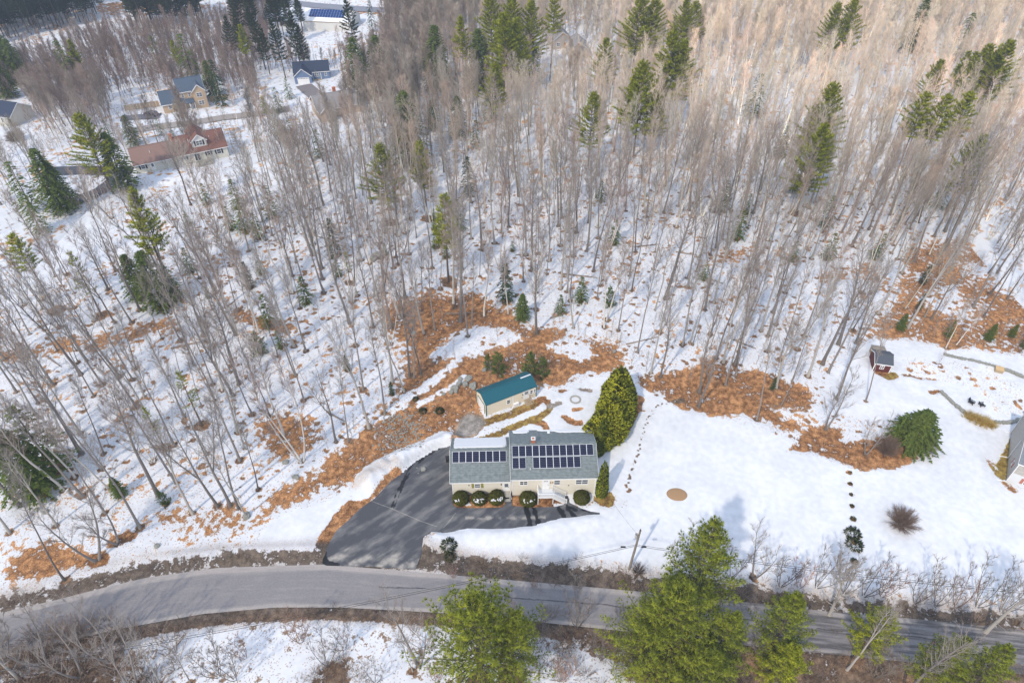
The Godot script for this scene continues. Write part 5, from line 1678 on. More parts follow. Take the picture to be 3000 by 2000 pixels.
		var w: String = ["tall pale grey boulder nearest the outbuilding's rear left corner", "broad grey boulder behind the tall pale one near the outbuilding", "dark rounded boulder amid the boulder group by the outbuilding", "dark boulder wedged right of the rounded one in the boulder group", "low flat boulder at the back of the boulder group", "large lichen grey boulder at the left of the boulder group", "low grey stone at the foot of the boulder group's left end", "small stone in leaves under the left boulders", "grey boulder half buried left of the small pines", "pale stone above the half buried boulder left of the small pines", "lone small stone left of the boulder group", "grey stone at the upper end of the driveway snow bank", "grey boulder in the leafy slope left of the driveway", "mossy boulder below the other, on the slope left of the driveway", "brown boulder at the foot of the roadside tree clump", "dark stone between the leaning trees at lower left", "grey rock beside trunks up the leafy slope", "small brown stone on the roadside snow at left", "long flat rock ledge in the snowy mid forest", "small rock at the edge of leaves above the big arborvitae"][k]
		var o := obj("boulder", rocks[k % 4])
		o.position = on(Vector2(b[0], b[1]), 0.25 * b[4])
		o.rotation = Vector3(0, k * 1.3, 0)
		o.scale = Vector3(b[2], b[4], b[3])
		tag(o, w, "boulder", "boulders and field stones")
		k += 1
	# pebbly washout left of the yard
	var mm := MultiMesh.new()
	mm.transform_format = MultiMesh.TRANSFORM_3D
	mm.mesh = rocks[1]
	mm.instance_count = 420
	rng.seed = 95
	var c0 := Vector2(-18.48, -75.26)
	for q in 420:
		var p := c0 + Vector2(rng.randfn() * 2.2, rng.randfn() * 3.0)
		var s := rng.randf_range(0.12, 0.42)
		mm.set_instance_transform(q, Transform3D(Basis(Vector3.UP, rng.randf() * TAU).scaled(Vector3(s, s * 0.7, s * 0.9)), on(p, 0.08)))
	var mi := MultiMeshInstance3D.new()
	mi.multimesh = mm
	mi.name = "cobble_gravel"
	add_child(mi)
	tag(mi, "pale loose stones washed out on the leafy slope left of the outbuilding", "gravel", "", "stuff")
	# low stone walls, grass clumps and odds in the right hand yard
	stone_wall("low curved stone edging wall running from mid snow to the grass clumps", [Vector2(76.08, -84.29), Vector2(76.61, -82.47), Vector2(77.25, -80.68), Vector2(77.93, -78.94)])
	stone_wall("low dark stone edging between the grass clumps and the neighbour house", [Vector2(81.78, -77.08), Vector2(83.55, -76.92), Vector2(85.42, -77.15), Vector2(87, -77.69)])
	stone_wall("long stone retaining wall along the upper right snow", [Vector2(81.18, -93.89), Vector2(83.17, -92.95), Vector2(85.91, -92.03), Vector2(88.52, -90.93), Vector2(90.91, -89.49), Vector2(93.48, -87.37), Vector2(95.67, -85.82)])
	rng.seed = 97
	var sw := MB.new()
	for q in 90:
		tuft(sw, Vector3(rng.randfn() * 0.45, 0.05, rng.randfn() * 0.45), Vector3(rng.randfn() * 0.4, 1, rng.randfn() * 0.4).normalized(), 1.3, 0.035, 8, Color(0.58, 0.42, 0.15), 0.5)
	var straw := sw.mesh(M.leaf)
	bush("ornamental_grass", "left straw yellow ornamental grass clump at the curved stone edging", "grass clump", straw, Vector2(78.41, -78), Vector3(1, 1, 1), "straw grass clumps")
	bush("ornamental_grass", "wider straw yellow grass clump, nearer the neighbour house", "grass clump", straw, Vector2(79.69, -77.08), Vector3(1.1, 0.95, 1.1), "straw grass clumps")
	bush("ornamental_grass", "straw grass clump between the other two on the edging", "grass clump", straw, Vector2(80.67, -76.62), Vector3(0.95, 0.85, 0.95), "straw grass clumps")
	k = 0
	for p: Vector2 in [Vector2(80.15, -81.49), Vector2(81.65, -80.92)]:
		var ch := thing("garden_chair", ["dark lounge chair on a bare ring of ground in the right yard", "dark low chair beside the other in the right yard's snow"][k], "chair", on(p, 0.05), 0.6 + k, "dark chairs in the snow")
		mb = MB.new(); mb.box(Vector3(0, 0.35, 0), Vector3(0.7, 0.08, 0.8)); part("seat", mb, M.dark, ch)
		mb = MB.new(); mb.slab(Vector3(-0.35, 1.0, -0.6), Vector3(0.35, 1.0, -0.6), Vector3(0.35, 0.4, -0.35), Vector3(-0.35, 0.4, -0.35), 0.08); part("backrest", mb, M.dark, ch)
		for s: float in [-1.0, 1.0]:
			mb = MB.new(); mb.beam(Vector3(s * 0.38, 0.55, -0.4), Vector3(s * 0.38, 0.55, 0.45), 0.1, 0.05); part("armrest", mb, M.dark, ch)
			for z: float in [-0.35, 0.4]:
				mb = MB.new(); mb.box(Vector3(s * 0.36, 0.2, z), Vector3(0.07, 0.5, 0.07)); part("leg", mb, M.dark, ch)
		k += 1
	var ws := thing("firewood_shelter", "tan firewood box with a white board against the retaining wall", "wood box", on(Vector2(88.18, -89.67)), -0.4)
	mb = MB.new(); mb.box(Vector3(0.9, 0.45, 0), Vector3(1.3, 0.9, 0.9)); part("box", mb, M.wood, ws)
	mb = MB.new(); mb.slab(Vector3(0.2, 1.05, -0.55), Vector3(1.6, 1.05, -0.55), Vector3(1.6, 0.9, 0.55), Vector3(0.2, 0.9, 0.55), 0.06); part("lid", mb, flat(0.5, 0.35, 0.18), ws)
	mb = MB.new(); mb.box(Vector3(-0.6, 0.45, 0.1), Vector3(0.9, 0.8, 0.07)); part("board", mb, M.offwhite, ws)
	# oval edging round the bare patch in the lawn
	var dome := SphereMesh.new()
	dome.radius = 1.3
	dome.height = 0.5
	dome.radial_segments = 28
	dome.rings = 10
	dome.material = grainy(lin(0.20, 0.12, 0.065), lin(0.46, 0.30, 0.17), Vector3(0.9, 0.9, 0.9), 61, 0.95, 0.3)
	var oo := obj("round_cover", dome)
	oo.position = on(Vector2(25.37, -62.42), 0.1)
	tag(oo, "flat oval leaf covered mound alone in the clean snow lawn", "mound")
	oo.scale = Vector3(1.25, 1, 0.95)
	# shrubs standing in the snow
	var brown := twig_ball(98, 2.3, 2.2, 190, 40, Color(0.15, 0.11, 0.085), Color(0.24, 0.17, 0.13))
	bush("bare_shrub", "large round bare brown shrub alone on the right lawn", "shrub", brown, Vector2(57.69, -57.2), Vector3(1.3, 1.1, 1.3))
	bush("bare_shrub", "dark bare round shrub at the foot of the utility pole", "shrub", twig_ball(99, 1.8, 1.25, 60, 26, Color(0.07, 0.05, 0.04), Color(0.13, 0.09, 0.06)), Vector2(17.6, -49.49), Vector3.ONE)
	bush("bare_shrub", "bare brown twiggy shrub leaning before the broad yard evergreen", "shrub", brown, Vector2(60.72, -70.68), Vector3(1.1, 1.5, 1.1))
	bush("bare_shrub", "round bare shrub by the edge house at far left", "shrub", brown, Vector2(-143.48, -186.01), Vector3(1.5, 1.2, 1.5))
	var juniper := clipped(74, 420, func(): return ball_point(1.0, 0.5, 0.25, 0.8), 0.4, 0.08, Color(0.03, 0.05, 0.02), Color(0.09, 0.10, 0.035), 0.2)
	k = 0
	for b: Array in [[-9.12, -53.4, 1.0], [-8.76, -51.76, 0.7], [49.85, -55.47, 1.0], [49.34, -53.67, 1.05], [48.42, -51.06, 0.5], [53.63, -66.56, 0.3], [52.86, -64.46, 0.28], [52.24, -62.48, 0.26], [51.61, -60.37, 0.3], [50.92, -58.08, 0.4], [-15.35, -79.65, 0.6], [-12.52, -79.65, 0.7], [-16.94, -82.47, 0.5]]:
		bush("low_evergreen", ["dark low evergreen on the snow island by the driveway mouth", "small evergreen tuft below the other on the snow island", "upper of two ragged dark evergreens in the right lawn", "lower of two ragged dark evergreens in the right lawn", "tiny shrub nearest the road in the lawn's planted row", "first tiny seedling below the leaf island on the right lawn", "second tiny seedling down the right lawn's planted row", "third tiny seedling down the right lawn's planted row", "fourth tiny seedling down the right lawn's planted row", "fifth seedling, just above the ragged evergreens", "small green tuft in leaves left of the gravel patch", "green tuft in leaves nearest the gravel patch", "small green tuft beside pale stones on the slope"][k], "shrub", juniper, Vector2(b[0], b[1]), Vector3.ONE * b[2], "low evergreens in snow and leaves")
		k += 1

func stone_wall(label: String, pts: Array) -> void:
	var o := thing("stone_wall", label, "stone wall", Vector3.ZERO, 0, "stone edging walls")
	var mesh := boulder(96)
	for s in pts.size() - 1:
		var a: Vector2 = pts[s]
		var b: Vector2 = pts[s + 1]
		var n := int(a.distance_to(b) / 0.6) + 1
		for k in n:
			var m := obj("stone", mesh, o)
			m.position = on(a.lerp(b, (k + 0.5) / n), 0.22)
			m.rotation.y = rng.randf() * TAU
			m.scale = Vector3(0.85, 0.75, 0.8) * rng.randf_range(0.85, 1.2)

# ---------------------------------------------------------------- the woods
const EYE := Vector3(0, 88.0, 0)
var tree_kinds := {}
var trees := []          # bare trees: [x, z, kind, height, yaw, tilt]
var greens := []         # evergreens: [x, z, kind, height]
var land := []           # landmarks used in labels
var used_labels := {}

func seen_at(x: float, z: float, mx: float) -> bool:
	var a := deg_to_rad(42.0)
	var v := Vector3(x, terr(x, z), z) - EYE
	var dz := v.dot(Vector3(0, -sin(a), -cos(a)))
	var up := v.dot(Vector3(0, cos(a), -sin(a)))
	return dz > 20.0 and absf(x) < dz * 0.75 + mx and up > -dz * 0.5 - 14.0

func nth(n: int) -> String:
	var ones := ["nearest", "second nearest", "third nearest", "fourth nearest", "fifth nearest", "sixth nearest", "seventh nearest", "eighth nearest", "ninth nearest", "tenth nearest", "eleventh nearest", "twelfth nearest", "thirteenth nearest", "fourteenth nearest", "fifteenth nearest", "sixteenth nearest", "seventeenth nearest", "eighteenth nearest", "nineteenth nearest"]
	if n < 19:
		return ones[n]
	var tens: String = ["twent", "thirt", "fort", "fift", "sixt", "sevent"][mini((n + 1) / 10 - 2, 5)]
	return tens + "ieth nearest" if (n + 1) % 10 == 0 else tens + "y-" + ("first nearest" if (n + 1) % 10 == 1 else ones[(n + 1) % 10 - 1])

# sorts what stands round each landmark by distance and words where it stands
func placed_labels(list: Array, words: Callable) -> Array:
	var by := {}
	for k in list.size():
		var p := Vector2(list[k][0], list[k][1])
		var best := 0
		for m in land.size():
			if p.distance_squared_to(land[m][1]) < p.distance_squared_to(land[best][1]):
				best = m
		var d: Vector2 = p - (land[best][1] as Vector2)
		var side := ("right of" if d.x > 0 else "left of") if absf(d.x) > absf(d.y) else ("behind" if d.y < 0 else "in front of")
		var key: String = words.call(list[k]) + "|" + side + " " + land[best][0]
		if not by.has(key): by[key] = []
		by[key].append([d.length(), k])
	var out := []
	out.resize(list.size())
	for key: String in by:
		var row: Array = by[key]
		row.sort()
		var pair := key.split("|")
		for n in row.size():
			out[row[n][1]] = shorter("%s, %s %s" % [pair[0], nth(n), pair[1]] if row.size() > 1 else "%s %s" % [pair[0], pair[1]])
	return out

func shorter(s: String) -> String:
	return s.substr(s.find(" ") + 1) if s.split(" ").size() > 16 else s

func make_landmarks() -> void:
	for q in [["the teal roofed outbuilding", Vector2(-1, -83)], ["the solar panelled house", Vector2(2, -66)], ["the paved driveway", Vector2(-20.24, -56.91)], ["the fire ring", Vector2(11.1, -82.3)],
		["the red shed", Vector2(67.64, -89.31)], ["the arborvitae clump", Vector2(19.53, -80.04)], ["the red roofed house", Vector2(-90, -170)], ["the tan house", Vector2(-103, -211)], ["the blue house", Vector2(-68, -236)],
		["the white barn", Vector2(-76, -303)], ["the boulder group", Vector2(-8.61, -86.25)], ["the round yard evergreen", Vector2(63.91, -70.33)], ["the utility pole", Vector2(16.4, -49.85)],
		["the oval mound", Vector2(25.37, -62.42)], ["the far left road", Vector2(-61, -42.36)], ["the leaning white birch", Vector2(-0.76, -106.18)], ["the curved stone edging", Vector2(76.73, -80.84)], ["the orange leaf slope", Vector2(87.93, -102.79)],
		["the navy roofed cabin", Vector2(-3, -257)], ["the grey gabled houses", Vector2(22, -250)], ["the cobble washout", Vector2(-18.48, -75.26)], ["the driveway snow bank", Vector2(-13.83, -69.63)], ["the long rock ledge", Vector2(-30.44, -125.6)],
		["the roadside tree clump", Vector2(-44.9, -58.08)], ["the left wood edge", Vector2(-83.15, -76.16)], ["the snowy field at left", Vector2(-102.42, -124.95)], ["the round bare shrub", Vector2(57.69, -57.2)], ["the neighbour house", Vector2(82, -70)],
		["the mid forest hollow", Vector2(-51.18, -92.95)], ["the ragged twin pines", Vector2(89.24, -196.19)], ["the three bright pines", Vector2(122.53, -178.03)], ["the far right ridge", Vector2(155.59, -224.67)], ["the big roadside pine", Vector2(24.57, -40.99)],
		["the leafless oaks mid wood", Vector2(-27.7, -186.77)], ["the upper snow gap", Vector2(54.97, -168.04)], ["the straight maples", Vector2(32.09, -112.65)], ["the dark hemlock clump", Vector2(-73.97, -110.37)], ["the lower right road", Vector2(54.81, -38.76)],
		["the tall spruce in mid wood", Vector2(-11.22, -154.89)], ["the leafy patch at left", Vector2(-37.74, -74.66)], ["the orange leaf patch", Vector2(39.46, -84.13)]]:
		land.append(q)

func make_trees() -> void:
	var grey := Color(0.225, 0.205, 0.19)
	var dark := Color(0.135, 0.12, 0.11)
	var pale := Color(0.40, 0.38, 0.345)
	var birch := Color(0.60, 0.58, 0.54)
	var twg := Color(0.34, 0.30, 0.272)
	var base := {"h": 22.0, "r": 0.19, "start": 0.48, "spread": 0.14, "branches": 26, "subs": 5, "twigs": 7, "twig": 1.0, "tr": 0.009, "bark": grey, "twigcol": twg, "up": 0.9}
	var mk := func(seed_: int, over: Dictionary) -> Dictionary:
		var o := base.duplicate()
		o.merge(over, true)
		var r := bare_tree(seed_, o)
		return {"trunk": r[0], "crown": r[1], "mb": [r[2], r[3]], "h": o.h}
	tree_kinds.slender0 = mk.call(101, {})
	tree_kinds.slender1 = mk.call(102, {"r": 0.16, "start": 0.55, "spread": 0.13, "bark": dark})
	tree_kinds.slender2 = mk.call(103, {"r": 0.17, "wob": 0.09, "spread": 0.18, "bark": pale * 0.85})
	tree_kinds.slender3 = mk.call(108, {"r": 0.13, "start": 0.5, "spread": 0.11, "branches": 22})
	tree_kinds.forked0 = mk.call(104, {"bark": dark * 1.25, "r": 0.25, "fork": true, "spread": 0.2, "start": 0.35, "branches": 26})
	tree_kinds.forked1 = mk.call(105, {"r": 0.23, "fork": true, "spread": 0.17, "wob": 0.08, "branches": 26, "bark": pale})
	tree_kinds.big0 = mk.call(106, {"h": 24.0, "r": 0.33, "bark": dark * 1.2, "start": 0.4, "spread": 0.22, "branches": 32, "subs": 6, "twigs": 7, "up": 0.7})
	tree_kinds.birch0 = mk.call(107, {"h": 13.0, "r": 0.11, "stems": 3, "lean": 0.22, "bark": birch, "twigcol": Color(0.30, 0.22, 0.19), "branches": 30, "spread": 0.14, "start": 0.35})
	tree_kinds.birch1 = mk.call(109, {"h": 14.0, "r": 0.13, "wob": 0.11, "bark": birch, "twigcol": Color(0.32, 0.25, 0.21), "spread": 0.16})
	tree_kinds.broad0 = mk.call(110, {"h": 13.0, "r": 0.26, "start": 0.18, "spread": 0.36, "branches": 26, "subs": 7, "twigs": 10, "twig": 0.75, "up": 0.55, "fork": true, "bark": pale, "tr": 0.009})
	tree_kinds.broad1 = mk.call(111, {"h": 12.0, "r": 0.22, "start": 0.16, "spread": 0.32, "branches": 24, "subs": 7, "twigs": 10, "twig": 0.7, "up": 0.7, "stems": 2, "lean": 0.25, "bark": grey, "tr": 0.009})
	tree_kinds.stems0 = mk.call(112, {"h": 8.5, "r": 0.08, "start": 0.22, "spread": 0.2, "branches": 44, "subs": 4, "twigs": 8, "twig": 0.55, "stems": 4, "lean": 0.3, "bark": grey * 0.72, "twigcol": twg * 0.75, "tr": 0.008})
	tree_kinds.stems1 = mk.call(113, {"h": 7.0, "r": 0.06, "start": 0.2, "spread": 0.2, "branches": 44, "subs": 4, "twigs": 8, "twig": 0.5, "stems": 5, "lean": 0.35, "bark": Color(0.27, 0.19, 0.16), "twigcol": Color(0.33, 0.22, 0.18), "tr": 0.007})
	tree_kinds.bushy0 = mk.call(116, {"h": 15.0, "r": 0.15, "start": 0.28, "spread": 0.19, "branches": 28, "subs": 6, "twigs": 11, "twig": 1.1, "tr": 0.014, "up": 1.1})
	tree_kinds.bushy1 = mk.call(117, {"h": 14.0, "r": 0.13, "start": 0.2, "spread": 0.2, "branches": 34, "subs": 5, "twigs": 12, "twig": 1.1, "tr": 0.014, "stems": 3, "lean": 0.2, "up": 1.2, "twigcol": Color(0.335, 0.295, 0.272)})
	tree_kinds.sapling0 = mk.call(114, {"h": 7.0, "r": 0.045, "start": 0.25, "spread": 0.16, "branches": 16, "subs": 3, "twigs": 4, "twig": 0.5, "tr": 0.008})
	tree_kinds.sapling1 = mk.call(115, {"h": 6.0, "r": 0.04, "start": 0.2, "spread": 0.2, "branches": 18, "subs": 3, "twigs": 5, "twig": 0.5, "wob": 0.1, "tr": 0.008, "stems": 2, "lean": 0.2})
	# evergreens
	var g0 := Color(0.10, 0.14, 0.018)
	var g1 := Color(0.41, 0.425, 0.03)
	var mkp := func(seed_: int, o: Dictionary) -> Dictionary:
		var d := {"h": 18.0, "r": 0.22, "start": 0.3, "rad": 5.8, "whorls": 17, "per": 6, "tr": 0.5, "tw": 0.045, "n": 8, "c0": g0, "c1": g1, "gapl": 0.42}
		d.merge(o, true)
		var r := pine(seed_, d)
		return {"trunk": r[0], "crown": r[1], "mb": [r[2], r[3]], "h": d.h}
	var mkh := func(seed_: int, o: Dictionary) -> Dictionary:
		var d := {"h": 12.0, "r": 0.16, "start": 0.06, "rad": 3.7, "whorls": 32, "per": 8, "gapl": 0.38, "sl": 0.6, "sw": 0.12, "c0": Color(0.035, 0.058, 0.014), "c1": Color(0.125, 0.165, 0.03)}
		d.merge(o, true)
		var r := hemlock(seed_, d)
		return {"trunk": r[0], "crown": r[1], "mb": [r[2], r[3]], "h": d.h}
	tree_kinds.pine0 = mkp.call(201, {})
	tree_kinds.pine1 = mkp.call(202, {"rad": 3.0, "start": 0.45, "gap": 0.3})
	tree_kinds.tallpine0 = mkp.call(203, {"h": 20.0, "start": 0.6, "rad": 3.6, "whorls": 10, "per": 6, "gap": 0.15})
	tree_kinds.thinpine0 = mkp.call(204, {"h": 16.0, "start": 0.4, "rad": 2.4, "whorls": 13, "per": 4, "gap": 0.4, "n": 7, "bushy": false})
	tree_kinds.bigpine0 = mkp.call(205, {"h": 19.0, "rad": 8.6, "whorls": 19, "per": 8, "start": 0.12, "taper": 0.6, "tr": 0.42, "tw": 0.032, "n": 15, "gapl": 0.6, "side": 1.0, "up1": 1.1, "c0": Color(0.045, 0.08, 0.014), "c1": Color(0.34, 0.37, 0.04), "gap": 0.1})
	tree_kinds.bigpine1 = mkp.call(206, {"h": 22.0, "rad": 6.2, "whorls": 24, "per": 6, "start": 0.25, "taper": 0.8, "tr": 0.42, "tw": 0.032, "n": 14, "gapl": 0.55, "side": 0.9, "up1": 1.0, "c0": Color(0.04, 0.075, 0.014), "c1": Color(0.33, 0.365, 0.04)})
	tree_kinds.hemlock0 = mkh.call(211, {})
	tree_kinds.hemlock1 = mkh.call(212, {"rad": 3.6, "gap": 0.42, "per": 7, "whorls": 24, "c1": Color(0.15, 0.20, 0.035)})
	tree_kinds.broadhemlock0 = mkh.call(216, {"h": 8.0, "rad": 4.6, "whorls": 26, "per": 11, "sl": 0.7, "sw": 0.14, "c1": Color(0.13, 0.165, 0.035), "gap": 0.25})
	tree_kinds.spruce0 = mkh.call(213, {"rad": 2.5, "whorls": 24, "per": 6, "gap": 0.3, "c0": Color(0.015, 0.032, 0.018), "c1": Color(0.065, 0.105, 0.04)})
	tree_kinds.darkpine0 = mkp.call(214, {"h": 18.0, "rad": 3.4, "start": 0.35, "whorls": 13, "n": 7, "tw": 0.05, "c0": Color(0.014, 0.03, 0.014), "c1": Color(0.05, 0.075, 0.028)})
	tree_kinds.bushpine0 = mkp.call(215, {"h": 5.0, "r": 0.08, "rad": 1.9, "start": 0.05, "whorls": 9, "per": 6, "tr": 0.32, "tw": 0.03, "gapl": 0.3, "c0": Color(0.04, 0.08, 0.02), "c1": Color(0.17, 0.24, 0.05), "gap": 0.15})

func gather_trees() -> void:
	# evergreens measured one by one: ground place, kind, height
	greens = [[-70.68, -112.8, "pine1", 23.8], [-71.15, -108.14, "hemlock0", 14], [-76.59, -111.28, "hemlock0", 11], [-69.04, -110.37, "hemlock1", 9], [-92.25, -107.01, "tallpine0", 18], [-82.52, -105.62, "thinpine0", 15], [-52.45, -76.5, "thinpine0", 13], [-56.94, -71.66, "thinpine0", 10], [-72.63, -67.06, "hemlock1", 15], [-73.11, -62.94, "hemlock0", 16], [-47.55, -102.27, "hemlock1", 8], [-55.04, -114.4, "spruce0", 7], [-47.41, -94.36, "bushpine0", 5], [-43.9, -95.79, "hemlock1", 4.5], [-60.13, -62.35, "hemlock0", 4.5], [-52.66, -60.8, "bushpine0", 3], [-42.02, -109.25, "hemlock1", 7], [-39.32, -126.26, "spruce0", 10], [-62.21, -135.98, "hemlock1", 9], [-30.14, -89.76, "spruce0", 4], [-21.19, -83.71, "spruce0", 3.2], [-13.46, -116.42, "pine1", 21], [-11.01, -152.35, "spruce0", 11], [-20.24, -141.64, "pine1", 19.6], [-28.91, -140, "pine0", 19.6], [-1.26, -109.81, "spruce0", 10], [2.05, -104.36, "hemlock0", 6.5], [9.63, -105.96, "hemlock1", 5], [14.05, -109.81, "hemlock1", 6.5], [19.9, -108.69, "bushpine0", 4.5], [-2.38, -89.13, "bushpine0", 5], [3.24, -88.6, "bushpine0", 5.5], [5.61, -88.42, "bushpine0", 4.5], [-4.41, -90.39, "bushpine0", 3.2], [-27.44, -169.81, "hemlock0", 20.4], [-29.81, -183.5, "hemlock0", 11], [-15.29, -186.18, "hemlock0", 12], [-6.16, -197.1, "hemlock1", 11], [-23.12, -191.13, "hemlock0", 9], [-10.09, -179.5, "hemlock1", 8], [-4.72, -191.53, "pine0", 18.2], [6.28, -229.31, "hemlock0", 13], [2.28, -228.97, "hemlock1", 10], [20.4, -167.49, "pine0", 19.6], [33.09, -172.36, "pine0", 25.2], [37.81, -174.33, "pine0", 16.8], [31.5, -177.87, "pine1", 19.6], [43.79, -191.86, "pine0", 25.2], [47.57, -193.42, "pine0", 22.4], [41.4, -188.69, "pine1", 18.2], [27.36, -208.2, "pine0", 18.2], [-2.43, -206.96, "pine0", 26.6], [1.79, -210.68, "pine0", 23.8], [0, -221.45, "hemlock0", 16.8], [-6.38, -230.08, "pine0", 25.2], [-0.52, -222.57, "pine0", 26.6], [6.32, -226.73, "pine0", 23.8], [12.47, -224.34, "tallpine0", 25.2], [39.19, -223.32, "pine0", 25.2], [43.59, -224.04, "pine0", 23.8], [54.3, -229.49, "pine0", 21], [58.96, -234.75, "pine0", 18.2], [100.53, -224.88, "pine0", 19.6], [104.96, -223.99, "pine0", 21], [134.13, -237.57, "hemlock0", 16.8], [77.02, -161.52, "pine0", 23.8], [76.48, -161.63, "pine1", 19.6], [68.67, -143.76, "pine0", 22.4], [74.99, -164.7, "thinpine0", 18.2], [74.91, -150.7, "pine1", 16.8], [73.6, -162.17, "thinpine0", 16.8], [95.4, -153.52, "tallpine0", 25.2], [99.86, -152.25, "tallpine0", 25.2], [105.16, -153.29, "tallpine0", 25.2], [105.38, -144.47, "pine0", 19.6], [116.1, -188.38, "pine0", 18.2], [129.92, -190.95, "pine0", 21], [132, -186.86, "pine0", 23.8], [128.28, -197.34, "pine1", 16.8], [132.96, -191.07, "pine0", 19.6], [130.37, -196.67, "pine0", 16.8], [147.54, -232.14, "hemlock1", 14.4], [70.55, -194.07, "hemlock1", 13.2], [70.74, -153.32, "hemlock1", 8], [108.9, -168.16, "hemlock1", 8], [103.71, -146.13, "hemlock1", 8], [55.49, -166.24, "hemlock1", 6], [72.78, -171.3, "hemlock1", 9], [76.11, -101.24, "hemlock0", 4], [82.61, -107.59, "spruce0", 4], [87.13, -116.18, "spruce0", 5], [84.54, -99.22, "hemlock1", 4], [91.79, -98.23, "hemlock0", 4], [96.81, -99.22, "hemlock0", 3], [97.55, -95.79, "hemlock0", 4], [46.37, -84.97, "spruce0", 3], [40.91, -117.39, "hemlock1", 5], [69.8, -124.95, "hemlock1", 7], [80.42, -124.95, "hemlock1", 7], [65.84, -72.46, "broadhemlock0", 8], [63.3, -73.55, "hemlock1", 6.5], [-100.64, -153.12, "pine0", 21], [-98.91, -156.43, "hemlock0", 15.6], [-107.93, -182.92, "hemlock0", 9], [-103.07, -190.17, "hemlock1", 5], [-109.51, -145.16, "hemlock0", 16.8], [-108.6, -145.93, "hemlock0", 13.2], [-117.32, -145.93, "hemlock1", 13.2], [-109.93, -135.94, "hemlock1", 10.8], [-75.31, -148.41, "hemlock1", 6], [-67.19, -146.75, "hemlock1", 8], [-57.54, -141.98, "hemlock1", 9], [-58.39, -133.11, "hemlock1", 7], [-95.37, -181.75, "hemlock1", 5], [-93.51, -190.14, "hemlock1", 5], [-114.92, -184.1, "hemlock1", 7], [-92.33, -212.86, "spruce0", 15], [-98, -221.32, "hemlock0", 12], [-72.42, -218.54, "hemlock1", 7], [-72.68, -206.77, "hemlock1", 8], [-67.83, -188.31, "hemlock1", 9], [-72.93, -195.98, "pine1", 9], [-62.08, -181.16, "hemlock1", 8], [-52.86, -174.42, "hemlock1", 8], [-49.09, -217.79, "hemlock0", 19.2], [-43.21, -222.81, "hemlock0", 18], [-24.22, -222.01, "hemlock0", 20.4], [-10.48, -220.32, "hemlock0", 19.2], [-15.58, -220.42, "pine1", 22.4], [-107.5, -230.64, "hemlock1", 18], [-146.52, -227.27, "hemlock1", 16.8], [-144.36, -230.44, "pine1", 15.4], [-126.57, -248.99, "hemlock1", 12], [-115.36, -240.58, "pine1", 12.6], [-73.9, -242.01, "darkpine0", 20.4], [-79.1, -239.03, "darkpine0", 19.2], [-88.85, -248.85, "darkpine0", 19.2], [-56.67, -253.88, "darkpine0", 21.6], [-56.52, -290.06, "spruce0", 12], [-96.03, -251.96, "darkpine0", 18], [-100.8, -254.63, "darkpine0", 16.8], [-85.76, -243.19, "darkpine0", 15.6], [-72.14, -241.06, "darkpine0", 16.8], [-92.46, -243.32, "pine1", 16.8], [-3.71, -34.72, "bigpine0", 21], [0, -34.93, "bigpine1", 17], [22.72, -42.03, "bigpine1", 23], [18.58, -35.89, "bigpine0", 20], [24.21, -35.43, "bigpine1", 16], [16.3, -36.31, "bigpine0", 15], [31.72, -36.82, "bigpine1", 17], [43.34, -37.69, "pine0", 12.5], [49.32, -33.7, "bigpine1", 14], [53.19, -31.97, "bigpine1", 15], [30.83, -33.34, "pine0", 13], [21.22, -31.08, "bigpine0", 15]]
	rng.seed = 300
	for q: Array in [[[Vector2(-255.41, -355.08), Vector2(-221.02, -355.08), Vector2(-193.16, -344.08), Vector2(-182.4, -323.56), Vector2(-184.52, -308.79), Vector2(-193.31, -308.79), Vector2(-206.19, -285.25), Vector2(-209.07, -276.31)], 58, "darkpine0"], [[Vector2(-171.76, -323.56), Vector2(-156.94, -328.56), Vector2(-137.64, -326.06), Vector2(-130.97, -306.37), Vector2(-143.7, -301.57), Vector2(-157.08, -299.19)], 13, "darkpine0"], [[Vector2(-61.77, -331.83), Vector2(-30.24, -325.95), Vector2(-2.91, -313.99), Vector2(-2.81, -300.04), Vector2(-25.6, -302.21), Vector2(-54.32, -312.01)], 22, "darkpine0"], [[Vector2(-193.6, -263.51), Vector2(-169.17, -240.15), Vector2(-161.33, -219.74), Vector2(-168.05, -219.74)], 8, "hemlock0"]]:
		var poly := PackedVector2Array(q[0])
		var lo := poly[0]
		var hi := poly[0]
		for p in poly:
			lo = lo.min(p); hi = hi.max(p)
		var got := 0
		while got < q[1]:
			var p := Vector2(rng.randf_range(lo.x, hi.x), rng.randf_range(lo.y, hi.y))
			if Geometry2D.is_point_in_polygon(p, poly):
				greens.append([p.x, p.y, q[2], rng.randf_range(12, 17)])
				got += 1
	# scattered young hemlocks of the understory
	var under := [Vector2(-81.98, -155.3), Vector2(-41.68, -145.11), Vector2(-20.84, -145.06), Vector2(26.04, -154.55), Vector2(84.22, -147.72), Vector2(72.17, -114.99), Vector2(14.98, -122.36), Vector2(-22.76, -124.95), Vector2(-47.62, -103.83), Vector2(-65.76, -97.73)]
	var up := PackedVector2Array(under)
	var n := 0
	while n < 30:
		var p := Vector2(rng.randf_range(-90, 90), rng.randf_range(-165, -85))
		if Geometry2D.is_point_in_polygon(p, up):
			greens.append([p.x, p.y, ["hemlock1", "thinpine0", "hemlock1"][n % 3], rng.randf_range(2.5, 8.5)])
			n += 1
	# bare trees measured one by one
	var kinds := ["slender0", "slender1", "slender2", "forked0", "slender3", "forked1"]
	var k := 0
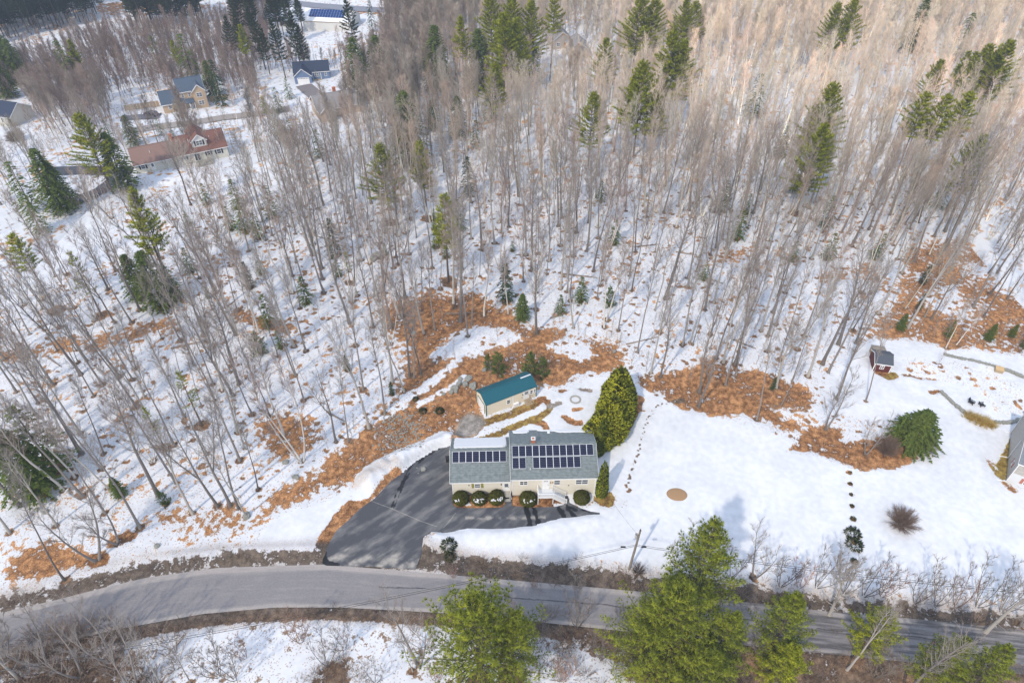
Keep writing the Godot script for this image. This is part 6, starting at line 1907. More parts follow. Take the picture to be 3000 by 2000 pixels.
	for q: Array in [[-82.54, -86.16], [-82.76, -81.57], [-81.89, -78.86], [-78.79, -88.78], [-73.92, -83.29], [-72.2, -74.73], [-53.83, -86.33], [-52.25, -82.22], [-46.01, -74.96], [-59.85, -99.52], [-43.88, -93.42], [-41.52, -96.18], [-39.04, -95.02], [-41.55, -78.47], [-46.22, -86.16], [-29.06, -72.9], [-55.61, -107.15], [-53.3, -118.36], [-58.83, -91.02], [-66.35, -70.33], [-49.57, -70.33], [-78.55, -103], [-94.17, -96.76], [-93.18, -90.21], [-88.02, -84.13], [-88.77, -101.75], [-93.76, -99.72], [-82.53, -70.33], [-78.19, -66.9], [-17.18, -100.02], [-15.09, -101.24], [-16.61, -88.78], [-17.83, -87.98], [-18.69, -88.42], [7.53, -119.47], [10.21, -114.28], [11.52, -113.35], [25.05, -113.35], [28.95, -107.15], [27.03, -87.98], [23.7, -94.55], [25.4, -89.13], [-26.56, -84.71], [-33.26, -115.35], [-35.17, -120.47], [-22.17, -111.39], [-27.1, -73.04], [39.35, -91.84], [52.76, -106.61], [54.96, -111.39], [56.97, -112.88], [39.06, -107.15], [50.54, -86.85], [53.92, -88.34], [57.87, -89.13], [-62.01, -48.25], [-39.78, -58.56], [-42.74, -60.37], [-61.17, -59.1], [-67.57, -57.08], [-54.9, -56.56], [-41.35, -59.88], [-73.73, -55.76], [-74.76, -60.49], [61.91, -81.9], [77.94, -101.75], [93.99, -108.14], [99.82, -112.65], [84.33, -119.84], [105.04, -119.84]]:
		trees.append([q[0], q[1], kinds[k % 6], rng.randf_range(16.5, 25.0), rng.randf() * TAU, Vector2(rng.randfn(), rng.randfn()) * 0.035])
		k += 1
	for q: Array in [[-10.25, -103.52, "big0", 25.65], [4.8, -100.02, "big0", 20.25], [12.11, -101.75, "slender2", 22.95], [-23.87, -101.75, "forked0", 22.95], [-21.66, -86.85, "forked1", 22.95], [-21.9, -79.17, "slender0", 20.25], [3.06, -126.53, "forked1", 24.3], [16.89, -128.27, "slender0", 25.65], [17.66, -120.47, "slender1", 27], [31.8, -110.93, "big0", 27], [38.26, -92.95, "slender1", 24.3], [41.4, -91.39, "forked0", 24.3], [57.57, -91.39, "big0", 22.95], [97.53, -128.26, "big0", 27], [-44.71, -60.37, "forked0", 20.25], [-48.01, -59.1, "forked1", 20.25], [-0.76, -106.18, "birch1", 15], [82.59, -95.79, "birch1", 11], [85.01, -96.76, "birch1", 10], [-95.28, -216.57, "birch0", 14], [-90.68, -219.58, "birch1", 14], [-96.19, -141.99, "birch0", 13], [-100.91, -145.16, "birch0", 12], [-104.09, -148.43, "birch0", 11], [-74.05, -249.48, "birch0", 13], [-60.68, -251.17, "birch0", 13], [-56.14, -246.72, "birch0", 12], [-130.19, -179.47, "birch0", 13], [-129.65, -184.1, "birch0", 12], [-82.32, -196.31, "birch1", 12], [47.22, -85.39, "broad0", 14], [52.91, -75.71, "broad1", 12.5], [57.57, -70.33, "broad1", 8], [-58.85, -51.33, "broad1", 15], [-57.21, -54.06, "broad1", 12], [-77.57, -150.08, "broad0", 15], [-79.54, -148.41, "forked0", 18.9], [-11.86, -36.83, "broad1", 14], [-12.42, -35.99, "slender2", 10], [47.52, -32.95, "big0", 17], [42.03, -36.2, "forked1", 15], [33.52, -48.71, "broad1", 10], [42.25, -43.3, "broad0", 11], [61.87, -40.99, "broad0", 13], [67.07, -41.9, "broad1", 12], [8.54, -41.67, "stems0", 9], [6.35, -34.75, "stems1", 6], [17.76, -43.3, "stems0", 6.5], [3.53, -39.64, "stems0", 7], [0, -40.99, "stems1", 6], [-4.48, -41.44, "stems1", 4.5], [23.1, -50.27, "stems0", 6.5], [25.5, -50.27, "stems0", 8], [28.38, -51.33, "stems1", 7], [30.43, -48.71, "stems0", 8], [36.95, -47.44, "stems0", 8], [39.46, -47.19, "stems1", 7], [41.81, -47.19, "stems0", 8.5], [45.3, -46.44, "stems0", 9], [47.91, -45.95, "stems0", 9], [50.24, -45.95, "stems1", 8], [54.46, -44.97, "stems0", 8], [57.12, -44.73, "stems0", 8.5], [59.76, -44.49, "stems1", 8], [62.52, -44.49, "stems0", 9], [65.36, -43.77, "stems0", 9], [-8.08, -48.71, "stems1", 3.5], [2.82, -47.19, "stems1", 3], [-43.55, -34.55, "slender2", 11], [-39.74, -34.55, "slender0", 10], [-36.62, -35.37, "stems0", 9], [-34.37, -34.96, "stems0", 8], [-33.89, -37.68, "stems1", 6], [-23.25, -36.62, "stems0", 8], [-27.39, -39.64, "stems1", 8], [-21.48, -38.76, "stems0", 7], [-46.34, -34.14, "broad1", 11], [-50.73, -37.47, "broad1", 12], [-53.65, -35.37, "broad1", 11], [-58.98, -36.62, "broad1", 12], [-61.1, -34.96, "broad0", 11], [-64.18, -37.47, "stems0", 9], [-16.91, -34.55, "stems0", 6], [-9.33, -34.96, "stems1", 6], [11.27, -37.47, "stems0", 7], [15.01, -36.2, "stems0", 7], [32.17, -36.2, "stems0", 9], [45.14, -35.37, "stems0", 8], [51.47, -36.2, "stems1", 8], [44.23, -37.47, "stems1", 7]]:
		trees.append([q[0], q[1], q[2], q[3], rng.randf() * TAU, Vector2(rng.randfn(), rng.randfn()) * 0.04])
	# the rest of the woods fills in by density
	var hand := trees.size()
	var shut := [
		[Vector2(-27.65, -51.33), Vector2(-28.09, -55.76), Vector2(-37.18, -52.41), Vector2(-48.32, -50.8), Vector2(-59.43, -48.71), Vector2(-69.36, -45.21), Vector2(-80.41, -40.99), Vector2(-73.48, -30.63), Vector2(-64.34, -36.2), Vector2(-49.14, -40.99), Vector2(-22.77, -43.3), Vector2(4.5, -41.9), Vector2(30.58, -38.33), Vector2(78.92, -32.55), Vector2(118.37, -88.42), Vector2(94.82, -96.76), Vector2(79.35, -98.72), Vector2(70.29, -99.22), Vector2(53.38, -76.92), Vector2(45.97, -75.41), Vector2(29.44, -79.25), Vector2(23.31, -85.82), Vector2(19.09, -92.03), Vector2(9.81, -96.76), Vector2(4.04, -101.75), Vector2(-3.36, -101.75), Vector2(-11.18, -97.73), Vector2(-13.36, -92.03), Vector2(-17.93, -81.65), Vector2(-22.98, -75.41), Vector2(-26.37, -71.74), Vector2(-36.83, -62.35), Vector2(-38.61, -57.49), Vector2(-36.2, -52.41)],
	]
	shut.append_array(clearings())
	shut.append_array(fields())
	shut.append([Vector2(-127.43, -141.99), Vector2(-101.55, -148.43), Vector2(-81.98, -155.3), Vector2(-76.15, -148.41), Vector2(-74.66, -134.53), Vector2(-82.47, -126.26), Vector2(-87.09, -121.1), Vector2(-97.64, -119.84), Vector2(-109.2, -110.37)])
	shut.append([Vector2(-121.77, -199.25), Vector2(-83.58, -207.29), Vector2(-77.38, -193.58), Vector2(-96.07, -188.92), Vector2(-115.09, -188.93)])
	shut.append([Vector2(-84.18, -232.45), Vector2(-57.79, -229.77), Vector2(-54.2, -200.25), Vector2(-66.95, -200.97)])
	shut.append([Vector2(-104.12, -303.96), Vector2(-54.78, -304.95), Vector2(-51.54, -264.8), Vector2(-89.84, -271.52)])
	var close := PackedVector2Array()
	for q: Array in trees: close.append(Vector2(q[0], q[1]))
	# young growth only in front of the far houses
	var low := []
	for q: Array in [[[Vector2(-129.96, -219.74), Vector2(-85.95, -222.57), Vector2(-80.14, -202.94), Vector2(-118.64, -199.25)], 4.0], [[Vector2(-122.58, -203.37), Vector2(-79.22, -207.1), Vector2(-71.87, -181.4), Vector2(-94.06, -188.9), Vector2(-112.89, -181.76)], 6.5], [[Vector2(-97.95, -193.97), Vector2(-79.45, -193.64), Vector2(-60.83, -141.98), Vector2(-74.17, -133.11), Vector2(-83.85, -141.99), Vector2(-75.01, -166.56)], 11.0], [[Vector2(-90.28, -245.42), Vector2(-58.9, -241.8), Vector2(-49.87, -205.29), Vector2(-77.04, -207)], 4.0], [[Vector2(-77.04, -207), Vector2(-48.8, -205.22), Vector2(-44.89, -182.9), Vector2(-70.55, -183.67)], 9.0], [[Vector2(-156.11, -199.25), Vector2(-139.46, -199.25), Vector2(-124.76, -170.78), Vector2(-135.07, -162.76)], 4.0], [[Vector2(-105.44, -308.79), Vector2(-51.74, -304.01), Vector2(-46.59, -248.68), Vector2(-87.96, -254.88)], 5.0], [[Vector2(-255.41, -355.08), Vector2(-196.47, -355.08), Vector2(-171.34, -308.79), Vector2(-166.18, -276.31), Vector2(-186.57, -251.45), Vector2(-194.03, -251.45)], 3.0], [[Vector2(-197.21, -349.51), Vector2(-129.32, -349.51), Vector2(-117.16, -308.79), Vector2(-153.14, -289.83), Vector2(-175.73, -308.79)], 4.0], [[Vector2(-130.98, -355.08), Vector2(-59.19, -346.95), Vector2(-52.57, -299.58), Vector2(-103.8, -313.67)], 3.0], [[Vector2(-12.64, -261.02), Vector2(5, -258.54), Vector2(7.06, -238.69), Vector2(-9.43, -238.37)], 4.0], [[Vector2(7.41, -254.65), Vector2(31.56, -250.23), Vector2(29.15, -224.38), Vector2(6.8, -226.96)], 8.0]]:
		low.append([PackedVector2Array(q[0]), q[1]])
	var polys := []
	for s: Array in shut: polys.append(PackedVector2Array(s))
	var step := 2.9
	var z := -62.0
	while z > -395.0:
		var x := -320.0
		while x < 300.0:
			var p := Vector2(x + rng.randf() * step, z - rng.randf() * step)
			x += step
			var roll := rng.randf()
			var r2 := rng.randf()
			var r3 := rng.randf()
			var d := -p.y
			if not seen_at(p.x, p.y, 8.0):
				continue
			var dens := lerpf(0.15, 0.55, smoothstep(100.0, 190.0, d))
			dens = lerpf(dens, 0.62, smoothstep(20.0, 90.0, p.x) * smoothstep(110.0, 150.0, d))
			dens = maxf(dens, 0.24 * maxf(smoothstep(-20.0, -50.0, p.x), smoothstep(15.0, 35.0, p.x)))
			dens = maxf(dens, 0.85 * smoothstep(180.0, 240.0, d))
			dens = maxf(dens, 0.9 * smoothstep(160.0, 200.0, d) * smoothstep(-45.0, -70.0, p.x))
			if p.x > 60.0 and d < 125.0:
				dens = 0.10
			if roll > dens:
				continue
			var ok := true
			for s: PackedVector2Array in polys:
				if Geometry2D.is_point_in_polygon(p, s):
					ok = false
					break
			if not ok:
				continue
			if d < 170.0:
				for c in close:
					if c.distance_squared_to(p) < 4.5:
						ok = false
						break
			if not ok:
				continue
			var kd: String = ["slender0", "slender1", "slender2", "slender3", "forked0", "forked1", "slender3", "slender0", "birch1", "big0", "birch0"][int(r2 * 10.99)]
			var hh := lerpf(14.0, 24.0, r3) * lerpf(1.0, 0.68, smoothstep(140.0, 230.0, d)) * lerpf(1.0, 0.74, smoothstep(195.0, 235.0, d) * smoothstep(-30.0, -60.0, p.x)) * lerpf(1.0, 0.72, smoothstep(-25.0, -60.0, p.x) * smoothstep(140.0, 180.0, d))
			if roll < dens * lerpf(0.0, 0.75, maxf(smoothstep(165.0, 215.0, d) * smoothstep(0.0, -40.0, p.x), 0.5 * smoothstep(185.0, 240.0, d))):
				kd = "bushy0" if r2 < 0.5 else "bushy1"
				hh *= 1.0 if p.x > -30.0 else 1.2
			if d > 150.0 and roll > dens * 0.8:
				kd = "sapling0"
				hh = lerpf(5.0, 8.0, r3)
			for q: Array in low:
				if hh > q[1] and Geometry2D.is_point_in_polygon(p, q[0]):
					kd = "sapling0"
					hh = q[1] * lerpf(0.6, 1.0, r3)
					if r2 < 0.45: ok = false
			if not ok:
				continue
			trees.append([p.x, p.y, kd, hh, r2 * 60.0, Vector2(r3 - 0.5, roll / dens - 0.5) * 0.16])
		z -= step
	print("bare trees ", trees.size(), " hand ", hand, " evergreens ", greens.size())

func wells() -> Array:
	var out := []
	for q: Array in trees:
		if q[1] > -150.0 and absf(q[0]) < 100.0 and not (q[2] as String).begins_with("stems"):
			out.append(Vector3(q[0], q[1], lerpf(0.4, 0.95, fposmod(q[4] * 3.7, 1.0))))
	for q: Array in greens:
		if q[1] > -150.0 and absf(q[0]) < 100.0:
			out.append(Vector3(q[0], q[1], clampf(q[3] * 0.13, 0.7, 2.2)))
	return out

func pose(q: Array, h0: float) -> Transform3D:
	var s: float = q[3] / h0
	var tilt: Vector2 = q[5] if q.size() > 5 else Vector2.ZERO
	var yaw: float = q[4] if q.size() > 4 else q[0] * 7.0
	var b := Basis(Vector3(0, 0, 1), tilt.x) * Basis(Vector3(1, 0, 0), tilt.y) * Basis(Vector3.UP, yaw)
	return Transform3D(b.scaled_local(Vector3.ONE * s), on(Vector2(q[0], q[1]), 0.05))

func plant_woods() -> void:
	# evergreens, each one a thing
	var look := {"pine0": "bushy yellow green pine", "pine1": "loose limbed green pine", "tallpine0": "tall pine with high tufted crown", "thinpine0": "thin straggly green pine", "bigpine0": "broad bright green white pine", "bigpine1": "tall layered green white pine",
		"hemlock0": "dense dark green hemlock", "hemlock1": "feathery green hemlock", "broadhemlock0": "broad rounded dark green evergreen", "spruce0": "narrow dark spruce", "darkpine0": "distant dark green pine", "bushpine0": "young bushy green pine"}
	var labels := placed_labels(greens, func(q): return ("big " if q[3] > 16 else "small " if q[3] < 6 else "") + look[q[2]])
	for k in greens.size():
		var q: Array = greens[k]
		var kd: Dictionary = tree_kinds[q[2]]
		var o := thing("evergreen_tree", labels[k], "conifer", Vector3.ZERO, 0, "evergreens among the bare trees")
		o.transform = pose(q, kd.h)
		obj("trunk", kd.trunk, o)
		obj("crown", kd.crown, o)
	# bare trees: the 300 nearest as things, the others as one wood
	trees.sort_custom(func(a, b): return Vector3(a[0], -88.0, a[1]).length_squared() / pow(a[3], 1.0) < Vector3(b[0], -88.0, b[1]).length_squared() / pow(b[3], 1.0))
	var first := trees.slice(0, 300)
	var kind_words := {"slender0": "slender grey bare tree", "slender1": "slender dark barked bare tree", "slender2": "crooked pale barked bare tree", "slender3": "thin straight bare tree", "forked0": "forked grey bare tree", "forked1": "forked pale bare tree", "big0": "thick trunked bare tree", "birch0": "white clump of birch stems", "birch1": "white barked birch",
		"broad0": "wide spreading bare tree", "broad1": "twin stemmed bare tree", "stems0": "many stemmed bare small tree", "stems1": "reddish many stemmed bare thicket", "sapling0": "bare sapling", "bushy0": "dense twigged bare tree", "bushy1": "clustered dense bare tree", "sapling1": "bare twin sapling"}
	labels = placed_labels(first, func(q): return ("tall " if q[3] > 16.5 else "short " if q[3] < 12.5 else "") + kind_words[q[2]])
	for k in first.size():
		var q: Array = first[k]
		var kd: Dictionary = tree_kinds[q[2]]
		var o := thing("bare_tree", labels[k], "tree", Vector3.ZERO, 0, "leafless trees")
		o.transform = pose(q, kd.h)
		obj("trunk", kd.trunk, o)
		obj("crown", kd.crown, o)
	var dark := []
	rng.seed = 490
	for q: Array in [[[Vector2(-255.41, -355.08), Vector2(-221.02, -355.08), Vector2(-193.16, -344.08), Vector2(-178.67, -318.6), Vector2(-182.21, -303.96), Vector2(-191.12, -301.57), Vector2(-203.59, -280.74), Vector2(-206.45, -271.96)], 230], [[Vector2(-171.76, -323.56), Vector2(-156.94, -328.56), Vector2(-137.64, -326.06), Vector2(-128.71, -303.96), Vector2(-142.8, -299.19), Vector2(-156.08, -296.82)], 48], [[Vector2(-128.41, -321.07), Vector2(-90.89, -315.66), Vector2(-80.98, -279.17), Vector2(-103.88, -274.13)], 26], [[Vector2(-61.77, -331.83), Vector2(-30.24, -325.95), Vector2(-2.91, -313.99), Vector2(-2.81, -300.04), Vector2(-25.6, -302.21), Vector2(-54.32, -312.01)], 40]]:
		var poly := PackedVector2Array(q[0])
		var lo := poly[0]
		var hi := poly[0]
		for p in poly:
			lo = lo.min(p); hi = hi.max(p)
		var got := 0
		while got < q[1]:
			var p := Vector2(rng.randf_range(lo.x, hi.x), rng.randf_range(lo.y, hi.y))
			if Geometry2D.is_point_in_polygon(p, poly):
				dark.append([p.x, p.y, "", rng.randf_range(13, 20), rng.randf() * TAU])
				got += 1
	var pines := Node3D.new()
	pines.name = "dark_pine_wood"
	add_child(pines)
	tag(pines, "dark close grown pine wood along the top edge", "wood", "", "stuff")
	var dam: ArrayMesh = tree_kinds.darkpine0.mb[0].mesh(M.bark)
	tree_kinds.darkpine0.mb[1].mesh(M.leaf, dam)
	stand(pines, dam, dark, tree_kinds.darkpine0.h, func(_q): return Color.WHITE * rng.randf_range(0.8, 1.1))
	var wood := Node3D.new()
	wood.name = "bare_wood"
	add_child(wood)
	tag(wood, "grey brown mass of leafless trunks and twigs filling the far woods", "wood", "", "stuff")
	var by := {}
	for q: Array in trees.slice(300):
		if not by.has(q[2]): by[q[2]] = []
		by[q[2]].append(q)
	rng.seed = 500
	for kname: String in by:
		var kd: Dictionary = tree_kinds[kname]
		var am: ArrayMesh = kd.mb[0].mesh(M.bark)
		kd.mb[1].mesh(M.bark, am)
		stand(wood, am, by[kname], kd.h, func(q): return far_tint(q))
	# undergrowth: saplings and brush too many to count
	var brush := []
	rng.seed = 510
	var z := -70.0
	while z > -190.0:
		var x := -150.0
		while x < 150.0:
			var p := Vector2(x + rng.randf() * 4.0, z - rng.randf() * 4.0)
			x += 3.6
			if rng.randf() > 0.75 or not seen_at(p.x, p.y, 4.0) or sample(f_bare, p.x, p.y) < -0.5 or (p.y > -86.0 and p.x > -16.0):
				continue
			brush.append([p.x, p.y, "", rng.randf_range(2.0, 6.5), rng.randf() * TAU, Vector2(rng.randfn(), rng.randfn()) * 0.08])
		z -= 4.0
	var under := Node3D.new()
	under.name = "undergrowth"
	add_child(under)
	tag(under, "thin bare saplings and brush standing in the snow between the trees", "undergrowth", "", "stuff")
	for n in 2:
		var kd: Dictionary = tree_kinds[["sapling0", "sapling1"][n]]
		var am: ArrayMesh = kd.mb[0].mesh(M.bark)
		kd.mb[1].mesh(M.bark, am)
		stand(under, am, brush.slice(0, brush.size() / 2) if n == 0 else brush.slice(brush.size() / 2), kd.h, func(_q): return Color(1, 0.95, 0.92) * rng.randf_range(0.7, 1.2))
	# roadside brambles
	var bram := Node3D.new()
	bram.name = "roadside_brush"
	add_child(bram)
	tag(bram, "tangled bare brambles and dead weeds along both sides of the road", "brush", "", "stuff")
	var list := []
	for lane: Array in [[[Vector2(-72.85, -43.3), Vector2(-62.35, -46.94), Vector2(-56.92, -48.2), Vector2(-51.56, -49.85), Vector2(-41.82, -51.33), Vector2(-34.07, -51.76)], 0.25, 0.9, 0.3], [[Vector2(-9.64, -50.53), Vector2(-3.59, -49.64), Vector2(10.56, -48.2), Vector2(20.42, -46.84), Vector2(32.1, -45.8), Vector2(53.83, -43.53), Vector2(71.88, -41.67)], 1.2, 1.3, 0.7], [[Vector2(-64.57, -36.62), Vector2(-51.53, -40.31), Vector2(-40.92, -42.46), Vector2(-31.53, -43.39), Vector2(-22.79, -43.44), Vector2(-10.14, -42.6)], 0.6, 0.9, 0.4], [[Vector2(-2.24, -41.53), Vector2(8.85, -39.86), Vector2(21.92, -38.76), Vector2(38.74, -36.62), Vector2(63.19, -34.14)], 2.6, 1.8, 1.1], [[Vector2(-65.34, -34.96), Vector2(-55.96, -36.62), Vector2(-48.57, -37.47), Vector2(-45.08, -34.14)], 3.0, 2.4, 5.0], [[Vector2(-25.46, -34.96), Vector2(-21.52, -36.62), Vector2(-19.38, -34.14)], 1.5, 1.2, 3.0], [[Vector2(1.31, -37.89), Vector2(7.04, -39.2), Vector2(9.57, -37.89), Vector2(15.12, -37.04)], 2.0, 1.8, 2.0]]:
		var pts: Array = lane[0]
		for s in pts.size() - 1:
			var n := int((pts[s] as Vector2).distance_to(pts[s + 1]) * 1.6 * lane[3]) + 1
			for k in n:
				var p: Vector2 = (pts[s] as Vector2).lerp(pts[s + 1], rng.randf()) + Vector2(rng.randfn(), rng.randfn()) * lane[1]
				list.append([p.x, p.y, "", lane[2] * rng.randf_range(0.5, 1.2), rng.randf() * TAU, Vector2(rng.randfn(), rng.randfn()) * 0.2])
	stand(bram, twig_ball(520, 1.0, 0.9, 16, 7, Color(0.20, 0.15, 0.115), Color(0.30, 0.22, 0.165)), list, 1.0, func(_q): return Color.WHITE * rng.randf_range(0.6, 1.3))
	# beech saplings that keep tan leaves
	var bl := MB.new()
	rng.seed = 530
	for k in 420:
		var a := rv() * Vector3(1.0, 1.7, 1.0) + Vector3(0, 2.1, 0)
		var s := rv() * 0.09
		bl.col = Color(0.52, 0.35, 0.18) * rng.randf_range(0.8, 1.2)
		bl.blade(a, a + s, a + rv() * 0.1)
	var blm := bl.mesh(M.leaf)
	var bk := 0
	for p: Vector2 in [Vector2(19.23, -99.22), Vector2(19.95, -96.76), Vector2(18.08, -97.73), Vector2(-3.91, -96.27), Vector2(67.09, -69.98)]:
		var o := thing("beech_sapling", ["young beech still holding tan leaves, tallest at the wood's edge", "young tan leaved beech beside the tallest, on the right", "young tan leaved beech left of the tallest one", "lone tan leaved beech sapling in the snow patch behind the boulders", "tan leaved young tree before the right yard's dark evergreen"][bk], "tree", on(p), bk * 1.1, "young beeches with tan leaves")
		obj("trunk", tree_kinds.sapling0.trunk, o)
		obj("crown", blm, o)
		o.scale = Vector3.ONE * [1.0, 0.8, 0.75, 0.6, 0.8][bk]
		bk += 1
	# fallen logs
	var lk := 0
	var logs := []
	for q: Array in [[-41.71, -78.86, 0], [-30.09, -78.31, 0], [-10.32, -105.96, 0], [-20.58, -105.42, 0], [-22.66, -102.79, 0], [100.86, -141.63, 0], [39.07, -126.93, 0], [42.37, -117.39, 0], [30.32, -130.03, 0], [9.61, -105.42, 0], [24.99, -97.73, 0], [-61.47, -96.76, 0], [-85.27, -92.03, 0], [-43.4, -133.11, 0], [44.47, -96.76, 0], [14.7, -118.61, 0]]:
		var mb := MB.new()
		rng.seed = 540 + lk
		var ln := rng.randf_range(4.0, 9.0)
		var a := rng.randf_range(-0.7, 0.7)
		var d := Vector3(cos(a), 0.02, sin(a))
		mb.tube(PackedVector3Array([-d * ln * 0.5, Vector3(0, 0.06, 0.1), d * ln * 0.5]), PackedFloat32Array([0.17, 0.14, 0.07]), 7, Color.WHITE, Color.WHITE)
		mb.beam(d * ln * 0.1, d * ln * 0.2 + Vector3(0.2, 0.6, 0.5), 0.06)
		mb.beam(d * ln * 0.3, d * ln * 0.42 + Vector3(0, 0.4, -0.6), 0.05)
		var o := one("fallen_log", mb, M.log, "", "log", on(Vector2(q[0], q[1]), 0.22), 0, "fallen logs in the woods")
		logs.append([q[0], q[1], o, ln])
		lk += 1
	labels = placed_labels(logs, func(q): return ("long" if q[3] > 6.5 else "short") + " grey fallen log on the snow")
	for k in logs.size():
		logs[k][2].set_meta("label", labels[k])

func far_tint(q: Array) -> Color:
	# tint carries painted sunlight up the right slope, cloud shade and haze at left
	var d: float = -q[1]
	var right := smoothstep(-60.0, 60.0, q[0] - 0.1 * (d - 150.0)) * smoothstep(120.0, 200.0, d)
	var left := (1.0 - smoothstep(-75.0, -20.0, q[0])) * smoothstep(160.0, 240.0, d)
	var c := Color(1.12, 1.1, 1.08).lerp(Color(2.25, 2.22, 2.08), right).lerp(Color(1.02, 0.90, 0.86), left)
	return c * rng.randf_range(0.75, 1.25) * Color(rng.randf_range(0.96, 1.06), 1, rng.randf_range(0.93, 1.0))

func stand(parent: Node3D, mesh: Mesh, list: Array, h0: float, tint: Callable) -> void:
	var mm := MultiMesh.new()
	mm.transform_format = MultiMesh.TRANSFORM_3D
	mm.use_colors = true
	mm.mesh = mesh
	mm.instance_count = list.size()
	for k in list.size():
		mm.set_instance_transform(k, pose(list[k], h0))
		mm.set_instance_color(k, tint.call(list[k]))
	var mi := MultiMeshInstance3D.new()
	mi.multimesh = mm
	mi.name = "stand" if not parent.has_node("stand") else "stand_%03d" % parent.get_child_count()
	parent.add_child(mi)
	mi.set_meta("kind", "stuff")

# ---------------------------------------------------------------- tarmac
func road_material() -> StandardMaterial3D:
	var w := 1536
	var h := 96
	var n1 := noise_bytes(w, h, 0.02, 3, 61)
	var fn := FastNoiseLite.new()
	fn.seed = 62
	fn.frequency = 0.09
	var r := RandomNumberGenerator.new()
	r.seed = 63
	var im := Image.create(w, h, false, Image.FORMAT_RGB8)
	var a := lin(0.20, 0.19, 0.195)
	var sand := lin(0.36, 0.325, 0.30)
	var wet := lin(0.035, 0.034, 0.036)
	for y in h:
		var v := float(y) / (h - 1)
		var edge := maxf(smoothstep(0.20, 0.06, v + 0.05 * fn.get_noise_1d(y)), smoothstep(0.88, 0.97, v))
		for x in w:
			var s := fn.get_noise_2d(x * 0.16, y * 1.0)
			var s2 := fn.get_noise_2d(x * 0.4 + 400.0, y * 0.5)
			var k := clampf(edge + s * 0.45 + s2 * 0.25, 0, 1)
			var q := a.lerp(sand, k * 0.75)
			var u := float(x) / w
			# meltwater keeps the right hand stretch dark
			var wetness := smoothstep(0.60, 0.72, u + s2 * 0.06) * clampf(0.45 + s * 1.6, 0, 1)
			q = q.lerp(wet, wetness * 0.6)
			if absf(v - 0.44 + 0.02 * sin(u * 60.0) + s2 * 0.03) < 0.012 and s > -0.25 and u > 0.40:
				q = q.lerp(wet, 0.6)
			var g := r.randf_range(-0.025, 0.025)
			im.set_pixel(x, y, Color(q.r + g, q.g + g, q.b + g))
	var m := StandardMaterial3D.new()
	m.albedo_texture = ImageTexture.create_from_image(im)
	m.texture_repeat = false
	m.roughness = 0.75
	m.metallic_specular = 0.3
	return m

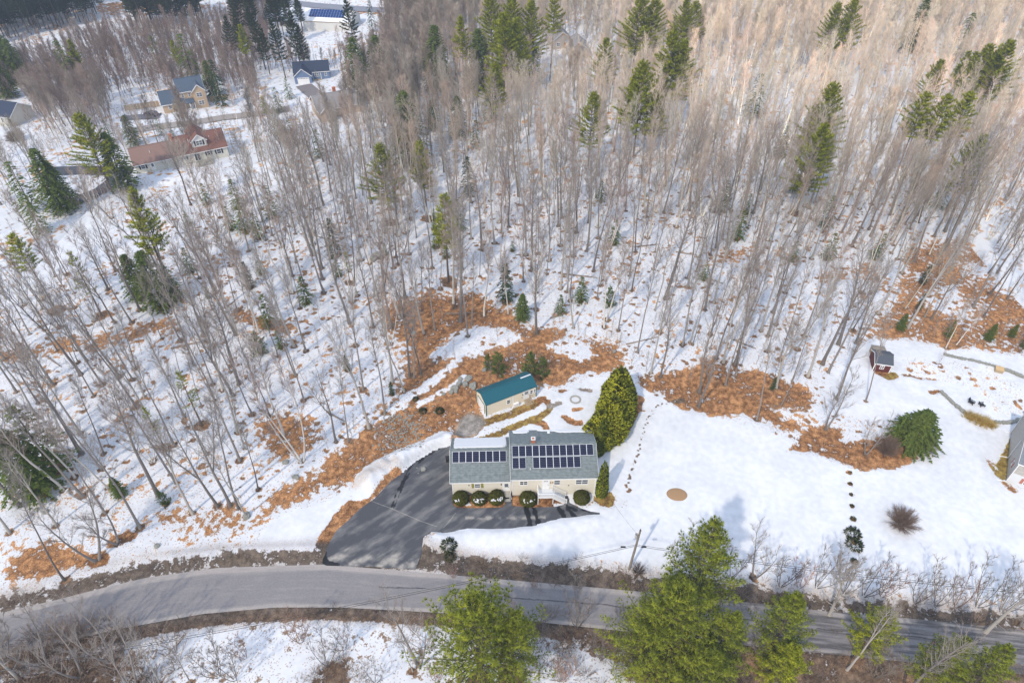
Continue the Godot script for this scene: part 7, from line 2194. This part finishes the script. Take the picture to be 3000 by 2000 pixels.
func build_tarmac() -> void:
	var mb := MB.new()
	var n := 240
	var top := Curve2D.new()
	for p: Vector2 in road_top: top.add_point(p)
	var low := Curve2D.new()
	for p: Vector2 in road_low: low.add_point(p)
	for k in n + 1:
		var u := float(k) / n
		var a := top.sample_baked(u * top.get_baked_length())
		var b := low.sample_baked(u * low.get_baked_length())
		for j in 9:
			var v := j / 8.0
			var p := a.lerp(b, v)
			mb.v.push_back(Vector3(p.x, 0.05 + 0.07 * (1.0 - pow(2.0 * v - 1.0, 2.0)) + 0.0, p.y))
			mb.n.push_back(Vector3.UP)
			mb.c.push_back(Color.WHITE)
			mb.u.push_back(Vector2(u, v))
	for k in n:
		for j in 8:
			var q := k * 9 + j
			mb.i.append_array(PackedInt32Array([q, q + 9, q + 10, q, q + 10, q + 1]))
	structure("road", mb.mesh(road_material()))
	# driveway
	var poly := PackedVector2Array(drive)
	var lo := poly[0]
	var hi := poly[0]
	for p in poly:
		lo = lo.min(p); hi = hi.max(p)
	var sz := hi - lo
	var W := 768
	var Hh := 512
	var fn := FastNoiseLite.new()
	fn.seed = 71
	fn.frequency = 0.011
	fn.fractal_octaves = 4
	var r := RandomNumberGenerator.new()
	r.seed = 72
	var im := Image.create(W, Hh, false, Image.FORMAT_RGB8)
	var a := lin(0.062, 0.064, 0.072)
	var pale := lin(0.165, 0.16, 0.16)
	var tan_ := lin(0.36, 0.33, 0.29)
	var wet := lin(0.010, 0.010, 0.012)
	var streaks := [[[Vector2(2.07, -60.06), Vector2(2.31, -58.98), Vector2(2.55, -57.96), Vector2(2.62, -56.62)], 0.42], [[Vector2(3.26, -60), Vector2(3.59, -58.8), Vector2(3.77, -57.79), Vector2(4.14, -56.62)], 0.34], [[Vector2(7.04, -60), Vector2(7.41, -59.28), Vector2(7.76, -58.2)], 0.4], [[Vector2(8.31, -60.49), Vector2(8.85, -59.28), Vector2(9.51, -58.38)], 0.34], [[Vector2(8.55, -60.25), Vector2(9.54, -59.58)], 0.25], [[Vector2(10.84, -59.64), Vector2(11.82, -59.1)], 0.25], [[Vector2(-13.23, -70.33), Vector2(-14.9, -69.28), Vector2(-16.13, -67.91), Vector2(-16.95, -65.57), Vector2(-17.89, -62.35), Vector2(-18.21, -60)], 0.16], [[Vector2(-14.46, -69.28), Vector2(-16.25, -66.56), Vector2(-17.06, -64.27), Vector2(-17.43, -62.04), Vector2(-17.94, -59.88)], 0.14], [[Vector2(-11.25, -72.1), Vector2(-13.23, -70.33)], 0.18], [[Vector2(-26.82, -51.55), Vector2(-26.09, -50.8), Vector2(-24.78, -50.27)], 0.5], [[Vector2(-26.96, -52.68), Vector2(-26.44, -51.33)], 0.35]]
	var cracks := [[Vector2(-21.4, -61.23), Vector2(-18.09, -59.88), Vector2(-13.75, -57.79), Vector2(-11.12, -56.79)], [Vector2(-8.48, -59.16), Vector2(-9.27, -57.79), Vector2(-10.1, -56.62)]]
	for y in Hh:
		for x in W:
			var p := lo + Vector2(sz.x * (x + 0.5) / W, sz.y * (y + 0.5) / Hh)
			var s := fn.get_noise_2d((x - y) * 0.45, (y + x) * 1.7)
			var s2 := fn.get_noise_2d(x * 2.6, y * 2.6)
			var k := clampf(s * 1.25 + 0.25 + s2 * 0.3, 0, 1)
			var q := a.lerp(pale, k)
			# dusty scuffs in front of the beds, towards the road and up by the garage
			var near_road := smoothstep(0.86, 0.98, float(y) / Hh + s * 0.12)
			q = q.lerp(tan_, clampf(near_road * (0.5 + s2), 0, 0.85))
			var band := exp(-pow((p.y + 58.3) / 0.35, 2.0)) + exp(-pow((p.y + 56.1) / 0.3, 2.0))
			if p.x > -7.0 and p.x < 5.0:
				q = q.lerp(tan_, clampf(band * (s2 * 1.6 + 0.25), 0, 0.7))
			for st in streaks:
				var pts: Array = st[0]
				var d := 1e9
				for e in pts.size() - 1:
					d = minf(d, p.distance_to(Geometry2D.get_closest_point_to_segment(p, pts[e], pts[e + 1])))
				if d < st[1] + 0.3:
					q = q.lerp(wet, 0.9 * smoothstep(st[1] + 0.05, st[1] - 0.12, d + s2 * 0.35))
			for cr: Array in cracks:
				for e in cr.size() - 1:
					var d := p.distance_to(Geometry2D.get_closest_point_to_segment(p, cr[e], cr[e + 1]))
					if d < 0.06 + s2 * 0.06:
						q = q.lerp(tan_, 0.55)
			var g := r.randf_range(-0.018, 0.018)
			im.set_pixel(x, y, Color(q.r + g, q.g + g, q.b + g))
	var m := StandardMaterial3D.new()
	m.albedo_texture = ImageTexture.create_from_image(im)
	m.texture_repeat = false
	m.roughness = 0.6
	m.metallic_specular = 0.35
	var tri := Geometry2D.triangulate_polygon(poly)
	mb = MB.new()
	for p in poly:
		mb.v.push_back(Vector3(p.x, 0.085, p.y))
		mb.n.push_back(Vector3.UP)
		mb.c.push_back(Color.WHITE)
		mb.u.push_back((p - lo) / sz)
	for k in range(0, tri.size(), 3):
		var p0 := poly[tri[k]]
		var flip := (poly[tri[k + 1]] - p0).cross(poly[tri[k + 2]] - p0) < 0
		mb.i.append_array(PackedInt32Array([tri[k], tri[k + 2], tri[k + 1]] if flip else [tri[k], tri[k + 1], tri[k + 2]]))
	structure("driveway", mb.mesh(m))
	# drives and roads of the other houses, laid over the slope
	side_road("red_house_driveway", [Vector2(-124.89, -165.69), Vector2(-114.43, -166.69), Vector2(-106.66, -165.69), Vector2(-101.43, -166.69)], 5.0, flat(0.075, 0.08, 0.095))
	side_road("red_house_driveway", [Vector2(-105.73, -166.69), Vector2(-103.61, -160.85), Vector2(-104.67, -155.33), Vector2(-107.38, -151.82), Vector2(-110.01, -148.43)], 4.5, flat(0.075, 0.08, 0.095))
	side_road("tan_house_driveway", [Vector2(-120.38, -201.98), Vector2(-116.24, -203.37), Vector2(-109.18, -204.21)], 4.5, flat(0.11, 0.12, 0.15))
	side_road("neighbour_lane", [Vector2(-113.72, -192.69), Vector2(-105.92, -196.06), Vector2(-97.63, -198.71), Vector2(-88.7, -203.22), Vector2(-78.81, -205.67), Vector2(-70.13, -209.46)], 4.5, flat(0.28, 0.25, 0.23))
	side_road("blue_house_driveway", [Vector2(-70.8, -230.59), Vector2(-67.99, -226.04), Vector2(-62.72, -217.73), Vector2(-57.48, -208.58), Vector2(-53.93, -201.55)], 5.5, flat(0.17, 0.15, 0.15))
	side_road("far_road", [Vector2(-153.9, -355.08), Vector2(-124.83, -345.15), Vector2(-107.74, -340.88), Vector2(-88.8, -333.92), Vector2(-70.08, -325.61), Vector2(-55.25, -318.69), Vector2(-36.42, -310.5)], 6.5, flat(0.20, 0.21, 0.25))
	side_road("cabin_lane", [Vector2(-18.81, -236.93), Vector2(-11.84, -239.44), Vector2(0, -239.81)], 4.0, flat(0.36, 0.31, 0.28))

func side_road(called: String, pts: Array, width: float, mat: Material) -> void:
	var c := Curve2D.new()
	for p: Vector2 in pts: c.add_point(p)
	var ln := c.get_baked_length()
	var n := int(ln / 2.0) + 2
	var mb := MB.new()
	for k in n + 1:
		var p := c.sample_baked(ln * k / n)
		var t := (c.sample_baked(minf(ln, ln * k / n + 0.5)) - c.sample_baked(maxf(0, ln * k / n - 0.5))).normalized()
		for s: float in [-0.5, 0.0, 0.5]:
			var q := p + Vector2(-t.y, t.x) * width * s
			mb.v.push_back(Vector3(q.x, maxf(terr(q.x, q.y), far_height(q.x, q.y) if q.y < -158.0 else near_height(q.x, q.y)) + 0.16, q.y))
			mb.n.push_back(Vector3.UP)
			mb.c.push_back(Color.WHITE)
	for k in n:
		for j in 2:
			var q := k * 3 + j
			mb.quad(mb.v[q], mb.v[q + 1], mb.v[q + 4], mb.v[q + 3], Vector3.UP)
	var clean := MB.new()
	for k in range((n + 1) * 3, mb.v.size()):
		clean.v.push_back(mb.v[k]); clean.n.push_back(mb.n[k]); clean.c.push_back(mb.c[k])
		clean.u.push_back(Vector2.ZERO)
	for k in mb.i: clean.i.push_back(k - (n + 1) * 3)
	structure(called, clean.mesh(mat))

func _ready() -> void:
	# camera
	var cam := Camera3D.new()
	cam.name = "camera"
	cam.position = EYE
	cam.rotation_degrees.x = -42.0
	cam.fov = 53.0407
	cam.near = 0.5
	cam.far = 6000.0
	add_child(cam)
	# sky, sun, air and exposure
	var env := Environment.new()
	env.background_mode = Environment.BG_SKY
	var sky := Sky.new()
	var sm := ProceduralSkyMaterial.new()
	sm.sky_top_color = Color(0.74, 0.80, 0.90)
	sm.sky_horizon_color = Color(0.95, 0.96, 0.98)
	sm.ground_horizon_color = Color(0.8, 0.8, 0.8)
	sm.ground_bottom_color = Color(0.5, 0.5, 0.5)
	sm.sky_curve = 0.2
	sky.sky_material = sm
	env.sky = sky
	env.tonemap_mode = Environment.TONE_MAPPER_LINEAR
	env.tonemap_exposure = 1.72
	env.sdfgi_enabled = true
	env.ssao_enabled = true
	env.ssil_enabled = true
	env.fog_enabled = true
	env.fog_density = 0.0003
	env.fog_light_color = Color(0.80, 0.86, 0.95)
	var we := WorldEnvironment.new()
	we.name = "environment"
	we.environment = env
	add_child(we)
	var sun := DirectionalLight3D.new()
	sun.name = "sun"
	sun.light_energy = 0.6
	sun.light_color = Color(1.0, 0.945, 0.86)
	sun.light_angular_distance = 1.5
	sun.shadow_enabled = true
	sun.position = Vector3(-50, 80, 40)
	add_child(sun)
	sun.look_at(sun.position + Vector3(0.54 * 0.70, -0.71, -0.84 * 0.70))
	var t0 := Time.get_ticks_msec()
	rng.seed = 1
	make_materials()
	make_landmarks()
	paint_fields()
	gather_trees()
	print("fields ", Time.get_ticks_msec() - t0)
	build_ground(wells())
	build_tarmac()
	print("ground ", Time.get_ticks_msec() - t0)
	main_house()
	outbuilding()
	red_shed()
	far_houses()
	yard_things()
	parked_car()
	fence("tan board fence left of the tan house's garage wing", Vector2(-122, -208.79), Vector2(-112.67, -212.94))
	fence("tan board fence right of the tan house, before the dark evergreens", Vector2(-97.84, -216.6), Vector2(-92.86, -218.7))
	print("things ", Time.get_ticks_msec() - t0)
	make_trees()
	print("kinds ", Time.get_ticks_msec() - t0)
	plant_woods()
	print("woods ", Time.get_ticks_msec() - t0)
